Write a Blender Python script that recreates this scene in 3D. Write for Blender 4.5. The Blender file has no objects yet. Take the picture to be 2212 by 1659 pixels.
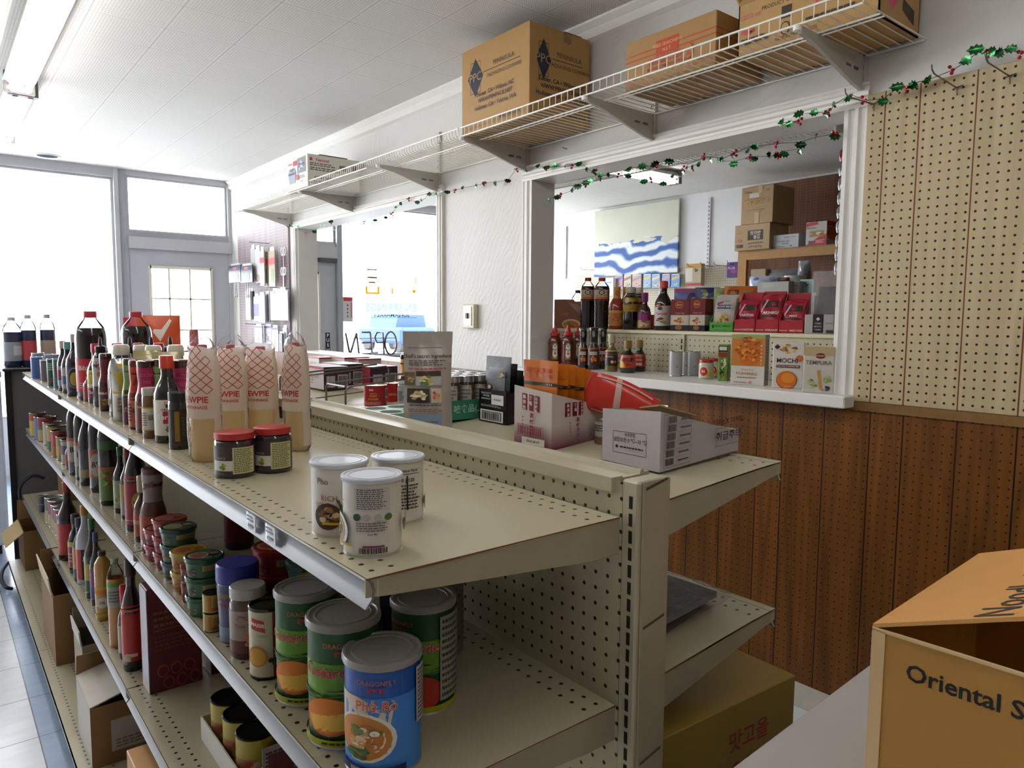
import bpy, math, random
from mathutils import Vector, Matrix
random.seed(7)
PI = math.pi
SC = bpy.context.scene
COL = SC.collection
H = 1.375                                   # eye height of the photographer
# ------------------------------------------------------------------ camera
FPX, YAW, PITCH, ROLL = 1556.8, 0.680597, -0.0911096, -0.00691281
def _axes():
    cy, sy = math.cos(YAW), math.sin(YAW)
    fw = Vector((sy*math.cos(PITCH), cy*math.cos(PITCH), math.sin(PITCH)))
    rt = Vector((cy, -sy, 0)); dn = fw.cross(rt)
    c, s = math.cos(ROLL), math.sin(ROLL)
    return rt*c + dn*s, dn*c - rt*s, fw
RT, DN, FW = _axes()
EYE = Vector((0, 0, H))
def ray(px, py): return RT*((px-1106)/FPX) + DN*((py-829.5)/FPX) + FW
def at_z(px, py, z): r = ray(px, py); return EYE + r*((z-H)/r.z)
def at_x(px, py, x): r = ray(px, py); return EYE + r*(x/r.x)
def at_y(px, py, y): r = ray(px, py); return EYE + r*(y/r.y)
def z_at(x, y, py):
    k = (py-829.5)/FPX; a = DN - FW*k
    return H - (a.x*x + a.y*y)/a.z
def depth(p): return (Vector(p)-EYE).dot(FW)
def cyl_at(l, r, yb, z):
    """centre and radius of an upright round thing standing at height z, from its left and right edges and its lowest point"""
    p = at_z((l+r)/2, yb, z); R = (r-l)/2/FPX*depth(p)
    for _ in range(3):
        d = Vector((p.x, p.y, 0)).normalized(); c = p + d*R
        R = (r-l)/2/FPX*depth(c)
    return c.x, c.y, R
cam = bpy.data.cameras.new('camera'); co = bpy.data.objects.new('camera', cam); COL.objects.link(co)
cam.sensor_fit = 'HORIZONTAL'; cam.sensor_width = 36; cam.lens = FPX/2212*36; cam.clip_start = 0.02; cam.clip_end = 200
mw = Matrix.Identity(4)
for i, a in enumerate((RT, -DN, -FW)):
    for j in range(3): mw[j][i] = a[j]
mw.translation = EYE; co.matrix_world = mw; SC.camera = co
# ------------------------------------------------------------------ materials
def lin(h):
    h = h.lstrip('#'); o = []
    for i in (0, 2, 4):
        c = int(h[i:i+2], 16)/255; o.append(c/12.92 if c <= .04045 else ((c+.055)/1.055)**2.4)
    return (*o, 1)
_mc = {}
def C(hexc, rough=.55, metal=0., spec=.5, var=.08, scale=30., coat=0., bump=0., trans=0.):
    """procedural material: a base colour with fine noise variation"""
    k = (hexc, rough, metal, spec, var, scale, coat, bump, trans)
    if k in _mc: return _mc[k]
    m = bpy.data.materials.new('paint_'+hexc); m.use_nodes = True; nt = m.node_tree; N = nt.nodes
    b = N['Principled BSDF']; b.inputs['Base Color'].default_value = lin(hexc)
    b.inputs['Roughness'].default_value = rough; b.inputs['Metallic'].default_value = metal
    b.inputs['Specular IOR Level'].default_value = spec; b.inputs['Coat Weight'].default_value = coat
    b.inputs['Coat Roughness'].default_value = .08; b.inputs['Transmission Weight'].default_value = trans
    if var or bump:
        tc = N.new('ShaderNodeTexCoord'); nz = N.new('ShaderNodeTexNoise'); nz.inputs['Scale'].default_value = scale
        nz.inputs['Detail'].default_value = 3
        nt.links.new(tc.outputs['Object'], nz.inputs['Vector'])
        if var:
            mx = N.new('ShaderNodeMix'); mx.data_type = 'RGBA'; c = lin(hexc)
            mx.inputs['A'].default_value = (*[x*(1-var) for x in c[:3]], 1); mx.inputs['B'].default_value = (*[min(1, x*(1+var)) for x in c[:3]], 1)
            nt.links.new(nz.outputs['Fac'], mx.inputs['Factor']); nt.links.new(mx.outputs['Result'], b.inputs['Base Color'])
        if bump:
            bp = N.new('ShaderNodeBump'); bp.inputs['Strength'].default_value = bump; bp.inputs['Distance'].default_value = .004
            nt.links.new(nz.outputs['Fac'], bp.inputs['Height']); nt.links.new(bp.outputs['Normal'], b.inputs['Normal'])
    _mc[k] = m; return m
def ink(h): return C(h, .45, 0, .4, 0)
def gloss(h, r=.12): return C(h, r, 0, .6, .05, 20, .5)
def emis(name, h, s):
    m = bpy.data.materials.new(name); m.use_nodes = True; nt = m.node_tree; nt.nodes.clear()
    o = nt.nodes.new('ShaderNodeOutputMaterial'); e = nt.nodes.new('ShaderNodeEmission')
    e.inputs[0].default_value = lin(h); e.inputs[1].default_value = s; nt.links.new(e.outputs[0], o.inputs[0]); return m
def film(name, tint, gl=.12, rough=.05, dif=0., dcol='ffffff', bump=0., bscale=40.):
    """thin clear sheet: see-through tint plus surface gloss (and a little milky diffuse)"""
    m = bpy.data.materials.new(name); m.use_nodes = True; nt = m.node_tree; nt.nodes.clear(); N = nt.nodes; L = nt.links
    o = N.new('ShaderNodeOutputMaterial'); t = N.new('ShaderNodeBsdfTransparent'); t.inputs[0].default_value = tint
    g = N.new('ShaderNodeBsdfGlossy'); g.inputs['Roughness'].default_value = rough
    lw = N.new('ShaderNodeLayerWeight'); lw.inputs['Blend'].default_value = gl
    a = N.new('ShaderNodeMixShader'); L.new(lw.outputs['Fresnel'], a.inputs[0]); L.new(t.outputs[0], a.inputs[1]); L.new(g.outputs[0], a.inputs[2])
    out = a
    if dif:
        d = N.new('ShaderNodeBsdfDiffuse'); d.inputs[0].default_value = lin(dcol)
        b = N.new('ShaderNodeMixShader'); b.inputs[0].default_value = dif; L.new(a.outputs[0], b.inputs[1]); L.new(d.outputs[0], b.inputs[2]); out = b
    if bump:
        tc = N.new('ShaderNodeTexCoord'); nz = N.new('ShaderNodeTexNoise'); nz.inputs['Scale'].default_value = bscale; nz.inputs['Detail'].default_value = 4
        bp = N.new('ShaderNodeBump'); bp.inputs['Strength'].default_value = bump; bp.inputs['Distance'].default_value = .01
        L.new(tc.outputs['Object'], nz.inputs['Vector']); L.new(nz.outputs['Fac'], bp.inputs['Height']); L.new(bp.outputs['Normal'], g.inputs['Normal'])
    L.new(out.outputs[0], o.inputs[0]); return m
def translu(h, f=.45, rough=.4):
    m = bpy.data.materials.new('translucent_'+h); m.use_nodes = True; nt = m.node_tree; b = nt.nodes['Principled BSDF']; o = nt.nodes['Material Output']
    b.inputs['Base Color'].default_value = lin(h); b.inputs['Roughness'].default_value = rough
    t = nt.nodes.new('ShaderNodeBsdfTranslucent'); t.inputs[0].default_value = lin(h); x = nt.nodes.new('ShaderNodeMixShader'); x.inputs[0].default_value = f
    nt.links.new(b.outputs[0], x.inputs[1]); nt.links.new(t.outputs[0], x.inputs[2]); nt.links.new(x.outputs[0], o.inputs[0]); return m
GLASS = film('window_glass', (1, 1, 1, 1), .06, .0)
CLEAR = film('clear_plastic', (.93, .95, .96, 1), .16, .04)
WRAP = film('clear_wrap', (.94, .94, .95, 1), .3, .08, .10, 'ffffff', .8, 45)
def node_mat(name, rough=.5, spec=.5):
    m = bpy.data.materials.new(name); m.use_nodes = True; nt = m.node_tree; b = nt.nodes['Principled BSDF']
    b.inputs['Roughness'].default_value = rough; b.inputs['Specular IOR Level'].default_value = spec
    def n(t, **kw):
        x = nt.nodes.new('ShaderNode'+t)
        for k, v in kw.items(): setattr(x, k, v)
        return x
    def math_(op, a, b2=None, c=None):
        x = n('Math', operation=op)
        for i, v in enumerate((a, b2, c)):
            if v is None: continue
            if isinstance(v, (int, float)): x.inputs[i].default_value = v
            else: nt.links.new(v, x.inputs[i])
        return x.outputs[0]
    def mix(f, a, c):
        x = n('Mix', data_type='RGBA')
        for s, v in (('Factor', f), ('A', a), ('B', c)):
            if isinstance(v, (int, float)): x.inputs[s].default_value = v
            elif isinstance(v, tuple): x.inputs[s].default_value = v
            else: nt.links.new(v, x.inputs[s])
        return x.outputs['Result']
    tc = n('TexCoord'); sp = n('SeparateXYZ'); nt.links.new(tc.outputs['Object'], sp.inputs[0])
    return m, nt, b, n, math_, mix, tc, sp
def noise(nt, n, tc, scale, detail=4, stretch=None, dist=0.):
    x = n('TexNoise'); x.inputs['Scale'].default_value = scale; x.inputs['Detail'].default_value = detail; x.inputs['Distortion'].default_value = dist
    if stretch:
        mp = n('Mapping'); mp.inputs['Scale'].default_value = stretch; nt.links.new(tc.outputs['Object'], mp.inputs[0]); nt.links.new(mp.outputs[0], x.inputs['Vector'])
    else: nt.links.new(tc.outputs['Object'], x.inputs['Vector'])
    return x.outputs['Fac']
def holes(math_, a, b, pitch, rad, offa=0., offb=0.):
    """mask of round perforations on a square grid"""
    da = math_('SUBTRACT', math_('FRACT', math_('ADD', math_('DIVIDE', a, pitch), offa)), .5)
    db = math_('SUBTRACT', math_('FRACT', math_('ADD', math_('DIVIDE', b, pitch), offb)), .5)
    d = math_('SQRT', math_('ADD', math_('MULTIPLY', da, da), math_('MULTIPLY', db, db)))
    return math_('LESS_THAN', d, rad/pitch)
def peg_mat(name, base, dark, hole='140b06', a='Y', rad=.0034, grooves=True, gcol='5a3318', wood=True, rough=.5, pitch=.0254):
    m, nt, b, n, ma, mix, tc, sp = node_mat(name, rough, .3)
    A = sp.outputs[a]; Z = sp.outputs['Z']
    st = (14, 14, .9) if wood else (3, 3, 3)
    f = noise(nt, n, tc, 1.6, 6, st, 1.2 if wood else 0)
    rp = n('ValToRGB'); nt.links.new(f, rp.inputs[0]); rp.color_ramp.elements[0].position = .3; rp.color_ramp.elements[1].position = .7
    rp.color_ramp.elements[0].color = lin(dark); rp.color_ramp.elements[1].color = lin(base)
    col = rp.outputs[0]
    if grooves:                                             # random-width plank grooves, 16 inch repeat
        q = ma('FRACT', ma('DIVIDE', A, pitch*16)); g = None
        for p in (0., 6/16, 10/16):
            h = ma('LESS_THAN', ma('ABSOLUTE', ma('SUBTRACT', q, p+.004)), .0022/(.0254*16)); g = h if g is None else ma('MAXIMUM', g, h)
        col = mix(g, col, lin(gcol))
    hm = holes(ma, A, Z, pitch, rad)
    col = mix(hm, col, lin(hole)); nt.links.new(col, b.inputs['Base Color'])
    return m
# ------------------------------------------------------------------ mesh builder
_tx = {}
def text_mesh(s, bold=0.):
    k = (s, bold)
    if k not in _tx:
        cu = bpy.data.curves.new('t', 'FONT'); cu.body = s; cu.size = 1; cu.resolution_u = 2; cu.offset = bold; cu.align_x = 'CENTER'; cu.align_y = 'CENTER'
        o = bpy.data.objects.new('t', cu); COL.objects.link(o); dg = bpy.context.evaluated_depsgraph_get(); dg.update()
        me = bpy.data.meshes.new_from_object(o.evaluated_get(dg))
        _tx[k] = ([(v.co.x, v.co.y) for v in me.vertices], [tuple(p.vertices) for p in me.polygons])
        bpy.data.objects.remove(o); bpy.data.curves.remove(cu); bpy.data.meshes.remove(me)
    return _tx[k]
class MB:
    def __init__(s): s.v = []; s.f = []; s.m = []; s.mats = []
    def mi(s, m):
        if m not in s.mats: s.mats.append(m)
        return s.mats.index(m)
    def add(s, vs, fs, m):
        o = len(s.v); i = s.mi(m); s.v += [tuple(p) for p in vs]
        for f in fs: s.f.append(tuple(o+k for k in f)); s.m.append(i)
        return s
    def quad(s, a, b, c, d, m): return s.add((a, b, c, d), ((0, 1, 2, 3),), m)
    def box(s, x0, x1, y0, y1, z0, z1, m, b=0.):
        if b <= 0:
            P = [(x, y, z) for z in (z0, z1) for y in (y0, y1) for x in (x0, x1)]
            return s.add(P, ((0, 2, 3, 1), (4, 5, 7, 6), (0, 1, 5, 4), (2, 6, 7, 3), (0, 4, 6, 2), (1, 3, 7, 5)), m)
        X, Y, Z = (x0, x1), (y0, y1), (z0, z1); V = []; I = {}
        for i in (0, 1):
            for j in (0, 1):
                for k in (0, 1):
                    c = (X[i], Y[j], Z[k]); d = (b*(1-2*i), b*(1-2*j), b*(1-2*k))
                    for ax in range(3):
                        p = [c[t]+d[t] for t in range(3)]; p[ax] = c[ax]; I[i, j, k, ax] = len(V); V.append(p)
        F = []
        for ax in range(3):
            o1, o2 = (ax+1) % 3, (ax+2) % 3
            for e in (0, 1):
                def g(a, c):
                    t = [0, 0, 0]; t[ax] = e; t[o1] = a; t[o2] = c; return I[t[0], t[1], t[2], ax]
                q = [g(0, 0), g(1, 0), g(1, 1), g(0, 1)]; F.append(q if e else q[::-1])
            for a in (0, 1):
                for c in (0, 1):
                    def h(e, fa):
                        t = [0, 0, 0]; t[ax] = e; t[o1] = a; t[o2] = c; return I[t[0], t[1], t[2], fa]
                    q = [h(0, o1), h(1, o1), h(1, o2), h(0, o2)]; F.append(q if (a == c) else q[::-1])
        for i in (0, 1):
            for j in (0, 1):
                for k in (0, 1):
                    q = [I[i, j, k, t] for t in range(3)]; F.append(q if (i+j+k) % 2 else q[::-1])
        return s.add(V, F, m)
    def lathe(s, prof, m, seg=22, c=(0, 0, 0), sx=1., sy=1.):
        n = len(prof); V = []; ms = m if isinstance(m, (list, tuple)) else [m]*(n-1)
        for r, z in prof:
            for k in range(seg):
                a = 2*PI*k/seg; V.append((c[0]+r*sx*math.cos(a), c[1]+r*sy*math.sin(a), c[2]+z))
        o = len(s.v); s.v += V
        for i in range(n-1):
            mi = s.mi(ms[i])
            for k in range(seg):
                k2 = (k+1) % seg; s.f.append((o+i*seg+k, o+i*seg+k2, o+(i+1)*seg+k2, o+(i+1)*seg+k)); s.m.append(mi)
        if prof[0][0] > 1e-6: s.f.append(tuple(o+k for k in range(seg))[::-1]); s.m.append(s.mi(ms[0]))
        if prof[-1][0] > 1e-6: s.f.append(tuple(o+(n-1)*seg+k for k in range(seg))); s.m.append(s.mi(ms[-1]))
        return s
    def tube(s, pts, r, m, n=6, closed=False):
        P = [Vector(p) for p in pts]; V = []; up = None
        for i, p in enumerate(P):
            t = ((P[(i+1) % len(P)]-P[i-1]) if closed else (P[min(i+1, len(P)-1)]-P[max(i-1, 0)])).normalized()
            if up is None: up = t.orthogonal().normalized()
            up = (up - t*up.dot(t)); up = up.normalized() if up.length > 1e-5 else t.orthogonal().normalized()
            w = t.cross(up)
            for k in range(n): a = 2*PI*k/n; V.append(p + up*(r*math.cos(a)) + w*(r*math.sin(a)))
        F = []
        for i in range(len(P) if closed else len(P)-1):
            j = (i+1) % len(P)
            for k in range(n): k2 = (k+1) % n; F.append((i*n+k, i*n+k2, j*n+k2, j*n+k))
        if not closed: F += [tuple(range(n))[::-1], tuple(range((len(P)-1)*n, len(P)*n))]
        return s.add(V, F, m)
    def prism(s, poly, o, u, v, w, m):
        """2-D outline swept along w"""
        o, u, v, w = map(Vector, (o, u, v, w)); n = len(poly)
        A = [o+u*a+v*b for a, b in poly]; F = [tuple(range(n))[::-1], tuple(range(n, 2*n))]
        F += [(i, (i+1) % n, n+(i+1) % n, n+i) for i in range(n)]
        return s.add(A+[p+w for p in A], F, m)
    def grid(s, fn, nu, nv, m):
        V = [fn(i/nu, j/nv) for j in range(nv+1) for i in range(nu+1)]
        return s.add(V, [(j*(nu+1)+i, j*(nu+1)+i+1, (j+1)*(nu+1)+i+1, (j+1)*(nu+1)+i) for j in range(nv) for i in range(nu)], m)
    # printed matter: S maps (u, v, layer) in metres to space
    def deco(s, S, W, Hh, items):
        for L, it in enumerate(items, 1):
            t = it[0]
            if t == 'T':                                     # text, x, y, size, colour, (bold, vertical, maxwidth)
                _, tx, x, y, sz, m = it[:6]; bold = it[6] if len(it) > 6 else 0; ang = it[7] if len(it) > 7 else 0
                vs, fs = text_mesh(tx, bold); c, sn = math.cos(ang), math.sin(ang); g = sz*Hh
                s.add([S(x*W+g*(a*c-b*sn), y*Hh+g*(a*sn+b*c), L) for a, b in vs], fs, ink(m))
            elif t == 'R':                                   # rectangle
                _, x0, x1, y0, y1, m = it[:6]; n = max(4, int(40*(x1-x0)))
                s.grid(lambda a, b: S((x0+(x1-x0)*a)*W, (y0+(y1-y0)*b)*Hh, L), n, 1, ink(m) if isinstance(m, str) else m)
            elif t == 'E':                                   # ellipse
                _, x, y, a, b, m = it[:6]; n = 20; V = [S(x*W, y*Hh, L)]; F = []
                for q in (.3, .65, 1):
                    for k in range(n): th = 2*PI*k/n; V.append(S(x*W+a*W*q*math.cos(th), y*Hh+b*Hh*q*math.sin(th), L))
                for k in range(n):
                    k2 = (k+1) % n; F += [(0, 1+k, 1+k2)]+[(1+j*n+k, 1+(j+1)*n+k, 1+(j+1)*n+k2, 1+j*n+k2) for j in (0, 1)]
                s.add(V, F, ink(m))
            elif t == 'F':                                   # polygon
                pp = it[1]; E_ = []
                if max(p[0] for p in pp)-min(p[0] for p in pp) < .05: s.add([S(x*W, y*Hh, L) for x, y in pp], [tuple(range(len(pp)))], ink(it[2])); continue
                for (xa, ya), (xb, yb) in zip(pp, pp[1:]+pp[:1]): E_ += [(xa+(xb-xa)*t/4, ya+(yb-ya)*t/4) for t in range(4)]
                cx = sum(p[0] for p in pp)/len(pp); cy = sum(p[1] for p in pp)/len(pp); n = len(E_); V = [S(cx*W, cy*Hh, L)]; F = []
                for q in (.35, .7, 1): V += [S((cx+(x-cx)*q)*W, (cy+(y-cy)*q)*Hh, L) for x, y in E_]
                for k in range(n):
                    k2 = (k+1) % n; F += [(0, 1+k, 1+k2)]+[(1+j*n+k, 1+(j+1)*n+k, 1+(j+1)*n+k2, 1+j*n+k2) for j in (0, 1)]
                s.add(V, F, ink(it[2]))
            elif t == 'O':                                   # outline rectangle
                _, x0, x1, y0, y1, th, m = it; q = th*Hh; a0, a1, b0, b1 = x0*W, x1*W, y0*Hh, y1*Hh
                for r in ((a0, a1, b0, b0+q), (a0, a1, b1-q, b1), (a0, a0+q, b0, b1), (a1-q, a1, b0, b1)):
                    s.grid(lambda a, b: S(r[0]+(r[1]-r[0])*a, r[2]+(r[3]-r[2])*b, L), 8, 1, ink(m))
            elif t == 'B':                                   # bar code
                _, x0, x1, y0, y1, m = it; rr = random.Random(3); x = x0
                while x < x1-.012:
                    w = (x1-x0)*rr.choice((.015, .03, .045)); s.grid(lambda a, b: S((x+w*a)*W, (y0+(y1-y0)*b)*Hh, L), 1, 1, ink(m)); x += w+(x1-x0)*rr.choice((.015, .03))
            elif t == 'P':                                   # block of unreadably small print
                _, x0, x1, y0, y1, n, m = it; rr = random.Random(n)
                for k in range(n):
                    yy = y1-(y1-y0)*(k+.5)/n; hh = (y1-y0)/n*.25; x = x0; e = x1-(x1-x0)*rr.random()*.25
                    while x < e:
                        w = (x1-x0)*rr.uniform(.05, .14); x2 = min(x+w, e)
                        s.grid(lambda a, b: S((x+(x2-x)*a)*W, (yy+hh*(2*b-1))*Hh, L), 1, 1, ink(m)); x = x2+(x1-x0)*.025
            elif t == 'N':                                   # scatter of small coloured patches (a food picture)
                _, x, y, a, b, ms, n = it[:7]; rr = random.Random(n+int(x*99)); q = it[7] if len(it) > 7 else .35
                for k in range(n):
                    th = rr.uniform(0, 2*PI); d = math.sqrt(rr.random())*.75; e = rr.uniform(.5, 1)*q; V = []
                    for j in range(9):
                        t2 = 2*PI*j/9; V.append(S((x+a*(d*math.cos(th)+e*math.cos(t2)))*W, (y+b*(d*math.sin(th)+e*math.sin(t2)*rr.uniform(.6, 1)))*Hh, L+k*.15))
                    s.add(V, [tuple(range(9))], ink(rr.choice(ms)))
        return s
    def build(s, name, parent=None, loc=(0, 0, 0), rz=0., smooth=.7, link=True):
        me = bpy.data.meshes.new(name); me.from_pydata(s.v, [], s.f); me.validate()
        for m in s.mats: me.materials.append(m)
        if len(me.polygons) == len(s.m): me.polygons.foreach_set('material_index', s.m)
        if smooth:
            me.polygons.foreach_set('use_smooth', [True]*len(me.polygons)); me.set_sharp_from_angle(angle=smooth)
        me.update(); o = bpy.data.objects.new(name, me); o.location = loc; o.rotation_euler = (0, 0, rz)
        if parent: o.parent = parent
        COL.objects.link(o); return o
def planar(o, u, v, eps=.0004):
    o, u, v = Vector(o), Vector(u).normalized(), Vector(v).normalized(); n = u.cross(v)
    return lambda a, b, L: o+u*a+v*b+n*(eps*L)
def round_(R, zc, ang=0., eps=.00045, sy=1.):
    """wrap on an upright cylinder; u grows to the right as seen from outside"""
    return lambda a, b, L: Vector(((R+eps*L)*math.cos(ang+a/R), (R+eps*L)*sy*math.sin(ang+a/R), zc+b))
def tag(o, label, cat, group=None):
    o['label'] = label; o['category'] = cat
    if group: o['group'] = group
    return o
def thing(name, loc, label, cat, rz=0., group=None):
    o = bpy.data.objects.new(name, None); o.empty_display_size = .05; o.location = loc; o.rotation_euler = (0, 0, rz); COL.objects.link(o)
    return tag(o, label, cat, group)
def struct(o): o['kind'] = 'structure'; return o
def dup(root, loc, rz, label, group=None):
    r = root.copy(); COL.objects.link(r); r.location = loc; r.rotation_euler = (0, 0, rz); r['label'] = label
    if group: r['group'] = group
    for ch in list(root.children):
        c = ch.copy(); COL.objects.link(c); c.parent = r
        for g in list(ch.children):
            d = g.copy(); COL.objects.link(d); d.parent = c
    return r
def face_cam(x, y): return math.atan2(-y, -x)

CARD = C('a07a48', .65, var=.07, scale=25)
def carton(name, label, cat, x0, x1, y0, y1, z0, z1, mat, deco=None, rz=0., group=None, bev=.002, top=None, label_tag=True):
    """box-shaped pack standing at z0; deco = {face: items}; returns the object (origin at the base centre)"""
    cx, cy, w, d, h = (x0+x1)/2, (y0+y1)/2, x1-x0, y1-y0, z1-z0
    if isinstance(mat, str): mat = C(mat, .5, var=.05, scale=25)
    b = MB().box(-w/2, w/2, -d/2, d/2, 0, h, mat, bev)
    add_faces(b, w, d, h, deco)
    o = b.build(name, None, (cx, cy, z0), rz, .5)
    return tag(o, label, cat, group) if label_tag else o
def add_faces(b, w, d, h, deco):
    for f, it in (deco or {}).items():
        o, u, v, W, Hh = {'x-': ((-w/2, 0, h/2), (0, -1, 0), (0, 0, 1), d, h), 'x+': ((w/2, 0, h/2), (0, 1, 0), (0, 0, 1), d, h),
                          'y-': ((0, -d/2, h/2), (1, 0, 0), (0, 0, 1), w, h), 'z+': ((0, 0, h), (1, 0, 0), (0, 1, 0), w, d)}[f]
        b.deco(planar(o, u, v), W, Hh, it)
def quadface(b, P, items, eps=.0004):
    """print on any flat quadrilateral face (corners: bottom left, bottom right, top right, top left)"""
    P = [Vector(p) for p in P]; u = (P[1]-P[0]); v = (P[3]-P[0]); n = u.cross(v).normalized()
    def S(a, c, L):
        s, t = a+.5, c+.5; return P[0]*(1-s)*(1-t)+P[1]*s*(1-t)+P[2]*s*t+P[3]*(1-s)*t+n*(eps*L)
    W = u.length; Hh = v.length
    b.deco(lambda a, c, L: S(a/W, c/Hh, L), W, Hh, items)
# ================================================================== THE SETTING
def plaster():
    m, nt, b, n, ma, mix, tc, sp = node_mat('white_plaster', .6, .3)
    f = noise(nt, n, tc, 2.5, 4)
    nt.links.new(mix(f, lin('c8c5c0'), lin('d6d4d0')), b.inputs['Base Color'])
    w = n('TexWave', wave_type='RINGS'); w.inputs['Scale'].default_value = 9; w.inputs['Distortion'].default_value = 9; w.inputs['Detail'].default_value = 2; w.inputs['Detail Scale'].default_value = 1.2
    nt.links.new(tc.outputs['Object'], w.inputs[0])
    bp = n('Bump'); bp.inputs['Strength'].default_value = .18; bp.inputs['Distance'].default_value = .004
    nt.links.new(w.outputs['Fac'], bp.inputs['Height']); nt.links.new(bp.outputs[0], b.inputs['Normal']); return m
def ceiling_mat():
    m, nt, b, n, ma, mix, tc, sp = node_mat('acoustic_tile', .8, .2)
    X, Y = sp.outputs['X'], sp.outputs['Y']; f = noise(nt, n, tc, 1.2, 3)
    col = mix(f, lin('cfcdc8'), lin('dedcd8'))
    hm = holes(ma, X, Y, .0127, .0021); fx = ma('FRACT', ma('DIVIDE', X, .305)); fy = ma('FRACT', ma('DIVIDE', Y, .305))
    def edge(q, w): return ma('LESS_THAN', ma('SUBTRACT', .5, ma('ABSOLUTE', ma('SUBTRACT', q, .5))), w)
    brd = ma('MAXIMUM', edge(fx, .035), edge(fy, .035))
    hm = ma('MULTIPLY', hm, ma('SUBTRACT', 1., brd)); col = mix(ma('MULTIPLY', hm, .75), col, lin('57524c'))
    seam = ma('MAXIMUM', edge(fx, .008), edge(fy, .008)); col = mix(ma('MULTIPLY', seam, .55), col, lin('8d8982'))
    nt.links.new(col, b.inputs['Base Color'])
    bp = n('Bump'); bp.inputs['Strength'].default_value = .5; bp.inputs['Distance'].default_value = .003; bp.invert = True
    nt.links.new(seam, bp.inputs['Height']); nt.links.new(bp.outputs[0], b.inputs['Normal']); return m
def floor_mat():
    m, nt, b, n, ma, mix, tc, sp = node_mat('vinyl_tile', .22, .5)
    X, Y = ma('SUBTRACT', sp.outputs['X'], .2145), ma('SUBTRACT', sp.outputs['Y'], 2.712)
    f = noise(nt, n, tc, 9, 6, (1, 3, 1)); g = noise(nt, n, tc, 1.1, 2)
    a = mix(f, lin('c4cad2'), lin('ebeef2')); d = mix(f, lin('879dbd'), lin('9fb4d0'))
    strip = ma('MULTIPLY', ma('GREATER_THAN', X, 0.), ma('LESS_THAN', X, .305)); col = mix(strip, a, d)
    col = mix(ma('MULTIPLY', g, .25), col, lin('9a948a'))
    def edge(q): return ma('LESS_THAN', ma('SUBTRACT', .5, ma('ABSOLUTE', ma('SUBTRACT', ma('FRACT', ma('DIVIDE', q, .305)), .5))), .006)
    col = mix(ma('MAXIMUM', edge(X), edge(Y)), col, lin('5e6066')); nt.links.new(col, b.inputs['Base Color']); return m
PL = plaster(); WHT = C('dcd9d3', .45, var=.04, scale=6); WOODP = peg_mat('brown_peg_panel', '7d4c1c', '553210', '160a04', 'Y', .0026, True, '1d0f06', rough=.42)
CREAMP = peg_mat('cream_peg_panel', 'bba986', 'ac9a76', '1b120a', 'Y', .0036, True, '6b3a1c', rough=.5)
LILACP = peg_mat('mauve_peg_panel', '9c8f90', '8b7e80', '3a2c30', 'Y', .0036, True, '6a5a60', rough=.5)
ROSEP = peg_mat('rose_peg_panel', '8a6258', '74504a', '2a1814', 'Y', .0034, True, '3a221c', rough=.5)
BACKP = peg_mat('brown_back_panel', '7d5136', '664028', '2a170c', 'Y', .0036, True, '4a2c18', rough=.55)
GOND = peg_mat('gondola_panel', 'b5ac90', 'aba286', '1a1209', 'Y', .0032, False, wood=False, rough=.4)
FRM = C('b6b6b9', .4, var=.05, scale=8); FRMD = C('9fa1a8', .45, var=.06, scale=10); DOORG = C('b4b5ba', .5, var=.06, scale=5)
XW, YF = 2.37, 7.35
# floor and ceiling
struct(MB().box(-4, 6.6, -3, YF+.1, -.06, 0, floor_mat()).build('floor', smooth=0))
struct(MB().box(-4, 6.6, -3, YF+.1, 2.68, 2.76, ceiling_mat()).build('ceiling', smooth=0))
# partition wall with its two openings
w = MB()
for y0, y1, z0, z1 in ((-3, 1.18, 0, 2.68), (1.18, 2.775, 0, 1.09), (1.18, 2.775, 2.07, 2.68), (2.775, 3.63, 0, 2.68), (3.63, 5.70, 0, 1.09), (3.63, 5.70, 2.10, 2.68), (5.70, YF, 0, 2.68)):
    w.box(XW, XW+.125, y0, y1, z0, z1, PL)
struct(w.build('wall_right', smooth=0))
struct(MB().box(-4.1, -4, -3, YF, 0, 2.68, C('b9b4aa', .7)).build('wall_left', smooth=0))
struct(MB().box(-4, 6.6, -3.1, -3, 0, 2.68, C('8d8578', .7)).build('wall_back', smooth=0))
struct(MB().box(6.30, 6.42, -3, YF, 0, 2.68, C('dcdcdc', .6, var=.05, scale=3)).build('wall_far', smooth=0))
# wall panelling
struct(MB().box(XW-.012, XW-.001, -3, YF-.02, .07, 1.085, WOODP).build('trim_1', smooth=0))
struct(MB().box(XW-.02, XW-.0125, -3, 1.125, 1.112, 2.085, CREAMP, .002).build('trim_2', smooth=.5))
struct(MB().box(XW-.020, XW-.0125, -3, 1.13, 1.082, 1.111, C('7d5a2c', .45, var=.2, scale=40)).build('trim_3', smooth=0))
struct(MB().box(XW-.016, XW-.001, 5.86, 7.10, 1.09, 2.27, LILACP).build('trim_4', smooth=0))
struct(MB().box(XW-.02, XW-.013, -3, YF-.02, .0, .085, C('c9c3b5', .5, var=.12, scale=30)).build('baseboard_right', smooth=0))
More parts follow.
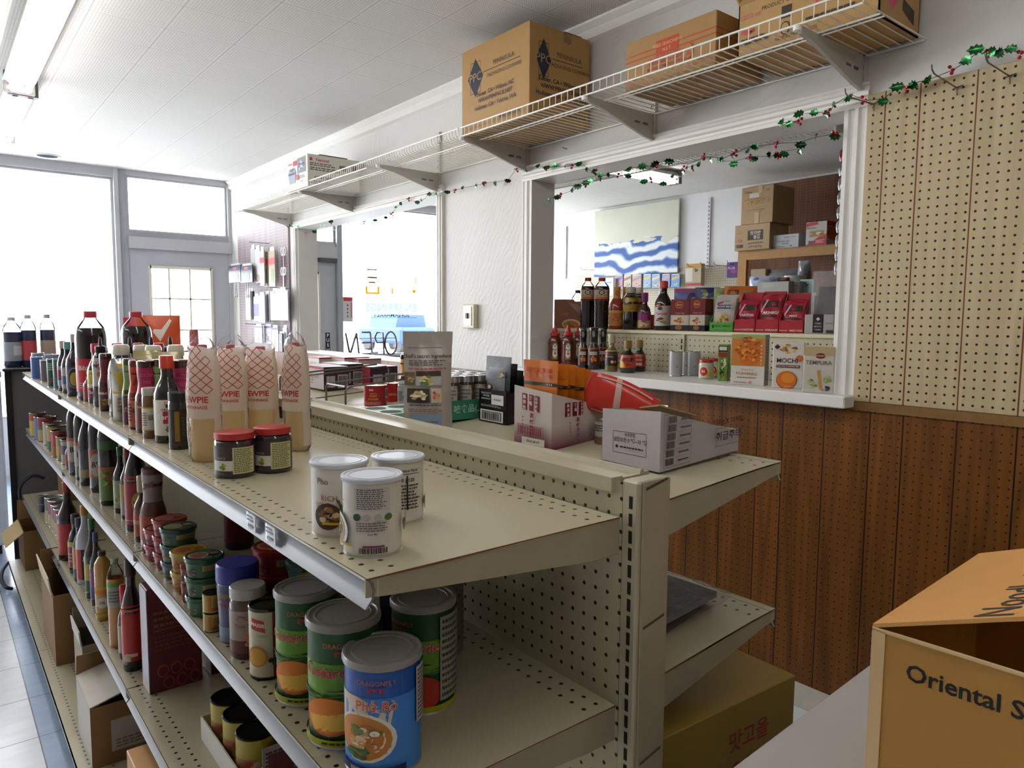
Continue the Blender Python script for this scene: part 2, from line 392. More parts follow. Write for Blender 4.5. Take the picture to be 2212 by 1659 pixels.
# crown moulding
cm = MB(); cm.prism([(0, 0), (-.022, .012), (-.022, .05), (-.045, .07), (-.045, .08), (0, .08)], (XW, -3, 2.6), (1, 0, 0), (0, 0, 1), (0, YF+2.97, 0), C('e0ddd8', .4, var=.03)); struct(cm.build('trim_5', smooth=.3))
def casing(name, y0, y1, zt, zb, wd, m):
    """fluted boards round an opening"""
    k = MB(); D = .022
    pr = [(0, 0), (0, D), (.18*wd, D), (.26*wd, D*.6), (.38*wd, D*.6), (.46*wd, D*1.05), (.62*wd, D*1.05), (.72*wd, D*.65), (.86*wd, D*.65), (.92*wd, D*.85), (wd, D*.85), (wd, 0)]
    for o, u, v, wv in (((XW, y1, zb), (0, 1, 0), (-1, 0, 0), (0, 0, zt-zb)), ((XW, y0, zb), (0, -1, 0), (-1, 0, 0), (0, 0, zt-zb)), ((XW, y0-wd, zt), (0, 0, 1), (-1, 0, 0), (0, y1-y0+2*wd, 0))):
        k.prism(pr, o, u, v, wv, m)
    struct(k.build(name, smooth=.4))
casing('trim_6', 1.197, 2.757, 2.052, 1.13, .075, WHT)
casing('trim_7', 3.615, 5.70, 2.085, 1.10, .055, WHT)
# jamb linings and sill of the serving opening
j = MB(); j.box(XW-.001, XW+.13, 1.18, 1.197, 1.13, 2.07, WHT); j.box(XW-.001, XW+.13, 2.757, 2.775, 1.13, 2.07, WHT); j.box(XW-.001, XW+.13, 1.18, 2.775, 2.052, 2.07, WHT)
struct(j.build('trim_8', smooth=0))
struct(MB().box(2.285, 2.66, 1.12, 2.80, 1.09, 1.13, C('d9d6d2', .35, var=.05, scale=4), .004).build('trim_9', smooth=.5))
j = MB(); j.box(XW-.001, XW+.16, 3.615, 3.63, 1.09, 2.10, WHT); j.box(XW-.001, XW+.16, 5.685, 5.70, 1.09, 2.10, WHT); j.box(XW-.001, XW+.16, 3.63, 5.685, 2.085, 2.10, WHT); j.box(XW-.001, XW+.16, 3.63, 5.685, 1.09, 1.10, WHT)
struct(j.build('trim_10', smooth=0))
# ---- shop front
f = MB()
f.box(-4, 1.35, YF, YF+.12, 0, .5, C('c6cad2', .5)); f.box(-4, 1.35, YF-.03, YF+.10, 2.60, 2.68, FRM)
f.box(1.35, 1.385, YF-.05, YF+.1, 0, 2.68, FRM); f.box(1.385, 1.455, YF-.02, YF+.1, 0, 2.68, FRMD)
f.box(1.455, 2.37, YF-.02, YF+.1, 2.635, 2.68, FRM); f.box(1.455, 2.37, YF-.02, YF+.1, 2.09, 2.14, FRMD); f.box(1.455, 2.37, YF-.05, YF+.1, 1.985, 2.09, C('b9b8bb', .5, var=.05, scale=6))
f.box(2.34, 2.37, YF-.03, YF+.1, 0, 2.68, FRM); f.box(2.495, 3.04, YF-.02, YF+.1, 0, 2.68, FRM)
f.box(3.04, 3.475, YF-.02, YF+.1, 2.635, 2.68, FRM); f.box(3.04, 3.475, YF-.02, YF+.1, 2.13, 2.16, FRM); f.box(3.04, 3.475, YF-.05, YF+.1, 2.0, 2.13, C('b9b8bb', .5, var=.05, scale=6))
f.box(3.475, 3.535, YF-.05, YF+.1, 0, 2.68, FRMD); f.box(3.535, 6.4, YF, YF+.12, 0, .93, C('6c6e74', .6)); f.box(3.535, 6.4, YF-.03, YF+.1, 2.6, 2.68, FRM)
f.box(3.535, 6.4, YF-.16, YF+.02, .90, .945, C('4b4a4c', .85, var=.3, scale=60, bump=.6))
struct(f.build('wall_front', smooth=0))
def window(n, x0, x1, z0, z1, t=.03):
    e = MB(); m = FRM
    for a in ((x0, x1, z0, z0+t), (x0, x1, z1-t, z1), (x0, x0+t, z0+t, z1-t), (x1-t, x1, z0+t, z1-t)): e.box(a[0], a[1], YF+.005, YF+.05, a[2], a[3], m)
    r = struct(e.build('window_%d' % n, smooth=0)); MB().box(x0+t, x1-t, YF+.02, YF+.026, z0+t, z1-t, GLASS).build('pane', r, smooth=0); return r
window(1, -1.2, 1.35, .5, 2.60, .02); window(2, -4, -1.2, .5, 2.60, .02); window(3, 1.455, 2.34, 2.14, 2.635, .018); window(4, 3.04, 3.475, 2.16, 2.635, .02); window(5, 3.535, 6.3, .945, 2.60, .015)
def door(n, x0, x1, wx0, wx1, zs, xs, extra=None):
    d = MB(); zt = 1.985 if n == 1 else 2.0; y0, y1 = YF-.01, YF+.04
    for a in ((x0, wx0, .0, zt), (wx1, x1, 0, zt), (wx0, wx1, zs[0], zt), (wx0, wx1, 0, zs[-1])): d.box(a[0], a[1], y0, y1, a[2], a[3], DOORG)
    r = struct(d.build('door_%d' % n, smooth=0))
    g = MB()
    for x in (wx0, wx1): g.box(x-.012, x+.012, y0-.012, y1, zs[-1]-.012, zs[0]+.012, C('d9d4c4', .5))
    for z in (zs[0], zs[-1]): g.box(wx0, wx1, y0-.012, y1, z-.012, z+.012, C('d9d4c4', .5))
    for z in zs[1:-1]: g.box(wx0, wx1, y0, y0+.02, z-.007, z+.007, C('d9d4c4', .5))
    for x in xs: g.box(x-.007, x+.007, y0, y0+.02, zs[-1], zs[0], C('d9d4c4', .5))
    g.build('muntins', r, smooth=0); MB().box(wx0, wx1, YF+.02, YF+.026, zs[-1], zs[0], GLASS).build('pane', r, smooth=0)
    return r
door(1, 1.46, 2.335, 1.625, 2.17, (1.825, 1.535, 1.24, .94), (1.79, 1.975))
d2 = door(2, 3.045, 3.47, 3.12, 3.275, (1.84, 1.25, .94), ())
MB().box(3.27, 3.46, YF-.07, YF-.011, 1.955, 2.0, C('4c4e56', .4), .004).build('door_closer', d2)
p = MB().box(3.342, 3.392, YF-.014, YF-.011, .985, 1.205, ink('1c1c1e'))
S = planar((3.367, YF-.0142, 1.095), (1, 0, 0), (0, 0, 1))
p.deco(S, .05, .22, [('T', ch, 0, .36-.24*i, .23, 'e6e6e6', .02) for i, ch in enumerate('PUSH')]); p.build('push_plate', d2, smooth=0)
MB().lathe([(0, 0), (.022, .002), (.026, .02), (.02, .03), (0, .032)], C('8c8c90', .3, 1), 16).build('knob', d2, (3.365, YF-.011, .955)).rotation_euler = (PI/2, 0, 0)
# window writing, seen from behind
def wfilm(n, t): return film(n, t, .05, .1)
cy = wfilm('sign_cyan', (.035, .115, .12, 1)); ye = wfilm('sign_yellow', (.3, .2, .001, 1)); pk = wfilm('sign_peach', (.14, .10, .075, 1))
yg = YF+.012
wsg = thing('window_sign', (4.17, yg, 1.4), 'yellow and cyan shop lettering read backwards on the side room window', 'sign')
def sign_part(name, boxes=(), text=None, m=cy):
    g = MB()
    for x0, x1, z0, z1 in boxes: g.box(x0-4.17, x1-4.17, -.001, .001, z0-1.4, z1-1.4, m)
    if text:
        vs, fs = text_mesh(text[0], .015); g.add([(-a*text[2], 0, text[1]-1.4+b*text[2]) for a, b in vs], fs, m)
    g.build(name, wsg, smooth=0)
sign_part('lettering', text=('EN SPRINGS', 1.48, .125)); sign_part('band', ((3.84, 4.50, 1.37, 1.373), (3.84, 4.50, 1.432, 1.435))); sign_part('lettering', text=('SUPERMARKET', 1.402, .072))
for q in (((3.84, 3.865, 1.655, 1.72), (3.99, 4.015, 1.655, 1.72), (3.84, 4.015, 1.635, 1.655)), ((4.17, 4.19, 1.64, 1.71),), ((4.45, 4.49, 1.66, 1.70),), ((4.485, 4.50, 1.77, 1.84),)): sign_part('yellow_mark', q, None, ye)
for q in ((3.86, 3.985, 1.81, 1.83), (3.86, 3.985, 1.90, 1.915), (3.88, 3.965, 1.755, 1.775)): sign_part('peach_mark', (q,), None, pk)
# calendar on the glass
c = MB().box(3.557, 3.672, YF-.004, YF-.001, 1.325, 1.595, ink('d8d4d4'))
c.deco(planar((3.6145, YF-.0042, 1.46), (1, 0, 0), (0, 0, 1)), .115, .27, [('R', -.46, .46, .33, .48, 'c23a4a'), ('R', .28, .46, -.35, .3, 'c87a80')]+[('R', -.46, .26, -.36+.075*i, -.355+.075*i, '55504f') for i in range(9)]+[('R', -.12, .0, -.32+.15*i, -.25+.15*i, '4a4646') for i in range(4)])
tag(c.build('calendar', smooth=0), 'small red topped calendar sheet stuck to the side room window', 'calendar')
# unlit tube OPEN sign, seen from behind
g = MB(); mt = C('4a4550', .4)
def tb(pts): g.tube([(x, YF-.05, z) for x, z in pts], .011, mt, 6)
X0 = 3.56
tb([(X0, 1.20), (X0+.05, .95)]); tb([(X0+.05, .96), (X0+.13, 1.2)]); tb([(X0+.13, 1.2), (X0+.16, .95)])                       # N
for z in (1.205, 1.09, .965): tb([(X0+.19, z), (X0+.30, z)])
tb([(X0+.30, 1.205), (X0+.32, .965)])                                                                                           # E
tb([(X0+.47, .955), (X0+.46, 1.205), (X0+.38, 1.20), (X0+.355, 1.15), (X0+.38, 1.09), (X0+.46, 1.09)])                          # P
tb([(X0+.56+.075*math.cos(t*PI/10), 1.08+.13*math.sin(t*PI/10)) for t in range(21)])                                             # O
r = thing('tube_sign', (0, 0, 0), 'dark tube letters OPEN seen from behind, standing in side room window', 'sign'); g.build('letters', r)
MB().box(3.57, 4.19, YF-.045, YF-.038, 1.135, 1.142, mt).box(3.57, 4.19, YF-.045, YF-.038, 1.02, 1.027, mt).box(3.86, 3.95, YF-.06, YF-.03, .945, .985, C('c9c9cc', .5)).build('frame', r, smooth=0)
MB().box(3.75, 4.62, YF-.008, YF-.001, 1.725, 1.732, mt).build('rod', r, smooth=0)
# parked car and awning beyond the side room window
c = MB(); bl = C('1f3c60', .6, .0); c.box(14.0, 15.6, 24, 27.6, .35, 1.0, bl, .12); c.prism([(0, 0), (.12, .5), (1.28, .5), (1.4, 0)], (14.1, 24.6, .98), (1, 0, 0), (0, 0, 1), (0, 2.2, 0), bl)
r = thing('car', (0, 0, 0), 'blue car parked across the street beyond the side room window', 'car'); c.build('body', r)
for x in (14.1, 15.3):
    for y in (24.5, 27.0): MB().lathe([(0, 0), (.33, 0), (.33, .22), (0, .22)], C('2a2a2c', .7), 18).build('wheel', r, (x, y, .34)).rotation_euler = (0, PI/2, 0)
struct(MB().box(-14, 22, YF+.13, 40, -.2, -.07, C('c9c9c6', .8)).build('floor_outside', smooth=0))
# ---- ceiling lamp fittings
TUBE = emis('tube_light', 'f6f4f2', 15)
def fixture(name, label, y0, y1, x, z, along='Y'):
    r = thing(name, (x, y0, z), label, 'ceiling light', 0 if along == 'Y' else -PI/2); L = y1-y0
    h = MB().prism([(-.04, .075), (-.075, .03), (-.05, .012), (.05, .012), (.075, .03), (.04, .075)], (0, 0, 0), (1, 0, 0), (0, 0, 1), (0, L, 0), C('d6d4ce', .4)); h.build('housing', r, smooth=0)
    MB().box(-.07, .07, -.012, .03, -.03, .075, C('6b6864', .5)).build('end_cap', r, smooth=0); MB().box(-.07, .07, L-.03, L+.012, -.03, .075, C('6b6864', .5)).build('end_cap', r, smooth=0)
    for sx in (-.036, .036):
        MB().tube([(sx, .03, -.012), (sx, L-.03, -.012)], .016, TUBE, 10).build('tube', r)
        for yy in (.012, L-.042): MB().box(sx-.012, sx+.012, yy, yy+.03, -.034, .012, C('8a5a58', .5)).build('lampholder', r, smooth=0)
    return r
ZL = 2.60
fixture('strip_light', 'bright twin tube ceiling light nearest the camera, cut by the top edge', 2.40, 4.83, .455, ZL)
fixture('strip_light', 'bright twin tube ceiling light further off, next to the round recessed lamp', 4.87, 6.25, .475, ZL)
fixture('strip_light', 'twin tube ceiling light over the gondola, directly above the photographer', -.10, 2.33, .44, ZL)
fixture('strip_light', 'twin tube ceiling light over the far left aisle', 2.4, 4.8, -2.2, ZL)
fixture('strip_light', 'lit tube ceiling light of the side room, seen through the serving opening', 4.05, 5.25, 0, ZL, 'X')
o = bpy.data.objects['strip_light.004']; o.location = (4.05, 4.20, ZL)
fixture('strip_light', 'twin tube ceiling light behind the photographer over the counter', -2.7, -.25, .44, ZL)
r = thing('recessed_lamp', (.84, 7.13, 2.68), 'round unlit recessed lamp in the ceiling by the shop front', 'ceiling lamp')
MB().lathe([(.075, -.004), (.095, -.012), (.10, -.003), (.10, 0)], C('dedee2', .4), 28).build('trim_ring', r)
MB().lathe([(0, -.0035), (.075, -.0045)], C('10141f', .9), 28).build('recess_shade', r)  # flat disc, shade of the lamp's hollow put into its dark colour
# ---- wall switch
r = thing('light_switch', (XW, 3.283, 1.385), 'light switch with beige surround on the white plaster wall', 'switch')
MB().box(-.03, 0, -.055, .055, -.068, .065, C('c9bfa0', .45), .004).build('surround', r)
MB().box(-.034, -.03, -.034, .034, -.052, .052, C('e3dfd2', .4)).build('plate', r, smooth=0); MB().box(-.044, -.034, -.008, .008, -.014, .016, C('3a3a38', .5)).build('toggle', r, smooth=0)
# ================================================================== GONDOLA SHELVING
def deck_mat(name, rows, base='b2a98f', dark='a0977d', tilt=False):
    """painted steel shelf with rows of punched holes at the given X, scratches and dirt"""
    m, nt, b, n, ma, mix, tc, sp = node_mat(name, .38, .5)
    X, Y = sp.outputs['X'], sp.outputs['Y']
    f = noise(nt, n, tc, 5, 5); col = mix(f, lin(dark), lin(base))
    s = noise(nt, n, tc, 38, 5, (1, .35, 1), 1.); s2 = noise(nt, n, tc, 4, 2)
    sc = ma('MULTIPLY', ma('GREATER_THAN', s, .70), ma('GREATER_THAN', s2, .52)); col = mix(ma('MULTIPLY', sc, .35), col, lin('6e6250'))
    fy = ma('SUBTRACT', ma('FRACT', ma('DIVIDE', Y, .0262)), .5); fy = ma('MULTIPLY', fy, .0262); h = None
    for x in rows:
        dx = ma('SUBTRACT', X, x); d = ma('SQRT', ma('ADD', ma('MULTIPLY', dx, dx), ma('MULTIPLY', fy, fy))); k = ma('LESS_THAN', d, .0036); h = k if h is None else ma('MAXIMUM', h, k)
    col = mix(h, col, lin('1c150c')); nt.links.new(col, b.inputs['Base Color'])
    nt.links.new(ma('ADD', ma('MULTIPLY', f, .25), .2), b.inputs['Roughness']); return m
CRM = C('a69d83', .4, var=.1, scale=9); CRMD = C('968c73', .45, var=.14, scale=14); RUST = C('6d4426', .8, var=.3, scale=60); DARK = C('0a0805', .9, var=0)
RAIL = C('6c6c70', .42, .1, .4, .06, 6); RAILW = C('d8d8dc', .3, var=.04)
Z1, Z2, Z3, Z4 = H-.298, H-.595, H-.946, H-1.288
ZR1, ZR2 = H-.291, H-.583
YB = (.722, 1.975, 3.213, 4.53)
XB, XC = .80, .868
gd = thing('gondola_shelving', (0, 0, 0), 'long cream steel double sided gondola shelving unit stocked with sauces and tins', 'shelving')
p = MB().box(XB, XB+.004, YB[0], YB[3], .08, H-.245, GOND).box(XC-.004, XC, YB[0], YB[3], .08, H-.245, GOND); p.build('back_panel', gd, smooth=0)
# top cap with its raised inner lip
for i in range(3):
    a, b = YB[i]+(.012 if i == 0 else .004), YB[i+1]-.004
    MB().prism([(-.012, -.022), (-.012, 0), (.012, 0), (.014, -.003), (.052, -.003), (.054, .004), (.060, .004), (.062, 0), (.074, 0), (.074, -.022)], (XB, a, H-.238), (1, 0, 0), (0, 0, 1), (0, b-a, 0), CRM).build('top_cap', gd, smooth=.4)
for i, y in enumerate(YB):
    u = MB(); y0, y1 = (y-.032, y) if i == 0 else (y-.016, y+.016)
    u.box(XB-.002, XC+.002, y0, y1, 0, H-.239, CRM, .003)
    z = H-.262
    while z > .1:
        u.box(XB-.0026, XB-.0015, y0+.010, y0+.0165, z-.019, z, DARK); u.box(XC+.0015, XC+.0026, y0+.010, y0+.0165, z-.019, z, DARK); z -= .0262
    o = u.build('upright', gd, smooth=.5)
    if i == 0:
        e = MB().box(XB+.006, XC, y0-.0035, y0, .0, H-.2385, CRMD, .001)
        for z in (H-.252, H-.465, H-.680, H-.885): e.prism([(0, 0), (.048, .010), (.048, .014), (0, .004)], (XB+.012, y0-.0036, z), (1, 0, 0), (0, 0, 1), (0, -.0008, 0), C('4a3f2e', .7))
        e.build('end_cover', o, smooth=0)
D1 = deck_mat('shelf_deck', (.393, .419, .750, .776)); D3 = deck_mat('shelf_deck_deep', (.372, .398, .75, .776)); D4 = deck_mat('base_deck', (.297, .350, .75)); DR = deck_mat('shelf_deck_right', (1.19, 1.218))
def shelf(xf, xb, y0, y1, z, m, side=-1, tilt=0., rail=True, lip=.036):
    """deck with tapering end brackets, front edge towards -X (side -1) or +X"""
    s = MB(); a, b = y0+.003, y1-.003; zf = z+tilt
    s.add([(xf, a, zf), (xb, a, z), (xb, b, z), (xf, b, zf), (xf, a, zf-.003), (xb, a, z-.003), (xb, b, z-.003), (xf, b, zf-.003)], [(0, 1, 2, 3), (4, 7, 6, 5), (0, 4, 5, 1), (3, 2, 6, 7), (0, 3, 7, 4), (1, 5, 6, 2)], m)
    d = (xb-xf)
    for yy in (a+.0005, b-.0025):
        s.prism([(0, 0), (d, -tilt), (d, -tilt-.056), (d*.86, -tilt-.056), (d*.08, -.026), (0, -.022)], (xf, yy, zf-.0005), (1, 0, 0), (0, 0, 1), (0, .002, 0), CRMD)
    s.box(min(xf-side*.014, xf-side*.017), max(xf-side*.014, xf-side*.017), a, b, zf-.024, zf-.0005, CRM)
    if y0 == YB[0]:
        s.prism([(0, 0), (d, -tilt), (d, -tilt-.0025), (d*.55, -tilt*.55-.0015), (d*.2, -.003), (0, -.002)], (xf, a-.0006, zf+.0002), (1, 0, 0), (0, 0, 1), (0, .0004, 0), RUST)
    o = s.build('shelf', gd, smooth=0)
    if rail:
        r = MB(); P = [(0, .001), (.007, -.007), (.0095, -.016), (.007, -.026), (-.001, -lip), (.002, -lip), (.010, -.027), (.0125, -.016), (.010, -.006), (.004, -.001)]
        r.prism([(-side*x, zz) for x, zz in P], (xf, a, zf), (1, 0, 0), (0, 0, 1), (0, b-a, 0), RAIL if side < 0 else CRM)
        r.build('price_rail', o, smooth=.8)
    return o
for i in range(3):
    shelf(.374, XB-.003, YB[i], YB[i+1], Z1, D1); shelf(.374, XB-.003, YB[i], YB[i+1], Z2, D1); shelf(.345, XB-.003, YB[i], YB[i+1], Z3, D3)
    shelf(1.245, XC+.003, YB[i], YB[i+1], ZR1, DR, 1, .024); shelf(1.245, XC+.003, YB[i], YB[i+1], ZR2, DR, 1, .028)
    MB().box(.268, XB-.003, YB[i], YB[i+1]-.003, Z4-.02, Z4, D4).box(.268, .272, YB[i], YB[i+1]-.003, Z4-.026, Z4-.0005, RAILW).box(.30, .306, YB[i], YB[i+1]-.003, 0, Z4-.02, CRMD).build('base_shelf', gd, smooth=0)
    MB().box(XC+.003, 1.36, YB[i], YB[i+1]-.003, Z4-.02, Z4, CRM).box(1.33, 1.336, YB[i], YB[i+1]-.003, 0, Z4-.02, CRMD).build('base_shelf', gd, smooth=0)
# price tickets clipped into the top rail
for k, (px, py) in enumerate(((541, 1120), (583, 1150))):
    y = at_x(px, py, .372).y
    t = MB().box(-.0012, 0, -.020, .020, -.030, -.004, film('ticket_sleeve%d' % k, (.9, .92, .95, 1), .35, .05, .25, 'dfe2e6'))
    t.deco(planar((-.0014, 0, -.017), (0, -1, 0), (0, 0, 1)), .04, .026, [('P', -.4, .4, .0, .4, 2, '5b6066'), ('P', -.3, .3, -.4, -.1, 1, '5b6066')])
    tag(t.build('price_ticket', None, (.3735, y, Z1-.001), smooth=0), ('clear sleeved price ticket on the top rail, the farther of two', 'clear sleeved price ticket on the top rail, the nearer to the soup tins')[k], 'ticket')
# dark rack and chest freezer beyond the far end of the gondola
r = thing('end_rack', (0, 0, 0), 'black framed rack with grey back standing at the far end of the gondola', 'rack')
BK = C('14131a', .35, .2, .5, .1, 20)
MB().box(.315, .345, 4.80, 4.83, 0, H-.305, BK).build('post', r, smooth=0); MB().box(.80, .83, 4.80, 4.83, 0, H-.305, BK).build('post', r, smooth=0)
MB().box(.30, .86, 4.70, 5.05, H-.305, H-.288, BK, .004).build('top_shelf', r); MB().box(.345, .80, 4.812, 4.818, .05, H-.31, C('5f5e60', .6, var=.15, scale=6)).build('back_panel', r, smooth=0)
r = thing('chest_freezer', (0, 0, 0), 'white chest freezer at the far left behind the gondola end', 'freezer')
MB().box(-.9, .305, 4.95, 5.65, .06, H-.36, C('c3cbd8', .35), .012).build('body', r); MB().box(-.9, .31, 4.94, 5.66, H-.36, H-.31, C('b9c2d2', .3), .012).build('lid', r); MB().box(-.85, .27, 5.0, 5.6, 0, .06, C('3a2c34', .7)).build('plinth', r, smooth=0)
def cord(name, pts, label):
    g = MB(); P = [Vector(p) for p in pts]; out = []
    for i in range(len(P)-1):
        a, b, c, d = P[max(i-1, 0)], P[i], P[i+1], P[min(i+2, len(P)-1)]
        for k in range(6):
            t = k/6; out.append(.5*((2*b)+(c-a)*t+(2*a-5*b+4*c-d)*t*t+(3*b-a-3*c+d)*t**3))
    out.append(P[-1]); g.tube(out, .009, C('1a1830', .4), 7); tag(g.build(name), label, 'cable')
cord('cable', [at_y(px, py, 4.74) for px, py in ((96, 1033), (72, 1028), (52, 1040), (42, 1058), (44, 1082))]+[(.345, 4.74, .3)], 'black cable looping at the grey back of the end rack')
cord('cable', [at_z(18, 1215, .05), at_z(6, 1232, .06), at_z(3, 1252, .05), at_z(12, 1268, .03), at_z(26, 1272, .012)], 'dark blue cable looping over the floor beside the base shelf')
# ================================================================== HIGH WIRE SHELF, CARTONS ON IT, GARLAND
WIRE = C('e6e2d8', .35, 0, .5, .04, 10); ZW = H+.838; XF = 1.965; BRK = C('b9b5ad', .4, .1, var=.06, scale=12)
ws = thing('wire_shelf', (0, 0, 0), 'long white wire shelf high on the right wall above the openings', 'shelf')
def wire_deck(parent, y0, y1, xb, xf, z, step=.0254, lipz=.036, curved=False, name='wire_deck'):
    g = MB(); n = int((y1-y0)/step); s = 1 if xf < xb else -1
    for i in range(n+1):
        y = y0+(y1-y0)*i/n
        if curved: P = [(xb, y, z), (xf+.02*s, y, z), (xf+.005*s, y, z+.006), (xf, y, z+.02), (xf-.002*s, y, z+lipz)]
        else: P = [(xb, y, z), (xf, y, z), (xf, y, z+lipz)]
        g.tube(P, .0021, WIRE, 4)
    for x, zz, r in ((xb, z-.003, .0034), (xf, z-.003, .0036), (xf-.002*s if curved else xf, z+lipz, .0036), (xf+.10*s, z-.004, .0034), (xf+.125*s, z-.004, .0025)):
        if curved and zz == z-.003 and x == xf: continue
        g.tube([(x, y0, zz), (x, y1, zz)], r, WIRE, 6)
    return g.build(name, parent)
for y0, y1, cv in ((.965, 2.82, 0), (2.835, 3.72, 1), (3.735, 4.93, 0), (4.945, 5.96, 1)): wire_deck(ws, y0, y1, XW-.012, XF, ZW, .0254 if y0 > 2 else .034, .036, cv)
for i, y in enumerate((1.15, 2.005, 2.81, 3.605, 4.68, 5.79)):
    b = MB(); pr = [(0, -.004), (0, -.108), (.05, -.10), (.30, -.034), (.372, -.024), (.386, -.012), (.386, -.004)]
    b.prism(pr, (XW-.016, y-.006, ZW), (-1, 0, 0), (0, 0, 1), (0, .012, 0), BRK)
    b.deco(planar((XW-.09, y-.0062, ZW-.05), (1, 0, 0), (0, 0, 1)), .08, .03, [('P', -.5, -.1, -.3, .3, 1, '6a665e'), ('P', .1, .5, -.3, .3, 1, '6a665e')])
    o = b.build('bracket', ws, smooth=.4); MB().lathe([(0, 0), (.012, .002), (.012, .016), (0, .018)], C('e4e2dc', .4), 12).build('end_plug', o, (XW-.405, y, ZW-.022))
    s = MB().box(XW-.016, XW-.0005, y-.013, y+.013, ZW-.118, ZW+.23, C('c5c2bb', .4, .1))
    for k in range(9):
        for dy in (-.005, .005): s.box(XW-.0166, XW-.0155, y+dy-.0016, y+dy+.0016, ZW+.20-.035*k, ZW+.213-.035*k, DARK)
    s.build('standard', ws, smooth=0)
NAVY = '1f2638'
ppc = lambda sy: [('O', -.36, -.20, -.04, .32, .006, NAVY), ('F', [(-.40, .14), (-.28, .36), (-.16, .14), (-.28, -.08)], NAVY), ('T', 'PPC', -.28, .14, .14, 'a98a58'), ('R', -.16, .38, .165, .172, '2a2f40'), ('T', 'PENINSULA', .14, .225, .075, '4a4238'), ('T', 'PACKAGING COMPANY', .15, .105, .058, '4a4238'),
                  ('T', 'Exeter, CA • Wilson, NC', .02, -.07, .068, NAVY, .012), ('T', 'WWW.PENPACK.NET', .02, -.145, .066, NAVY, .012), ('T', 'Hollister, CA • Yakima, WA', .02, -.225, .068, NAVY, .012), ('T', 'MADE IN U.S.A.', .24, -.40, .055, NAVY, .01)]
a = carton('cardboard_box', 'largest brown box on the wire shelf, printed with dark blue diamonds', 'box', 1.996, 2.345, 2.364, 2.851, ZW+.003, H+1.224, 'a87f45', {'x-': ppc(0), 'y-': ppc(1)})
t = MB().box(.02, .12, -.2445, .2445, .3825, .385, C('6b4a25', .6)).box(.015, .06, -.2455, -.244, .34, .384, CLEAR); t.build('tape_strip', a, smooth=0)
OR = 'b8401e'
b = carton('cardboard_box', 'brown box with two orange stripes and an orange seal, middle of the wire shelf', 'box', 2.075, 2.345, 1.504, 1.90, ZW+.003, H+1.018, 'a07842', {
    'x-': [('R', -.5, .5, .18, .205, OR), ('R', -.5, .5, .07, .095, OR), ('R', -.14, .11, .03, .32, OR), ('T', 'FRIED SEASONING', -.015, .22, .09, 'd9b88a'), ('T', 'N.E.T.', -.015, .11, .09, 'd9b88a'), ('T', '麻麻香辣酱料', -.02, -.07, .16, OR, .01), ('T', 'MUSHROOM SEASONING', -.02, -.20, .085, OR, .01),
           ('E', .22, -.08, .05, .15, OR), ('E', .22, -.08, .044, .132, 'a07842'), ('F', [(.20, -.16), (.225, .02), (.245, -.16)], OR), ('R', .25, .46, -.30, -.275, OR), ('T', 'HANDLE WITH CARE', .35, -.37, .06, OR), ('R', -.48, -.36, -.30, -.28, OR), ('T', '15 kg', -.42, -.40, .08, OR)],
    'y-': [('R', -.5, .5, .18, .205, OR), ('R', -.5, .5, .07, .095, OR)]})
c = MB(); x0, x1, y0, y1, h = 2.09, 2.345, .98, 1.43, .165; w_, d_ = x1-x0, y1-y0; K = C('b08a52', .6, var=.07, scale=25)
for q in ((-w_/2, -w_/2+.004, -d_/2, d_/2), (w_/2-.004, w_/2, -d_/2, d_/2), (-w_/2, w_/2, -d_/2, -d_/2+.004), (-w_/2, w_/2, d_/2-.004, d_/2)): c.box(*q, 0, h, K)
c.box(-w_/2, w_/2, -d_/2, d_/2, 0, .004, K)
add_faces(c, w_, d_, h, {'x-': [('T', 'PRODUCT OF U.S.A.', -.15, .30, .10, '3a2c1c', .01), ('T', '12/12 oz.', -.40, .24, .13, 'c05a6a', .01), ('T', 'House Foods', .22, .37, .13, '2a2018', .01), ('T', 'TOFU', .20, .10, .30, 'd24a5c', .03), ('R', -.16, -.09, -.02, .20, '3a2c1c'), ('E', -.13, -.20, .035, .12, '3a2c1c'), ('E', -.13, -.20, .028, .095, 'b08a52'), ('T', 'KEEP REFRIGERATED', -.05, -.36, .09, '3a2c1c'), ('T', 'FIRM', -.42, -.05, .13, 'd24a5c', .02), ('P', -.47, -.22, -.30, -.15, 2, '3a2c1c'), ('P', .02, .36, -.24, -.12, 1, '3a2c1c')]+[('R', .36+.035*i, .38+.035*i, -.05, .28, '2a2018') for i in range(4)],
                         'y-': [('F', [(-.35, -.1), (-.1, .35), (.05, .1), (-.2, -.3)], 'd24a6a'), ('F', [(.05, .0), (.35, -.1), (.35, -.35), (.05, -.2)], '3a2c1c')]})
o = tag(c.build('cardboard_box', None, ((x0+x1)/2, (y0+y1)/2, ZW+.003), 0, .5), 'open brown box with pink lettering at the right end of the wire shelf', 'box')
def flap(par, hinge, along, out, ang, ln, m=K, name='flap', th=.004):
    """box flap hinged on an edge: swings from flat outward (ang=0) up to vertical (ang=90)"""
    h_, al, ou = Vector(hinge), Vector(along), Vector(out); d = ou*math.cos(math.radians(ang))+Vector((0, 0, 1))*math.sin(math.radians(ang)); n = al.cross(d).normalized()*th
    P = [h_-al/2, h_+al/2, h_+al/2*.97+d*ln, h_-al/2*.97+d*ln]
    return MB().add([*P, *[p+n for p in P]], [(0, 1, 2, 3), (7, 6, 5, 4), (0, 4, 5, 1), (1, 5, 6, 2), (2, 6, 7, 3), (3, 7, 4, 0)], m).build(name, par, smooth=0)
flap(o, (0, d_/2, h), (w_, 0, 0), (0, 1, 0), 62, .10); flap(o, (-w_/2, 0, h), (0, -d_, 0), (-1, 0, 0), 125, .11); flap(o, (w_/2, 0, h), (0, d_, 0), (1, 0, 0), 95, .1)
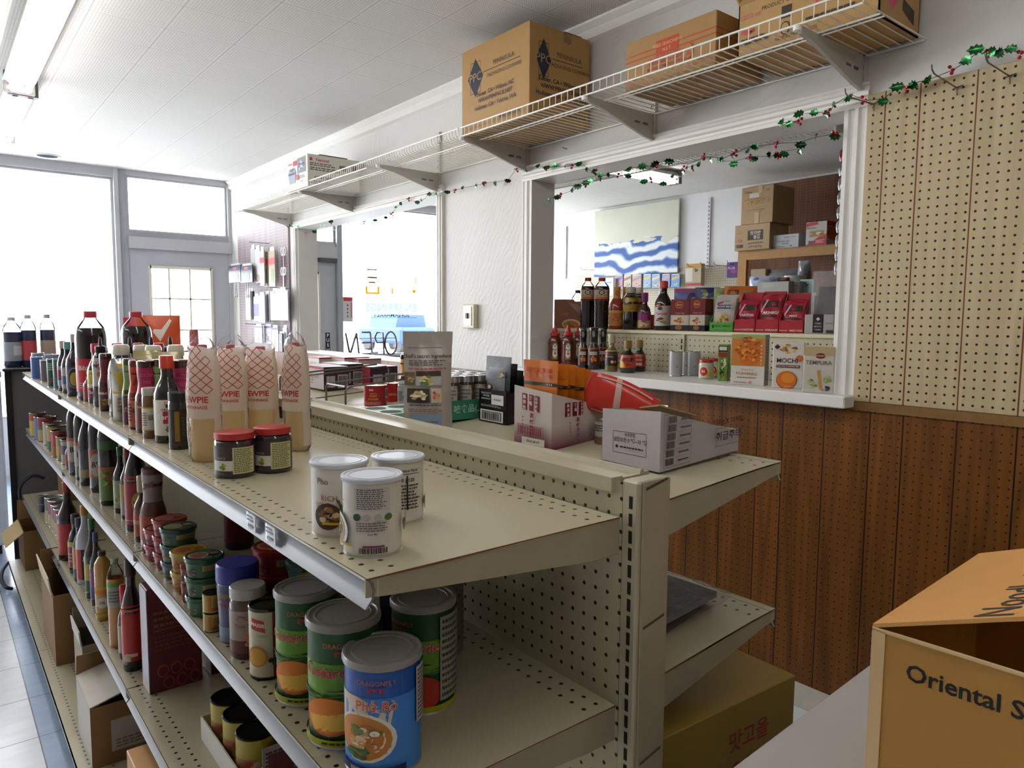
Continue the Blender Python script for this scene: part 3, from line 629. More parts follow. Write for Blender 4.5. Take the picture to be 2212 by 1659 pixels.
d = carton('appliance_box', 'white rice cooker style box with red lettering on the far wire shelf', 'box', 1.954, 2.32, 4.517, 4.861, ZW+.003, H+1.045, 'd6d2c6', {
    'x-': [('T', 'National', -.32, .36, .10, 'c2344a', .02), ('R', -.18, .02, .26, .42, 'c2344a'), ('R', .02, .42, -.02, .46, '7b7f84'), ('N', .22, .22, .18, .2, ['4a4e54', 'a9adb0', 'c4c6c6'], 16, .25), ('F', [(-.42, .08), (-.36, .2), (-.12, .22), (-.04, .08), (-.08, -.28), (-.36, -.28)], '8a93a0'), ('R', -.40, -.06, .0, .06, '30343c'), ('E', -.23, .15, .10, .05, '5a626e'), ('R', -.02, .10, -.22, -.04, 'c2344a'), ('T', 'NF-RT', .25, -.30, .09, '6a6a6a'), ('P', .05, .45, -.2, -.1, 2, '6a6a6a')],
    'y-': [('R', -.46, -.41, .30, .40, 'c2344a'), ('T', 'National', -.22, .34, .13, 'c2344a', .02), ('P', -.46, .1, .14, .26, 2, '55524e'), ('P', -.46, .2, .0, .12, 2, '55524e'), ('T', 'NF-RT300A', -.20, -.22, .13, '3a3836', .015), ('P', -.46, .0, -.42, -.30, 2, '55524e'), ('B', .34, .46, .15, .32, '3a3836'), ('B', .1, .24, .1, .26, '3a3836')]})
MB().box(-.1, .1, -.172, .172, .208, .2095, C('6a3a2c', .5)).build('torn_lid_edge', d, smooth=0)
# ---- holly garland
gl = thing('holly_garland', (0, 0, 0), 'green and red foil holly garland draped along the tops of both openings', 'garland')
XG = XW-.030
S1 = [(625, 489), (647, 489), (664, 506), (680, 499), (697, 484), (716, 480), (725, 495), (756, 482), (786, 479), (814, 474), (834, 469), (849, 463), (858, 450), (871, 437), (884, 430), (905, 438), (916, 434), (931, 418), (947, 420), (968, 413), (984, 411), (1005, 406), (1030, 401), (1050, 396), (1075, 393), (1100, 390), (1120, 366), (1140, 369), (1165, 358), (1185, 362), (1202, 360), (1223, 360), (1240, 358), (1255, 351), (1271, 365), (1284, 372), (1299, 379), (1318, 379), (1337, 376), (1362, 362), (1388, 360), (1422, 357), (1451, 352), (1492, 355), (1524, 341), (1544, 340), (1562, 344), (1587, 332), (1619, 319), (1635, 316), (1680, 311), (1730, 308), (1761, 297), (1809, 289)]
S2 = [(1190, 430), (1204, 422), (1214, 420), (1239, 412), (1255, 403), (1268, 398), (1282, 392), (1299, 384)]
S3 = [(1362, 376), (1394, 389), (1410, 388), (1435, 392), (1454, 378), (1476, 367), (1500, 358), (1517, 354)]
S4 = [(1552, 348), (1590, 349), (1622, 341), (1632, 338), (1666, 338), (1688, 335), (1698, 327), (1726, 322)]
S5 = [(1690, 267), (1710, 264), (1726, 262), (1734, 246), (1761, 245), (1790, 244), (1808, 226), (1840, 205), (1872, 218), (1910, 215), (1941, 192), (1961, 190), (1980, 180), (2011, 171), (2060, 152), (2091, 131), (2117, 109), (2138, 112), (2166, 114), (2184, 109), (2208, 114), (2240, 112)]
gr = [C(h, .18, .75, .6, .2, 60) for h in ('1d5a2c', '2a7a3e', '123c1e')]; rd = C('b0182c', .2, .4, .6, .1)
def leafmesh(m):
    k = MB(); pts = [(0, -.017)]; sp = [(.005, -.012), (.010, -.011), (.007, -.005), (.0125, -.001), (.0075, .004), (.010, .010), (.004, .012), (0, .019)]
    V = [(0, 0, 0)]; ring = pts+sp+[(-x, y) for x, y in sp[-2::-1]]; V += [(x, y, .25*abs(x)-.003*(abs(y)/.019)) for x, y in ring]; n = len(ring)
    return k.add(V, [(0, 1+i, 1+(i+1) % n) for i in range(n)], m)
lf = [leafmesh(m) for m in gr]; lp = []; bp_ = []
rr = random.Random(5)
def berry():
    k = MB()
    for dx, dy, dz in ((0, 0, 0), (.008, .004, .004), (-.006, .006, .008)):
        k.lathe([(0, -.0045), (.0032, -.0032), (.0045, 0), (.0032, .0032), (0, .0045)], rd, 7, (dx, dy, dz)); k.tube([(0, 0, -.012), (dx, dy, dz)], .0008, rd, 3)
    return k
nleaf = 0
for S in (S1, S2, S3, S4, S5):
    P = []
    for i, (px, py) in enumerate(S):
        p = at_x(px, py, XG if S is not S5 else XG-.02); p.x += rr.uniform(-.012, .0); P.append(p)
    MB().tube(P, .0011, C('2a4a2a', .5), 4).build('string', gl)
    for i, p in enumerate(P):
        rot = (rr.uniform(-.9, .9), rr.uniform(.9, 2.0), rr.uniform(-.8, .8))
        if i % 3 == 2:
            if not bp_: o = berry().build('berry_sprig', gl); bp_.append(o)
            else: o = bp_[0].copy(); COL.objects.link(o)
            o.location = p; o.rotation_euler = rot; o.scale = (1.25,)*3
        if i % 3 != 2 or i % 2:
            for _ in range(1 if i % 3 else 1):
                k = rr.randrange(3)
                if len(lp) <= k or nleaf < 3:
                    k = min(nleaf, 2); o = lf[k].build('leaf', gl); lp.append(o)
                else: o = lp[k].copy(); COL.objects.link(o)
                nleaf += 1; o.location = p+Vector((-.004, rr.uniform(-.008, .008), rr.uniform(-.012, .006))); o.rotation_euler = rot; o.scale = (rr.uniform(1.0, 1.3),)*3
# ---- peg hooks in the cream peg board
for k, (b_, t_) in enumerate((((1889, 226), (1825, 197)), ((2069, 191), (2012, 146)), ((2183, 166), (2129, 121)))):
    p = at_x(*b_, XW-.022); q = at_y(*t_, p.y); g = MB(); m = C('76706a', .35, .7)
    g.tube([(p.x+.004, p.y, p.z+.004), (p.x-.01, p.y, p.z), (q.x+.02, p.y, q.z-.012), (q.x+.004, p.y, q.z-.004), (q.x, p.y, q.z+.008)], .0022, m, 6)
    g.tube([(p.x-.006, p.y-.016, p.z+.004), (p.x-.006, p.y+.010, p.z)], .002, m, 5); g.tube([(p.x-.006, p.y, p.z), (p.x-.004, p.y, p.z-.02)], .0022, m, 5)
    tag(g.build('peg_hook'), ('empty wire peg hook nearest the white casing', 'empty wire peg hook, middle one on the cream peg board', 'empty wire peg hook at the right edge of the cream peg board')[k], 'hook')
n = MB().tube([(XW-.0005, 0, 0), (XW-.03, -.004, .002)], .0016, C('3a3632', .5, .5), 6).lathe([(0, 0), (.005, .001), (0, .002)], C('3a3632', .5, .5), 8, (XW-.03, -.004, .001)); p = at_x(1225, 322, XW); n.build('nail', None, (0, p.y, p.z)); tag(bpy.data.objects['nail'], 'single bare nail in the wall under the largest brown box', 'nail')
# ================================================================== BOTTLES, JARS, TINS
STY = {
 'soy': ([(.9, 0), (1, .015), (1, .50), (.95, .57), (.74, .66), (.47, .74), (.43, .78), (.43, .85)], [(.47, .85), (.52, .855), (.52, .985), (.46, 1)]),
 'squeeze': ([(.9, 0), (1, .02), (1, .28), (.94, .38), (.96, .48), (1, .58), (.95, .67), (.6, .75)], [(.70, .75), (.74, .76), (.72, .82), (.42, .85), (.2, .96), (.1, 1)]),
 'jug': ([(.88, 0), (1, .03), (1, .70), (.97, .76), (.86, .81), (.66, .86), (.42, .91), (.36, .935)], [(.38, .925), (.42, .93), (.42, .99), (.36, 1)]),
 'pet': ([(.9, 0), (1, .015)]+[((.95 if i % 2 else 1), .03+.045*i) for i in range(11)]+[(1, .53), (1, .78), (.93, .83), (.55, .90), (.40, .925), (.38, .94)], [(.44, .935), (.46, .94), (.46, .99), (.42, 1)]),
 'slim': ([(.92, 0), (1, .015), (1, .52), (.9, .60), (.52, .70), (.36, .77), (.32, .87)], [(.37, .865), (.39, .87), (.39, .99), (.33, 1)]),
 'jar': ([(.92, 0), (1, .03), (1, .76), (.96, .81), (.88, .85)], [(.93, .845), (.98, .85), (.98, .985), (.92, 1)]),
 'okon': ([(.85, 0), (1, .03), (1, .30), (.92, .42), (.96, .55), (1, .63), (.85, .76), (.6, .83), (.56, .86)], [(.58, .855), (.64, .88), (.64, .965), (.52, 1)]),
 'dropper': ([(.85, 0), (1, .03), (1, .30), (.94, .42), (1, .60), (.8, .72), (.55, .78)], [(.60, .775), (.62, .78), (.60, .86), (.2, .88), (.15, .97), (.05, 1)]),
 'cruet': ([(.92, 0), (1, .03), (1, .46), (.86, .57), (.46, .67), (.42, .76)], [(.5, .75), (.54, .77), (.54, .98), (.45, 1)]),
 'tub': ([(.86, 0), (.97, .78)], [(1, .77), (1.02, .79), (1.02, .97), (.95, 1)]),
 'tin': ([(1, 0), (1, .012), (.965, .02), (.965, .94)], [(1.0, .925), (1.04, .93), (1.04, .972), (1.01, .988), (.94, .988), (.92, .976), (.80, .976), (.79, .984), (.76, .984), (.75, .976), (0, .976)]),
 'can': ([(.98, 0), (1, .01), (1, .03), (.97, .045), (.97, .955), (1, .97), (1, .99), (.95, 1), (.92, .97), (.6, .965), (0, .965)], None),
 'shrink': ([(.9, 0), (1, .02), (1, .42), (.95, .50), (.72, .60), (.66, .66), (.70, .74), (.76, .80), (.74, .86), (.78, .93), (.76, .985), (.6, 1)], None),
}
def rad_at(prof, t):
    for (r0, z0), (r1, z1) in zip(prof, prof[1:]):
        if z0 <= t <= z1 and z1 > z0: return r0+(r1-r0)*(t-z0)/(z1-z0)
    return prof[0][0] if t < prof[0][1] else prof[-1][0]
def profsurf(prof, R, h, zc, sx=1., sy=1., ang=0., eps=.0005):
    def S(a, b, L):
        z = min(max(zc+b, 0), h); r = R*rad_at(prof, z/h)+eps*L; t = ang+a/R
        return Vector((r*sx*math.cos(t), r*sy*math.sin(t), zc+b))
    return S
def bottle(name, label, cat, pos, R, h, sty, body, cap=None, labels=(), fill=None, group=None, rot=0., sx=1., sy=1., bname='body'):
    """upright container: body (> nothing), cap and printed labels as parts; labels: (z0, z1, colour, items, half angle or None)"""
    x, y, z = pos; r = thing(name, (x, y, z), label, cat, face_cam(x, y)+rot, group); bp, cp = STY[sty]
    if isinstance(body, str): body = gloss(body)
    b = MB(); pr = [(a*R, c*h) for a, c in bp]
    if fill: b.lathe(pr, [body if (bp[i][1]+bp[i+1][1])/2 < fill else CLEAR for i in range(len(bp)-1)], 22, sx=sx, sy=sy)
    else: b.lathe(pr, body, 22, sx=sx, sy=sy)
    b.build(bname, r, smooth=.9)
    if cp and cap:
        cm = C(cap, .35, var=.04) if isinstance(cap, str) else cap
        g = MB().lathe([(a*R, c*h) for a, c in cp], cm, 22, sx=sx, sy=sy)
        g.build('lid' if sty in ('jar', 'tub', 'tin') else 'cap', r, smooth=.6)
    for L in labels:
        z0, z1, col, items = L[:4]; ha = L[4] if len(L) > 4 and L[4] else PI; off = L[5] if len(L) > 5 else 0.
        S = profsurf(bp, R, h, (z0+z1)/2*h, sx, sy, off); W = 2*ha*R; Hh = (z1-z0)*h; m = MB()
        m.grid(lambda u, v: S((u-.5)*W, (v-.5)*Hh, .6), 28 if ha > 2 else 12, 5 if rad_at(bp, z0) != rad_at(bp, z1) else 1, C(col, .4, var=.03) if isinstance(col, str) else col)
        m.deco(lambda a, c, l: S(a, c, .6+l*.6), W, Hh, items); m.build('label', r, smooth=.9)
    return r
def can(name, label, cat, pos, R, h, col, items=(), group=None, rot=0., top='b8b8ba', z0=.045, z1=.955):
    r = thing(name, pos, label, cat, face_cam(pos[0], pos[1])+rot, group); bp = STY['can'][0]; mt = C(top, .22, .9, .5, .04, 12)
    MB().lathe([(a*R, c*h) for a, c in bp], mt, 22).build('shell', r, smooth=.6)
    S = profsurf(bp, R, h, h/2); W = 2*PI*R; Hh = h*(z1-z0); m = MB()
    m.grid(lambda u, v: S((u-.5)*W, (v-.5)*Hh+h*((z0+z1)/2-.5), .6), 28, 1, C(col, .3, var=.04))
    m.deco(lambda a, c, l: S(a, c+h*((z0+z1)/2-.5), .6+l*.6), W, Hh, items); m.build('label', r, smooth=.9); return r
def px(l, r, yb, yt, z):
    x, y, R = cyl_at(l, r, yb, z); return (x, y, z), R, z_at(x, y, yt)-z
FOOD = ['8a5a2a', 'c98a3a', '5a3a1e', 'd8b878', '3c5a24']
# ---- soup tins at the near end of the top shelf
def soup(l, r, yb, yt, label, rot, items):
    p, R, h = px(l, r, yb, yt, Z1); R *= .97
    return bottle('soup_tin', label, 'tin', p, R, h, 'tin', C('b7b2a8', .3, .6), film('lid_film%d' % l, (.75, .76, .8, 1), .25, .12, .75, 'cfd2d8'), [(.035, .93, 'c9c2b8', items)], None, 'soup tins', rot)
nut = [('T', 'Nutrition Facts', 0, .36, .07, '2a2624', .015), ('R', -.09, .09, .30, .31, '2a2624'), ('T', '60 | 120', 0, .20, .085, '2a2624', .02), ('P', -.09, .09, -.30, .14, 8, '3a3634'), ('R', -.005, .005, -.3, .28, '2a2624'), ('R', -.09, .09, -.12, -.11, '2a2624')]
shade = ('N', -.27, -.02, .07, .25, ['8a6a48', 'a88a60', '6a4a30', 'c0a880'], 16, .4)
soup(673, 797, 1163, 990, 'white lidded soup tin, rear left of the three, with bowl picture facing the aisle', -.25, [('T', 'Pho', -.06, .30, .13, '7a3a2a'), ('T', 'RICH', -.02, .05, .12, 'a8603a'), ('T', 'SOUP', -.06, -.05, .10, '8a3a2a'), ('E', -.03, -.22, .085, .20, '4a3018'), ('N', -.03, -.22, .07, .17, ['7a5230', 'c8b088', '2e2014', '96683c'], 18, .35), ('F', [(.02, .05), (.04, .03), (.09, -.25), (.07, -.28)], '4e6030'), ('R', -.06, .04, -.34, -.30, 'c09a20'), ('E', .06, -.36, .03, .06, 'c0682a'), ('P', .10, .16, -.35, .25, 9, '4a4442')])
soup(803, 918, 1134, 980, 'white lidded soup tin, rear right of the three, with nutrition facts showing', .35, nut+[('N', .17, -.2, .05, .2, ['8a6a48', '5a6a38', '6a4a30'], 12, .4)])
soup(740, 871, 1207, 1020, 'white lidded soup tin standing nearest the shelf corner, back label and bar code showing', .0, [('R', -.10, .10, .12, .44, 'bdb6ad'), ('P', -.085, .085, .14, .43, 10, '5a5452'), ('E', -.085, .03, .022, .05, '2f4a26'), ('E', -.03, .03, .022, .05, 'a8a49c'), ('E', .03, .03, .022, .05, 'a8a49c'), ('E', .085, .03, .022, .05, '4a6a2c'), ('P', -.085, .085, -.17, -.03, 4, '6a6462'), ('T', 'Scan Me', 0, -.20, .04, '3a1a2a', .01), ('R', -.05, .06, -.385, -.36, '7a2a5a'), ('B', -.07, .09, -.47, -.39, '3a3634'),
     ('T', 'ITS', -.20, .20, .14, 'a0503a'), ('E', -.22, -.18, .085, .24, 'd8d8d8'), ('E', -.235, -.18, .075, .21, 'a87a44'), ('N', -.235, -.15, .06, .16, ['c8a868', '6a4a20', '486030'], 14, .35), ('R', -.25, -.11, -.375, -.34, 'b89a28'), ('N', .22, -.1, .05, .2, ['8a6a48', '5a6a38'], 10, .4)])
# ---- two dark jars with red lids
for k, q in enumerate(((467, 550, 1035, 931), (551, 630, 1024, 920))):
    p, R, h = px(*q, Z1)
    bottle('sauce_jar', ('dark sauce jar with red lid beside the bagged bottles, left one of the pair', 'dark sauce jar with red lid beside the bagged bottles, right one of the pair')[k], 'jar', p, R, h, 'jar', '241a1c', 'a62a26',
           [(.06, .72, '3b2e30', [('R', -.25, .01, -.32, .02, 'c9c6ba'), ('N', -.10, -.16, .05, .12, ['8a9a2a', 'a8b040', '6a7a20'], 9, .5), ('T', 'SAUCE', -.12, .10, .10, 'b8b0a0'), ('T', 'SAUCE', -.14, -.42, .09, '8a8078'), ('R', .01, .27, -.42, .46, 'c3bb8a'), ('P', .025, .255, -.38, .43, 14, '5a5434')], 2.2)], None, 'red lidded sauce jars', -.15)
# ---- bagged squeeze bottles with red net print
RED = 'b3202c'; BAGF = film('bag_film', (.98, .98, .98, 1), .22, .08, .06, 'ffffff', .8, 45)
def mayo(l, r, yb, yt, label, rot, hh=None):
    p, R, h = px(l, r, yb, yt, Z1); ro = thing('mayonnaise_bottle', p, label, 'bottle', face_cam(p[0], p[1])+rot, 'bagged mayonnaise bottles')
    bt = [(.72, 0), (.84, .03), (.86, .30), (.84, .62), (.66, .76), (.34, .84), (.30, .88), (.30, .93), (.2, .935)]
    MB().lathe([(a*R, c*h) for a, c in bt], [translu('f2dca4', .55, .3)]*6+[C('b32430', .4)]*2, 20, sy=.95, sx=.62).build('squeeze_bottle', ro, smooth=.9)
    bp = [(.80, 0), (.95, .04), (.97, .30), (1.0, .55), (.92, .75), (.70, .90), (.42, .965), (.12, 1)]
    b = MB(); rr = random.Random(l); ph = [rr.uniform(0, 6) for _ in range(6)]; NR = 26
    def bag(th, z):
        r = rad_at(bp, z/h)*R*(1+.035*math.sin(5*th+ph[0]+30*z)+.03*math.sin(9*th+ph[1]-60*z)); k = max(0, (z/h-.86)/.14)
        return Vector((r*.70*math.cos(th)*(1-.6*k), r*math.sin(th)*(1+.9*k)+.014*k*math.sin(ph[2]), z+.008*k*math.sin(3*th+ph[3])))
    b.grid(lambda u, v: bag(2*PI*u, h*v), NR, 24, BAGF)
    def S2(u, v, L): z = min(max(.5*h+v, 0), h); q = bag(u/R, z); return q+Vector((math.cos(u/R), math.sin(u/R), 0))*(.0006*L)
    prn = translu('f6efe9', .62)
    b.grid(lambda u, v: S2((u-.5)*2*PI*R, (v-.5)*.56*h+.13*h, 1), 30, 12, prn)
    for sg in (1, -1): b.grid(lambda u, v: S2(sg*(1.0+u*1.1)*R, (v-1)*.30*h-.15*h+.0*h, 1), 8, 4, prn)
    q0_ = 0; W, Hh = 2.2*R, h
    it = []
    for a in (-.50, -.20, .10):
        for c in range(5):
            X, Y, dw, dh = a, .085+c*.074, .30, .037
            if a > 0 and c == 4: continue
            for sg in (1, -1): it.append(('F', [(X, Y), (X+dw/2, Y+sg*dh), (X+dw/2+.03, Y+sg*dh), (X+.03, Y)], RED)); it.append(('F', [(X+dw, Y), (X+dw/2, Y+sg*dh), (X+dw/2+.03, Y+sg*dh), (X+dw+.03, Y)], RED))
    b.deco(lambda u, v, L: S2(u, v, 2.2), W, Hh, it)
    b.deco(lambda u, v, L: S2(u, v, 2.2), W, Hh, [('T', 'KEWPIE', -.10, .0, .070, RED, .02), ('T', 'MAYONNAISE', -.10, -.06, .036, RED, .012), ('R', .78, .95, -.22, -.13, '4a4a8a'), ('P', .75, .95, -.02, .14, 6, 'd08a84'), ('P', .75, .95, -.10, -.04, 3, '9a9ab8')])
    b.build('clear_bag', ro, smooth=1.2)
mayo(470, 537, 975, 728, 'bagged mayonnaise bottle with red net print, second from the left in the row', -.25); mayo(531, 603, 968, 733, 'bagged mayonnaise bottle with red net print, third from the left in the row', -.15)
mayo(408, 482, 1002, 726, 'bagged mayonnaise bottle with red net print, leftmost and nearest the aisle', -.55); mayo(610, 675, 978, 723, 'bagged mayonnaise bottle with red net print standing alone on the right', -.7)
# ---- front row of sauces on the top shelf
def B(q, name, label, sty, body, cap, labels=(), fill=None, rot=0., group='sauces on the top shelf', z=None, cat='bottle', **k):
    p, R, h = px(*q, Z1 if z is None else z); return bottle(name, label, cat, p, R, h, sty, body, cap, labels, fill, group, rot, **k)
B((338, 394, 958, 768), 'sauce_bottle', 'teriyaki bottle with orange red cap and dark sauce, next to the bagged bottles', 'soy', '160c0a', 'c43a22', [(.09, .50, 'd9d2c4', [('R', -.16, .16, -.16, .18, 'b3242a'), ('T', 'Teriyaki', -.02, .02, .20, 'f0ece4', .02), ('T', 'ORIGINAL', 0, .22, .10, '8a2a22', .01), ('R', -.09, .02, .29, .38, '2a2a2a'), ('N', .0, -.33, .12, .13, ['b0502a', 'd07a3a', '5a7a30', '7a2a1a'], 14, .4), ('P', -.12, .12, .36, .46, 2, 'c05a4a')], 1.5)], None, .1)
B((368, 414, 972, 846), 'sauce_bottle', 'small dark squat bottle with black lid and gold shoulder at the front edge', 'jar', '120c08', '17120f', [(.12, .70, '2a1d10', [('R', -.2, -.02, -.45, .45, '8a6a20'), ('P', .05, .2, -.3, .3, 8, '5a4a30')], 1.2)])
B((311, 346, 948, 837), 'sauce_jar', 'small jar of brown paste with pale lid and white label', 'jar', '6a4a2a', 'a9a69c', [(.16, .62, 'cfc8b4', [('R', -.5, .5, .44, .5, 'b89a3a'), ('R', -.5, .5, -.5, -.44, 'b89a3a'), ('T', '醤油', .05, .05, .25, '5a4a3a'), ('P', -.2, -.05, -.3, .3, 6, '7a6a5a')])], None, cat='jar')
B((297, 347, 936, 778), 'sauce_bottle', 'gluten free bottle with magenta shrink neck, front left of the teriyaki bottle', 'shrink', '3a1a14', None, [(.48, .99, '9c1f4a', [('T', 'GLUTEN', .0, .12, .13, 'd0608a'), ('T', 'FREE', .0, -.06, .13, 'd0608a')]), (.06, .44, '6a2a20', [('T', 'Umeboshi', -.05, .3, .13, 'e0c8a0', .01), ('N', 0, -.1, .1, .35, ['c05a2a', '8a2a1a', 'd09a4a'], 12)])])
B((281, 316, 928, 777), 'sauce_bottle', 'bottle with orange red shrink neck, left of the gluten free bottle', 'shrink', '6a2416', None, [(.44, .99, 'b8401e', [('F', [(-.1, -.3), (.1, .1), (.1, .3), (-.1, -.1)], '8a2a1a')]), (.04, .42, 'b8603a', [('T', 'うまたれ', -.02, .1, .2, '4a1a14', .02), ('N', .05, -.25, .09, .2, ['d8904a', '9a3a20'], 10), ('P', -.2, -.08, -.3, .4, 6, '5a2418')])])
B((268, 298, 918, 774), 'sauce_bottle', 'bottle with green shrink neck behind the orange necked bottle', 'shrink', '3a3418', None, [(.44, .99, '6f8a4a', []), (.04, .42, '4e1c2c', [('T', 'だし', 0, 0, .25, 'd8c8a0')])])
b = B((241, 294, 903, 744), 'sauce_bottle', 'cream capped squeeze bottle of dark sauce at the shelf edge', 'okon', '1b1420', 'c9c0ae', [(.40, .80, 'a39c92', [('R', -.15, .03, .0, .45, '6a4a3a'), ('T', 'お好み', -.02, -.2, .22, '3a2a20', .02), ('N', -.05, .2, .1, .2, ['8a5a30', 'c89a5a', '5a3a20'], 10)])])
k = MB()                                                             # crumpled foil pouch with a yellow band
p = at_z(272, 911, Z1); hh = z_at(p.x, p.y, 772)-Z1
def pouch(name, label, cat, pos, w, h, t, mat, items=(), rz=0., group=None, lean=0., crimp=.03, build=True, topw=1.):
    """pillow pouch standing on its base, front face towards local -Y"""
    rr = random.Random(int(abs(pos[0]*1e4))+int(h*1e4)); ph = [rr.uniform(0, 6) for _ in range(4)]
    def S0(u, v, side):
        prof = math.sin(PI*min(max((v*.93+.07), 0), 1))**.6 if v < .999 else 0
        prof = min(1, prof)*(1-abs(2*u-1)**3)
        if v > 1-crimp*2: prof *= max(0, (1-v)/(crimp*2))*.6
        wr = .0022*math.sin(9*u+ph[0]+5*v)*math.sin(11*v+ph[1])
        wx = w*(1+(topw-1)*v)
        return Vector(((u-.5)*wx, -side*(t/2*prof+.0008)+wr+lean*v*h, v*h))
    m = MB()
    for s in (1, -1): m.grid(lambda u, v: S0(u, v, s), 14, 18, mat)
    def S(a, c, L): v = S0(min(max(a/w+.5, 0), 1), min(max(c/h+.5, 0), 1), 1); v.y -= .0006*L; return v
    m.deco(S, w, h, items); o = m.build(name, None, pos, rz, 1.2); return tag(o, label, cat, group)
def to_cam(x, y, off=0.): return math.atan2(y, x)-PI/2+off           # turn so that local -Y looks back at the camera
pouch('foil_pouch', 'crumpled silver pouch with a yellow band among the sauce bottles', 'pouch', (p.x, p.y+.02, Z1), .055, hh*.98, .04, C('b9b9b4', .22, .6, bump=.5, scale=25), [('R', -.45, .45, -.05, .28, 'b59a22'), ('R', -.2, .3, .34, .42, 'c8a820'), ('P', -.3, .3, -.35, -.1, 4, '8a6a3a')], to_cam(p.x, p.y))
B((217, 249, 889, 763), 'sauce_bottle', 'dark red tonkatsu sauce bottle with flared top in the front row', 'shrink', '2a0c10', None, [(.50, .99, '5a1620', []), (.05, .40, '5c1f1c', [('T', 'TONKATSU', -.06, .25, .16, 'e6d8c8', .02), ('N', .0, -.2, .12, .25, ['7a8a2a', 'b8a040', '8a3a20'], 14)])])
B((205, 240, 880, 727), 'sauce_bottle', 'dark bottle with black nozzle cap behind the tonkatsu bottle', 'dropper', '14101a', '121018', [(.30, .70, 'a9a39a', [('N', 0, 0, .12, .4, ['8a3a24', 'c0603a', '5a2a1a'], 10), ('T', 'YAKI', 0, .3, .2, '2a3a6a')])])
B((194, 230, 872, 742), 'sauce_bottle', 'bottle with square red cap and yellow label in the front row', 'soy', '2a1c14', 'b8242e', [(.10, .56, 'b8a03a', [('R', -.5, .5, -.5, -.15, '7a1a20'), ('R', -.5, .5, -.12, .0, 'c8c0b0'), ('T', 'Sauce', -.05, -.3, .18, 'e8e0d0')])])
B((183, 207, 868, 800), 'sauce_bottle', 'small pale topped bottle beside the red label jug', 'slim', '5a3020', 'c9b68a', [(.1, .5, '9a2028', [])])
JUGL = [(.10, .47, 'b3202e', [('T', 'Bibigo', -.06, .22, .2, 'd8d0c8', .01), ('T', 'sauce', -.02, -.05, .13, 'e0a0a0'), ('E', .08, .0, .04, .12, 'd86a50'), ('P', -.14, -.03, -.4, -.2, 3, 'd8a0a0')])]
p1, R1, h1 = px(172, 234, 866, 672, Z1)
bottle('soy_sauce_jug', 'large clear jug of dark soy sauce with red cap and red label, left one', 'jug', p1, R1, h1, 'jug', gloss('15080a', .1), 'b83040', JUGL, .80, 'large soy sauce jugs')
for (a_, b_, lab) in ((272, .30, 'large clear jug of dark soy sauce with red cap, right one by the door'),):
    q = at_z(272, 853, Z1); bottle('soy_sauce_jug', lab, 'jug', (.66, p1[1]+.33, Z1), R1*1.13, z_at(.66, p1[1]+.33, 673)-Z1, 'jug', gloss('15080a', .1), 'b83040', JUGL, .80, 'large soy sauce jugs')
B((148, 183, 857, 721), 'sauce_bottle', 'tall dark bottle with thin pale capped neck and round label', 'slim', '1a1022', 'b9a9a6', [(.10, .50, '2a2036', [('E', -.02, .0, .13, .42, '8a90a0'), ('E', -.02, .0, .115, .37, '2a2a3a'), ('E', -.02, -.05, .08, .28, 'a89a3a')])])
B((137, 163, 850, 738), 'sauce_bottle', 'bottle with teal cap left of the round label bottle', 'soy', '2a2430', '4f9a92', [(.1, .5, '9a948c', [('R', -.2, .2, -.3, .1, '4a5a80')])])
B((128, 152, 845, 736), 'sauce_bottle', 'bottle with pale pink cap left of the teal capped bottle', 'soy', '2c2638', 'b8908c', [(.1, .5, '8a8a90', [('R', -.2, .2, -.2, .3, '6a2a34')])])
CN = lambda q, label, col, items=(), z=Z1, **k: can('tin_can', label, 'can', *px(*q, z), col, items, k.pop('group', 'tins on the top shelf'), **k)
CN((105, 128, 838, 774), 'tin with dark green label in the front row at the far end', '1f4a3c', [('N', 0, -.3, .2, .15, ['a83a2a', '4a7a3a', 'b8a050'], 12), ('P', -.2, .1, .1, .4, 4, 'a8b0a0')])
CN((118, 140, 843, 774), 'tin with teal and red label beside the dark green tin', '2a6a66', [('R', -.1, .3, -.1, .3, '8a2230')])
CN((90, 112, 826, 777), 'small dark ribbed tin behind the dark green one', '5a5260'); CN((81, 103, 817, 783), 'small white tin with dark blue base print at the far end', '9aa0ac', [('R', -.5, .5, -.5, -.1, '232850')])
CN((72, 96, 812, 762), 'blue grey tin near the far end of the top shelf', '5a6f96', [('R', -.1, .2, -.2, .3, '8a7a6a')]); CN((70, 93, 820, 770), 'slim blue tin last in the row at the far end', '3c5a8e'); CN((95, 135, 800, 765), 'wide blue grey tin under the tall bottles', '6a7a94', [('R', -.5, .5, .1, .35, '4a5a80')])
# taller bottles on the end rack
for q, col, cap, lb, lab in (((12, 47, 796, 685), '232c48', 'c0b8c4', ('8a8f98', [('R', .02, .3, -.2, .3, 'b4b8c0')]), 'dark bottle with grey label on the end rack, leftmost'), ((50, 80, 798, 680), '1f2c52', 'b9aebc', ('b3404a', []), 'dark bottle with red label on the end rack, middle'), ((92, 121, 800, 679), '26304f', 'b8a8b4', ('9a8a7c', []), 'dark bottle with tan label on the end rack, right')):
    x = at_y((q[0]+q[1])/2, q[2], 4.86).x; R = (q[1]-q[0])/2/FPX*depth((x, 4.86, 1.1)); zt = z_at(x, 4.86, q[3])
    bottle('soy_bottle', lab, 'bottle', (x, 4.86, H-.288), R, zt-(H-.288), 'jug', gloss(col, .15), cap, [(.12, .50, lb[0], lb[1])], .72, 'bottles on the end rack')
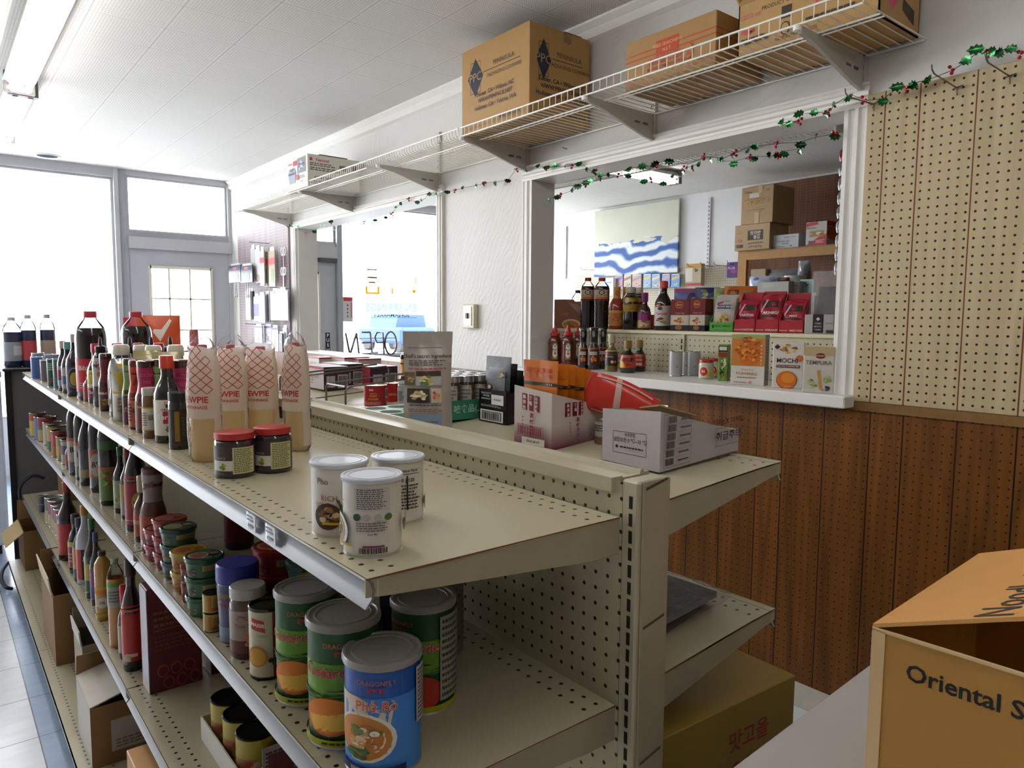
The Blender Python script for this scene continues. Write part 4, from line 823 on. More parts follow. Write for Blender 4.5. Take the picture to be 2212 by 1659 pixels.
# ---- rows behind the front sauces
W_ = lambda x, y, R, yt, name, label, sty, body, cap, labels=(), fill=None, z=None, group='sauces on the top shelf', rot=0.: bottle(name, label, 'bottle', (x, y, Z1 if z is None else z), R, z_at(x, y, yt)-(Z1 if z is None else z), sty, body, cap, labels, fill, group, rot)
OK_L = [(.40, .80, 'a39c92', [('R', -.2, .0, -.4, .45, '3a2a40'), ('T', 'お好み', .1, -.1, .22, '3a2a20', .02)])]
def at_line(pxl, y): return at_y(pxl, 800, y).x
for k, (c_, y, yt) in enumerate(((306, 2.40, 745), (333, 2.22, 746), (381, 2.10, 745))):
    W_(at_line(c_, y), y, .034, yt, 'sauce_bottle', 'cream capped squeeze bottle %s' % ('between the two large jugs and the yellow pouch', 'behind the gluten free bottle', 'behind the teriyaki bottle')[k], 'okon', '1b1420', 'c9c0ae', OK_L)
for k, (c_, y, yt) in enumerate(((283, 2.55, 727), (329, 2.45, 727), (370, 2.35, 726))):
    W_(at_line(c_, y), y, .032, yt, 'sauce_bottle', 'bottle with black nozzle cap, %s in the rear row' % ('leftmost', 'middle one', 'rightmost')[k], 'dropper', '2a1a20', '15131c', [(.2, .66, '8a1f34', [])])
for k, (c_, y, yt) in enumerate(((301, 2.66, 741), (345, 2.58, 741), (255, 2.5, 741))):
    W_(at_line(c_, y), y, .030, yt, 'sauce_bottle', 'red capped bottle %s' % ('half hidden beside the right jug', 'behind the cream capped bottles', 'half hidden below the right jug')[k], 'soy', '2a1416', 'b0222c', [(.1, .55, '7a2430', [])])
for k, (c_, y, yt) in enumerate(((391, 1.86, 776), (352, 2.0, 774), (430, 1.95, 775))):
    W_(at_line(c_, y), y, .031, yt, 'sauce_bottle', ('gluten free bottle with magenta neck behind the teriyaki bottle', 'bottle with green neck between the magenta ones', 'bottle with red neck right of the rear magenta one')[k], 'shrink', '3a1a14', None, [(.46, .99, ('9c1f4a', '6f8a4a', 'b0242c')[k], [('T', 'GLUTEN', 0, .12, .13, 'd0608a'), ('T', 'FREE', 0, -.06, .13, 'd0608a')] if k == 0 else [])])
for k, (c_, y, yt) in enumerate(((320, 2.12, 757), (362, 2.02, 760))):
    x = at_line(c_, y); pouch('foil_pouch', ('yellow and clear pouch of seasoning lying over the middle bottles', 'yellow topped pouch left of the teriyaki cap')[k], 'pouch', (x, y, Z1), .07, z_at(x, y, yt)-Z1, .05, C('b8ae8a', .25, .2, bump=.4, scale=25), [('R', -.4, .1, .2, .45, 'b59a22'), ('R', .1, .4, -.2, .3, '5a7a3a')], to_cam(x, y))
y = 3.45; x = at_line(347, y); pouch('snack_bag', 'orange bag with white slash mark standing behind the sauce bottles', 'bag', (x, y, Z1), .17, z_at(x, y, 681)-Z1, .07, C('d4552a', .35, bump=.3, scale=14), [('R', -.5, -.28, -.5, .5, 'c87a4a'), ('F', [(-.12, .30), (.0, .2), (.25, .45), (.30, .42), (.02, .12), (-.15, .26)], 'e8e0d8'), ('R', -.2, .3, -.35, .1, 'a07460'), ('P', -.15, .25, -.3, .05, 5, '6a4a3a')], to_cam(x, y))
y = 3.62; x = at_line(303, y); pouch('snack_bag', 'red and black bag behind the right jug, beside the orange bag', 'bag', (x, y, Z1), .12, z_at(x, y, 686)-Z1, .06, C('b8303a', .4, bump=.3, scale=14), [('R', -.5, .5, -.45, .25, '3a3430')], to_cam(x, y))
y = 2.75; x = at_line(421, y); W_(x, y, .021, 711, 'sauce_bottle', 'small bottle with red neck standing in front of the door panes', 'shrink', 'a05a50', None, [(.5, .99, 'b82f3c', []), (.08, .45, 'c0a09a', [])])
carton('cardboard_box', 'open brown carton on the far part of the top shelf behind the bagged bottles', 'box', .55, .78, 2.05, 2.42, Z1, Z1+.10, 'a07848', {'y-': [('P', -.3, .3, -.2, .2, 3, '6a4a2a')]})
carton('cardboard_box', 'low brown carton with white tray on top, far part of the top shelf', 'box', .60, .78, 2.62, 2.95, Z1, Z1+.115, '9a734a', {'z+': [('R', -.45, .45, -.45, .45, 'c9c9c4')]})
# ================================================================== SECOND SHELF
G2 = 'goods on the second shelf'
for q, col, it, lab in (
    ((68, 100, 944, 891), 'b3983c', [('R', -.5, .5, .2, .5, 'a0402e')], 'yellow tin with red top band, last in the row on the second shelf'),
    ((78, 112, 951, 899), '4a6a9a', [], 'blue tin second from the far end on the second shelf'),
    ((86, 122, 955, 900), 'a08a50', [('R', -.5, .5, .1, .5, '8a2a30'), ('R', -.5, .5, .0, .1, '2a6a38')], 'tan tin with red and green bands on the second shelf'),
    ((97, 134, 962, 911), 'a8a08e', [], 'pale grey tin between the tan and the brown topped tins'),
    ((106, 146, 975, 919), '9a8450', [('R', -.5, .5, -.5, -.1, '2f5a34')], 'tin with tan top and green base on the second shelf'),
    ((115, 156, 988, 929), 'a02430', [('R', -.5, .5, -.5, -.1, '8a5a30')], 'red tin with brown base in the far row of the second shelf'),
    ((126, 168, 995, 941), '6a7a44', [('R', -.5, .5, -.3, .1, 'a8803c')], 'olive tin right of the red tin on the second shelf'),
    ((136, 178, 1004, 948), '8a8478', [('R', -.5, .5, -.1, .3, '4a3a5a')], 'grey tin with purple band nearest the dark bottles')):
    CN(q, lab, col, it, Z2, group=G2, top='6e6460')
BS = [(.18, .50, '9a8f84', [('R', -.5, .5, .36, .5, 'b0402a'), ('T', "B's", -.04, .0, .3, '1a1a20', .02)])]
B2 = lambda q, lab, sty, body, cap, labels=(), fill=None, rot=0., name='sauce_bottle', cat='bottle': B(q, name, lab, sty, body, cap, labels, fill, rot, G2, Z2, cat)
B2((143, 160, 1014, 950), 'small pale bottle in front of the dark bottles on the second shelf', 'slim', '8a8890', 'c0c0c8', [(.1, .5, '8a3a40', [])])
B2((151, 184, 1027, 862), 'dark barbecue bottle with white round label, first of three', 'jug', '12101c', '16141c', BS); B2((166, 200, 1038, 870), 'dark barbecue bottle with white round label, second of three', 'jug', '12101c', '16141c', BS)
B2((175, 212, 1050, 868), 'plain dark bottle with tan base band between the barbecue bottles', 'soy', '14121e', '1a1820', [(.1, .2, '8a7a58', [])]); B2((198, 236, 1065, 880), 'dark barbecue bottle with orange label, third of three', 'jug', '120e16', '16141c', [(.18, .52, '8a4a2a', [('E', -.05, -.05, .11, .4, 'a89c90'), ('T', "B's", -.05, -.05, .28, '1a1a20', .02)])])
B2((219, 258, 1093, 890), 'large bottle with olive green label in the middle of the second shelf', 'jug', '17161f', '5c1c30', [(.06, .42, '5a6a2c', [('R', -.5, .5, .40, .5, 'a0522a'), ('N', 0, .1, .2, .3, ['7a8a3a', 'a83a2a', '3a5a24'], 14)]), (.60, .70, '3c5a34', [])])
B2((249, 279, 1109, 965), 'thin bottle with dark green cap and pale green label', 'slim', '17151d', '1f5a3c', [(.08, .50, '8f9878', [('N', .0, -.2, .2, .3, ['6a7a3a', 'b0a890'], 10)])])
B2((264, 296, 1122, 968), 'bottle with yellow and grey label right of the green capped one', 'slim', '1a141c', '8a3a34', [(.06, .5, '8d8674', [('R', -.2, .2, .0, .5, 'a08a30')])])
B2((275, 322, 1149, 925), 'tall bottle with red label and yellow disc on the second shelf', 'soy', '130d14', '15101a', [(.07, .55, '8c1c2a', [('E', .02, -.05, .09, .22, 'b09a30'), ('T', 'YUM', .02, -.05, .10, '3a2a1a', .02), ('R', -.5, .5, .40, .41, 'c8a8a0'), ('R', -.5, .5, -.41, -.40, 'c8a8a0')])])
B2((293, 330, 1172, 1027), 'short bottle with cream cap and orange red label', 'cruet', '3c1c14', 'a89a78', [(.10, .50, '9a3a20', [('R', -.3, .3, -.05, .1, 'b07a60')])])
B2((308, 362, 1196, 1008), 'bottle with pinkish shrink neck and orange label near the curry tubs', 'shrink', '5a2a20', None, [(.60, .99, '8f827e', [('F', [(-.2, -.2), (.1, .2), (.1, .3), (-.2, -.1)], '7a4a48')]), (.16, .44, '93401f', [('E', .0, -.1, .1, .2, 'a8683a'), ('P', .14, .22, -.4, .4, 9, 'a09488')])])
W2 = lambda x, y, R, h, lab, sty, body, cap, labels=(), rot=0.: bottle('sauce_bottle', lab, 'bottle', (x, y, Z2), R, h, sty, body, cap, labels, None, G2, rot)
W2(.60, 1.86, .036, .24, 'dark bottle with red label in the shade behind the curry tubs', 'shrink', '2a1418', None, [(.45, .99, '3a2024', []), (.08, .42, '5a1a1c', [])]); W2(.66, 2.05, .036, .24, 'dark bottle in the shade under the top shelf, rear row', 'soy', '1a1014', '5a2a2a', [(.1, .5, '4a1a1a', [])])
# curry paste tubs
LIDART = lambda a, c: [a, c]
def tub(x, y, z, R, h, col, lid, lab, art, group='curry paste tubs'):
    r = thing('curry_paste_tub', (x, y, z), lab, 'tub', face_cam(x, y), group)
    bp, cp = STY['tub']; MB().lathe([(a*R, c*h) for a, c in bp], C(col, .3, var=.05), 24).build('body', r)
    S = profsurf(bp, R, h, h*.42); m = MB(); W = 2*PI*R
    m.deco(S, W, h*.7, [('R', -.02, .2, -.05, .35, 'a39a6a'), ('P', 0, .18, 0, .3, 4, '5a5438'), ('N', -.13, -.1, .07, .3, art, 12, .4), ('E', -.13, -.1, .03, .18, art[0])]); m.build('label', r, smooth=.9)
    l = MB().lathe([(1.0*R, .77*h), (1.03*R, .79*h), (1.03*R, .96*h), (.98*R, h), (.94*R, h), (.92*R, .985*h), (0, .985*h)], C(lid, .25, var=.05), 26)
    l.deco(planar((0, 0, h*.986), (0, 1, 0), (-1, 0, 0)), 2*R, 2*R, [('E', -.15, .0, .26, .26, art[1]), ('E', -.15, .0, .22, .22, art[0]), ('E', .25, .05, .12, .12, art[0]), ('T', 'CURRY', .0, -.33, .12, art[1], .02)]); l.build('lid', r, smooth=.6)
    return r
def stack(q, n, col, lid, names, art):
    p, R, _ = px(*q, Z2); ht = (z_at(p[0], p[1], q[3])-Z2)/n
    for i in range(n): tub(p[0], p[1], Z2+i*ht, R/1.03, ht-.0006, col, lid, names[i], art)
RA, TA, YA, GA = ['8a2a24', 'b08a4a', '5a1418'], ['7a6a40', 'a89a60', '3a5048'], ['9a3a20', 'b5902a', 'a06a20'], ['7a2a24', 'a09a80', '2a5a34']
pos3 = ('bottom', 'middle', 'top')
stack((316, 388, 1216, 1137), 2, '8a2034', '8c1c2c', ['magenta curry tub at the %s of the leftmost pair' % s for s in ('bottom', 'top')], RA)
stack((335, 405, 1233, 1117), 3, '8a2a26', '84161e', ['red curry tub, %s of the stack right of the magenta pair' % s for s in pos3], RA)
stack((352, 426, 1254, 1135), 3, '33524e', '1c3c38', ['dark teal curry tub, %s of its stack of three' % s for s in pos3], TA)
stack((373, 449, 1283, 1186), 2, '9a6a26', 'a58a24', ['yellow lidded curry tub, %s of the pair in the front row' % s for s in ('bottom', 'top')], YA)
stack((393, 420, 1303, 1216), 2, '8a4a50', '7a2430', ['narrow pinkish tub, %s of the pair beside the green stack' % s for s in ('bottom', 'top')], RA)
stack((405, 486, 1336, 1197), 3, '2c5a34', '1f4a2e', ['green curry tub, %s of the stack of three in the front row' % s for s in pos3], GA)
def tubs_back(x, y, n, R, ht, col, lid, names, art):
    for i in range(n): tub(x, y, Z2+i*ht, R, ht-.0006, col, lid, names[i], art)
R_, h_ = .050, .050
tubs_back(.515, 1.36, 3, R_, h_, '8a2a26', '84161e', ['red curry tub, %s of the stack in the second row' % s for s in pos3], RA); tubs_back(.535, 1.24, 3, R_, h_, '33524e', '1c3c38', ['dark teal curry tub in the second row, %s of stack' % s for s in pos3], TA)
tubs_back(.50, 1.13, 3, R_, h_, '9a6a26', 'a58a24', ['yellow curry tub in the second row, %s of stack' % s for s in pos3], YA); tubs_back(.50, 1.03, 2, R_, h_, '8a2a34', '6a1a20', ['dark red curry tub in the second row, %s of the pair' % s for s in ('bottom', 'top')], RA)
tubs_back(.51, .93, 2, R_, h_, '2c5a34', '1f4a2e', ['green curry tub in the second row, %s of the pair' % s for s in ('bottom', 'top')], GA)
tubs_back(.625, 1.30, 3, R_, h_, '8a2a26', '84161e', ['red curry tub in the third row, %s of stack' % s for s in pos3], RA)
for k in range(2):
    p, R, h = px(441, 483, 1367, 1277, Z2); can('tin_can', ('small yellow tin at the bottom, left of the blue lidded tub', 'small yellow tin stacked on another, left of the blue lidded tub')[k], 'can', (p[0], p[1], Z2+k*h/2), R, h/2-.0005, 'a58a3c', [('R', -.08, -.02, -.4, .4, 'b06a1e'), ('P', .0, .2, -.2, .3, 4, '6a5a2a'), ('R', -.02, .3, -.4, -.2, '9a4a28')], G2, top='3a3630')
B2((474, 561, 1394, 1212), 'tall tub with bright blue screw lid in front of the powder tins', 'tub', '3c4468', '252a8a', [(.02, .74, '3a3f66', [('R', -.5, .5, .3, .38, '6a5a3a'), ('N', .02, -.05, .08, .2, ['b09028', '9a7a20', 'c0a040'], 8, .5), ('R', -.5, .5, -.5, -.22, '6a7488'), ('P', -.2, .2, .1, .28, 2, '8a3a30')])], name='powder_tub', cat='tub')
x, y, R = .60, 1.03, .040; bottle('powder_tub', 'second tub with blue screw lid under the top shelf edge', 'tub', (x, y, Z2), R, .19, 'tub', '2a2f50', '252a8a', [(.02, .74, '2a2f50', [])], None, G2)
B2((501, 577, 1426, 1262), 'glass jar of brown soup base with grey white lid', 'jar', '4a2a20', 'a7a3a0', [(.10, .70, '8a7a70', [('R', -.5, .5, -.5, -.2, '5a2a1a'), ('N', .02, -.2, .1, .25, ['a05a34', 'b87a50', '7a2a1a'], 12, .45), ('T', 'Tom Yum', -.02, .15, .13, '8a2a24', .01), ('N', -.05, .35, .08, .08, ['a04a40'], 4)])], name='soup_base_jar', cat='jar')
p, R, h = px(542, 620, 1470, 1302, Z2); can('tin_can', 'tin with red logo and orange fruit picture left of the powder tins', 'can', p, R, h, 'b5a890', [('F', [(-.16, .24), (-.02, .19), (-.03, .37), (-.15, .41)], 'b02a30'), ('T', 'MAESRI', -.085, .305, .075, 'e6dcd0', .02, -.15), ('T', 'CURRY', -.05, .14, .05, '6a5a48'), ('R', .04, .14, -.5, .5, '7c1c20'), ('E', -.10, -.18, .10, .16, 'b06a1c'), ('E', -.10, -.18, .08, .13, 'c08a28'), ('N', .06, -.3, .07, .12, ['8a8478', '3a3428', '5a4a30'], 9, .5)], G2, 0.0, top='3c3c34')
# tall powder tins
def ptin(q, label, green, rot=0.):
    p, R, h = px(*q, Z2); R *= .955
    top = '16401f' if green else '2152a0'
    it = [('R', -.5, .5, .22, .5, '1a4a22'), ('R', -.5, .5, -.12, .22, '5d8a1e'), ('N', 0, -.08, .5, .10, ['16341a', '1f4a20', '2a5a24'], 40, .12), ('T', 'DRAGONFLY', -.02, .38, .062, 'b8604a', .008), ('T', '蜻蜓牌', -.02, .31, .055, 'b03028', .02), ('T', 'Custard Powder', .0, .15, .135, 'e0c8b0', .035), ('T', 'Custard Powder', .0, .15, .135, 'b01e26', .015),
          ('E', .10, -.30, .12, .17, 'a8301e'), ('E', -.09, -.24, .125, .17, 'c05a20'), ('E', -.09, -.23, .115, .155, 'd0761e'), ('F', [(-.19, -.24), (-.02, -.20), (.02, -.35), (-.16, -.37)], 'e0ac40'), ('R', -.5, .5, -.5, -.44, '9a9a1e'), ('P', -.12, .10, -.49, -.45, 1, '2a3a1a'), ('R', .2, .36, -.4, .45, '8f8f80'), ('P', .21, .35, -.38, .43, 12, '3a3a30')] if green else \
         [('R', -.5, .5, -.5, .24, '3f7cc4'), ('F', [(-.24, .24), (-.1, .24), (.05, .12), (.03, -.1), (-.24, -.2)], 'c8b8a0'), ('E', -.08, -.14, .145, .235, 'd8cfc0'), ('E', -.085, -.14, .13, .21, 'b8762e'), ('N', -.08, -.12, .10, .16, ['c98a48', 'd8b890', 'a86a34', 'e0d8c8', '5a7a30'], 26, .28), ('N', -.10, -.30, .06, .06, ['2a5a20', '3a6a2a'], 8, .5), ('T', 'DRAGONFLY', -.02, .385, .062, 'b8604a', .008), ('T', '蜻蜓牌', -.02, .315, .055, 'b03028', .02), ('T', 'Phở Bò', -.02, .17, .13, 'e8dccc', .035), ('T', 'Phở Bò', -.02, .17, .13, 'c8502c', .01), ('R', -.22, .10, -.47, -.40, '22285a'), ('T', 'BEEF BROTH MIX', -.05, -.435, .05, 'd8d0c0', .01), ('R', .155, .30, -.08, .45, 'b8b0a4'), ('P', .165, .29, -.06, .43, 12, '3a3a3a')]
    return bottle('powder_tin', label, 'tin', p, R, h, 'tin', C('a9a9a4', .3, .7), C('8b8784', .35, var=.04), [(.03, .935, top, it)], None, 'tall powder tins', rot)
ptin((598, 731, 1528, 1262), 'green custard powder tin, left of the three at the shelf front', True, .12); ptin((666, 826, 1623, 1318), 'green custard powder tin between the other green tin and the blue tin', True, .12)
ptin((743, 915, 1690, 1395), 'blue beef broth powder tin at the front corner of the second shelf', False, -.05); ptin((844, 986, 1549, 1284), 'green powder tin in the rear, right of the blue tin', True, -.75)
p, R, h = px(905, 1007, 1425, 1262, Z2); bottle('powder_tin', 'rearmost tin with grey text panel under the top shelf', 'tin', p, R*.9, .20, 'tin', C('8a8a84', .3, .7), C('8b8784', .35), [(.03, .935, '5a5a50', [('R', -.5, .5, -.5, .5, '6a6a5c'), ('P', -.4, .4, -.4, .45, 12, '2a2a28')])], None, 'tall powder tins')
# ================================================================== THIRD SHELF
G3 = 'goods on the third shelf'
B3 = lambda q, lab, sty, body, cap, labels=(), fill=None, rot=0., name='sauce_bottle', cat='bottle': B(q, name, lab, sty, body, cap, labels, fill, rot, G3, Z3, cat)
for k in range(2):
    p, R, h = px(85, 104, 1107, 1070, Z3); can('tin_can', ('small dark tin at the far end of the third shelf, lower of two', 'small dark tin at the far end of the third shelf, stacked upper one')[k], 'can', (p[0], p[1], Z3+k*h/2), R, h/2-.0005, '3a2a44', [], G3)
for q, col, lab in (((101, 138, 1130, 1072), '3a5a4a', 'tin with silver lid, farthest of the silver lidded row'), ((108, 146, 1140, 1078), '8a2440', 'magenta tin with silver lid in the row on the third shelf'), ((115, 154, 1150, 1088), '7a6a80', 'mauve tin with silver lid in the row on the third shelf'), ((121, 160, 1158, 1096), '8a2a3a', 'red tin with silver lid in the row on the third shelf'), ((127, 167, 1170, 1108), '8a8a6a', 'olive grey tin with silver lid nearest the dark red bottle')):
    CN(q, lab, col, [('R', -.3, .3, -.5, .0, 'a39a80')], Z3, group=G3)
B3((131, 172, 1212, 1040), 'tall dark bottle with red neck and red label, first bottle on the third shelf', 'slim', '120a0e', '8a1c1c', [(.08, .48, '9a1f1c', [])])
B3((152, 184, 1239, 1110), 'bottle with magenta and yellow label on the third shelf', 'soy', '14101c', '2a2a30', [(.1, .55, '7a1c34', [('R', -.5, .5, .3, .5, 'a8983a'), ('P', -.2, .2, -.3, .1, 3, 'b08a80')])]); B3((162, 192, 1257, 1118), 'bottle with tan and blue label right of the magenta label one', 'soy', '14101c', '2a2a30', [(.06, .55, 'a07a3c', [('R', -.5, .5, -.5, -.2, '2a4a5a')])])
B3((170, 208, 1262, 1090), 'white bodied bottle with red and black label on the third shelf', 'slim', 'a5a7b0', 'b07a3a', [(.06, .45, 'a82c20', [('R', -.08, .06, -.5, .5, '1c1614'), ('T', 'Jin', -.01, .2, .16, 'd8d0c0', .01)])])
B3((188, 222, 1294, 1120), 'dark bottle with green neck band and yellow label', 'slim', '120e16', '2c6a34', [(.1, .45, 'a08a28', [('R', -.5, .5, -.5, -.1, '2a4a2e')])]); B3((199, 226, 1309, 1150), 'bottle with purple and blue label beside the golden oil', 'slim', '15121f', '3a3f66', [(.1, .5, '6a3a72', [('R', -.5, .5, -.5, -.1, '3a4a7a')])])
RIB = C('a87a26', .1, 0, .6, .1, 20, .5)
B3((210, 243, 1342, 1190), 'bottle of golden oil with yellow label and ribbed shoulders', 'pet', RIB, '3a2c1a', [(.06, .50, 'a88a4a', [('R', -.5, .5, .4, .5, 'b89a20'), ('R', -.5, .5, .28, .4, 'c06a20'), ('E', -.03, -.02, .12, .18, 'c9c2b4'), ('T', 'OIL', -.03, -.02, .12, '3a2a1a', .02), ('R', -.5, .5, -.5, -.38, 'b89a20')])])
B3((239, 272, 1400, 1205), 'bottle of amber vinegar with white and green label', 'pet', C('a8702a', .1, 0, .6, .1, 20, .5), '8a9a7a', [(.46, .74, '8f938a', [('R', -.5, .5, .34, .5, '4a8a2c'), ('P', -.15, .1, -.3, .2, 4, '5a5a5a')])], .80)
B3((259, 286, 1424, 1262), 'short dark bottle with round bright red cap', 'cruet', '191018', 'c02024', [(.08, .46, 'a39a8c', [])]); B3((269, 312, 1452, 1208), 'bottle with large red label in front of the red cartons', 'soy', '140c12', '2a1216', [(.10, .60, 'a8281c', [('R', -.12, .06, -.42, -.36, 'c0b8a0'), ('R', -.16, -.04, -.5, -.38, 'b5a890'), ('R', -.5, .5, .40, .44, 'd0503a')])])
# red cartons with round fruit prints
def redcarton(x0, x1, y0, y1, h, label):
    c = carton('juice_carton', label, 'carton', x0, x1, y0, y1, Z3, Z3+h, '5a1420', {'y-': [('E', .25*((i % 3)-1)+(.1 if i > 2 else 0), -.30-.12*(i//3), .11, .062, 'a0403a') for i in range(6)]+[('E', .25*((i % 3)-1)+(.1 if i > 2 else 0), -.30-.12*(i//3), .085, .047, '5a1018') for i in range(6)]+[('P', -.4, .4, .12, .3, 3, '7a4a30'), ('R', -.4, .2, .10, .106, '8a6a34'), ('P', -.4, .4, -.10, .06, 4, '6a3a28')]}, group='red juice cartons')
    d_ = y1-y0; w_ = x1-x0
    MB().box(-w_/2-.002, -w_/2-.0002, -d_/2, d_/2, .002, h-.002, C('a8a4b0', .3)).build('side_panel', c, smooth=0)
p = at_z(325, 1502, Z3); redcarton(p.x, p.x+.125, p.y, p.y+.07, .27, 'tall dark red carton with round fruit prints, silver side facing the aisle'); redcarton(p.x+.15, p.x+.275, p.y+.01, p.y+.08, .27, 'tall dark red carton with round fruit prints, deeper on the shelf')
# tray of shrink wrapped tins
p1, R1, h1 = px(459, 540, 1625, 1516, Z3)
bx, by = p1[0], p1[1]; R1 = .041; h1 = .105
tr = thing('carton_tray', (bx, by, Z3), 'low white cardboard tray of shrink wrapped yellow tins on the third shelf', 'tray'); t = MB(); L3 = 3*2*R1+.012
t.box(-R1-.006, R1*3+.014, -L3+R1, R1+.006, .001, .003, C('a49f92', .6))
for q in ((-R1-.008, -R1-.005, -L3+R1, R1+.006), (R1*3+.012, R1*3+.015, -L3+R1, R1+.006), (-R1-.008, R1*3+.015, -L3+R1-.003, -L3+R1), (-R1-.008, R1*3+.015, R1+.006, R1+.009)): t.box(*q, .001, .055, C('bcb8b0', .6))
t.build('tray', tr, smooth=0)
MB().box(-R1*.2, R1*2.6, -L3+R1-.006, -L3+R1-.0035, .02, h1*.9, C('a09a92', .5)).deco(planar((R1*1.2, -L3+R1-.0062, h1*.5), (1, 0, 0), (0, 0, 1)), R1*2.8, h1*.8, [('R', -.4, .05, -.3, .3, '8a3a44'), ('P', -.45, .45, -.4, .4, 8, '5a4a58')]).build('print_panel', tr, smooth=0)
for i in range(3):
    for jj in range(2):
        can('tin_can', 'yellow tin with black lid in the shrink wrapped tray, %s, %s row' % (('farthest', 'middle', 'nearest')[i], ('aisle', 'inner')[jj]), 'can', (bx+jj*(2*R1+.001), by-i*(2*R1+.001), Z3+.0035), R1-.0005, h1, 'a59430', [('R', -.2, .0, -.4, .1, 'a06a4a'), ('N', -.05, -.1, .1, .3, ['a84a34', 'c0a888'], 8)], 'tins in the shrink wrapped tray', 0, top='24242c')
# ================================================================== BASE SHELF CARTONS
BR = C('7a5a34', .65, var=.08, scale=20); BR2 = C('8c6c42', .65, var=.08, scale=20)
def obox(name, label, x0, x1, y0, y1, z0, h, m, flaps=(), deco=None, rz=0.):
    b = MB(); w, d = x1-x0, y1-y0; t = .004
    for q in ((-w/2, -w/2+t, -d/2, d/2), (w/2-t, w/2, -d/2, d/2), (-w/2+t, w/2-t, -d/2, -d/2+t), (-w/2+t, w/2-t, d/2-t, d/2)): b.box(*q, 0, h, m)
    b.box(-w/2+t, w/2-t, -d/2+t, d/2-t, 0, t, m); add_faces(b, w, d, h, deco)
    o = tag(b.build(name, None, ((x0+x1)/2, (y0+y1)/2, z0), rz, smooth=0), label, 'box')
    for k, (side, ang, ln, fm) in enumerate(flaps):
        hp, al, ou = {'x-': ((-w/2, 0, h), (0, -d, 0), (-1, 0, 0)), 'x+': ((w/2, 0, h), (0, d, 0), (1, 0, 0)), 'y-': ((0, -d/2, h), (w, 0, 0), (0, -1, 0)), 'y+': ((0, d/2, h), (-w, 0, 0), (0, 1, 0))}[side]
        flap(o, hp, al, ou, ang, ln, fm or m)
    return o
p = at_z(65, 1232, Z4); TAN = C('b39c70', .6, var=.06)
obox('cardboard_box', 'open brown box with a tan flap hanging out, farthest on the base shelf', p.x-.02, p.x+.26, p.y, p.y+.30, Z4, .20, BR, (('x-', -40, .10, TAN), ('y+', 80, .1, None)))
p = at_z(122, 1440, Z4); obox('cardboard_box', 'tall brown box with raised flaps in the middle of the base shelf', p.x, p.x+.24, p.y, p.y+.36, Z4, .265, BR, (('x-', 82, .07, C('b8a890', .6)), ('y+', 85, .08, None)), {'y-': [('R', .0, .25, .1, .3, '4a3420')]})
p = at_z(178, 1530, Z4); obox('cardboard_box', 'grey open box with a white flap between the two brown boxes', p.x+.01, p.x+.25, p.y+.02, p.y+.20, Z4, .20, C('8f8672', .6, var=.06), (('x-', 85, .05, C('b5b2ae', .6)), ('y+', 70, .07, None)))
p = at_x(194, 1533, .30); y = p.y; obox('cardboard_box', 'big brown box with white address label at the near end of the base shelf', p.x, p.x+.28, y, y+.24, Z4, p.z-Z4, BR, (('x-', 166, .16, C('a89f90', .6)), ('y+', 80, .06, None)), {'x-': [('R', -.5, .5, -.5, .5, 'a49e97')], 'y-': [('R', -.32, .25, -.30, .22, 'a39d94'), ('B', -.02, .2, -.02, .16, '3a3434'), ('P', -.28, .2, -.26, -.1, 3, '6a6460')]})
p = at_x(273, 1620, .31); carton('cardboard_box', 'small tan carton nearest the camera on the base shelf', 'box', p.x, p.x+.2, p.y-.22, p.y, Z4, p.z, 'a8783e')
carton('cardboard_box', 'brown carton standing behind the tins at the far end of the third shelf', 'box', .50, .75, 4.22, 4.48, Z3, Z3+.20, '8a6a3c')
# ================================================================== RIGHT SIDE OF THE GONDOLA
def zr(x): return ZR1+.024*(min(max(x, .871), 1.245)-.871)/.374
GR = 'goods on the right hand top shelf'
# silver printed pouch
p = at_z(925, 936, ZR1+.001); y = p.y; wv = (972-866)/FPX*depth(p); hv = z_at(p.x, p.y, 722)-ZR1
rz = to_cam(p.x, p.y, .12)
def standup(name, label, cat, pos, w, h, t, mat, items, rz, sealh=.14, group=None, hole=False, bot=None):
    """stand-up pouch: full oval base, flat seal on top; prints on the front"""
    def S0(u, v, s):
        k = max(0, 1-(v/(1-sealh))**1.6) if v < 1-sealh else 0
        prof = k*(1-abs(2*u-1)**2.6); wx = w*(1-.12*(v if v < .5 else 1-v)*(1 if v < 1-sealh else .3)*2*.5)
        return Vector(((u-.5)*wx, -s*(t/2*prof+.0007)+.003*math.sin(7*u+3*v)*(.3+v), v*h))
    m = MB()
    for s in (1, -1): m.grid(lambda u, v: S0(u, v, s), 16, 20, mat)
    def S(a, c, L): q = S0(min(max(a/w+.5, 0), 1), min(max(c/h+.5, 0), 1), 1); q.y -= .0007*L; return q
    m.deco(S, w, h, items); o = m.build(name, None, pos, rz, 1.2); return tag(o, label, cat, group)
SIL = C('b1aca6', .35, .35, .5, .06, 12, bump=.25)
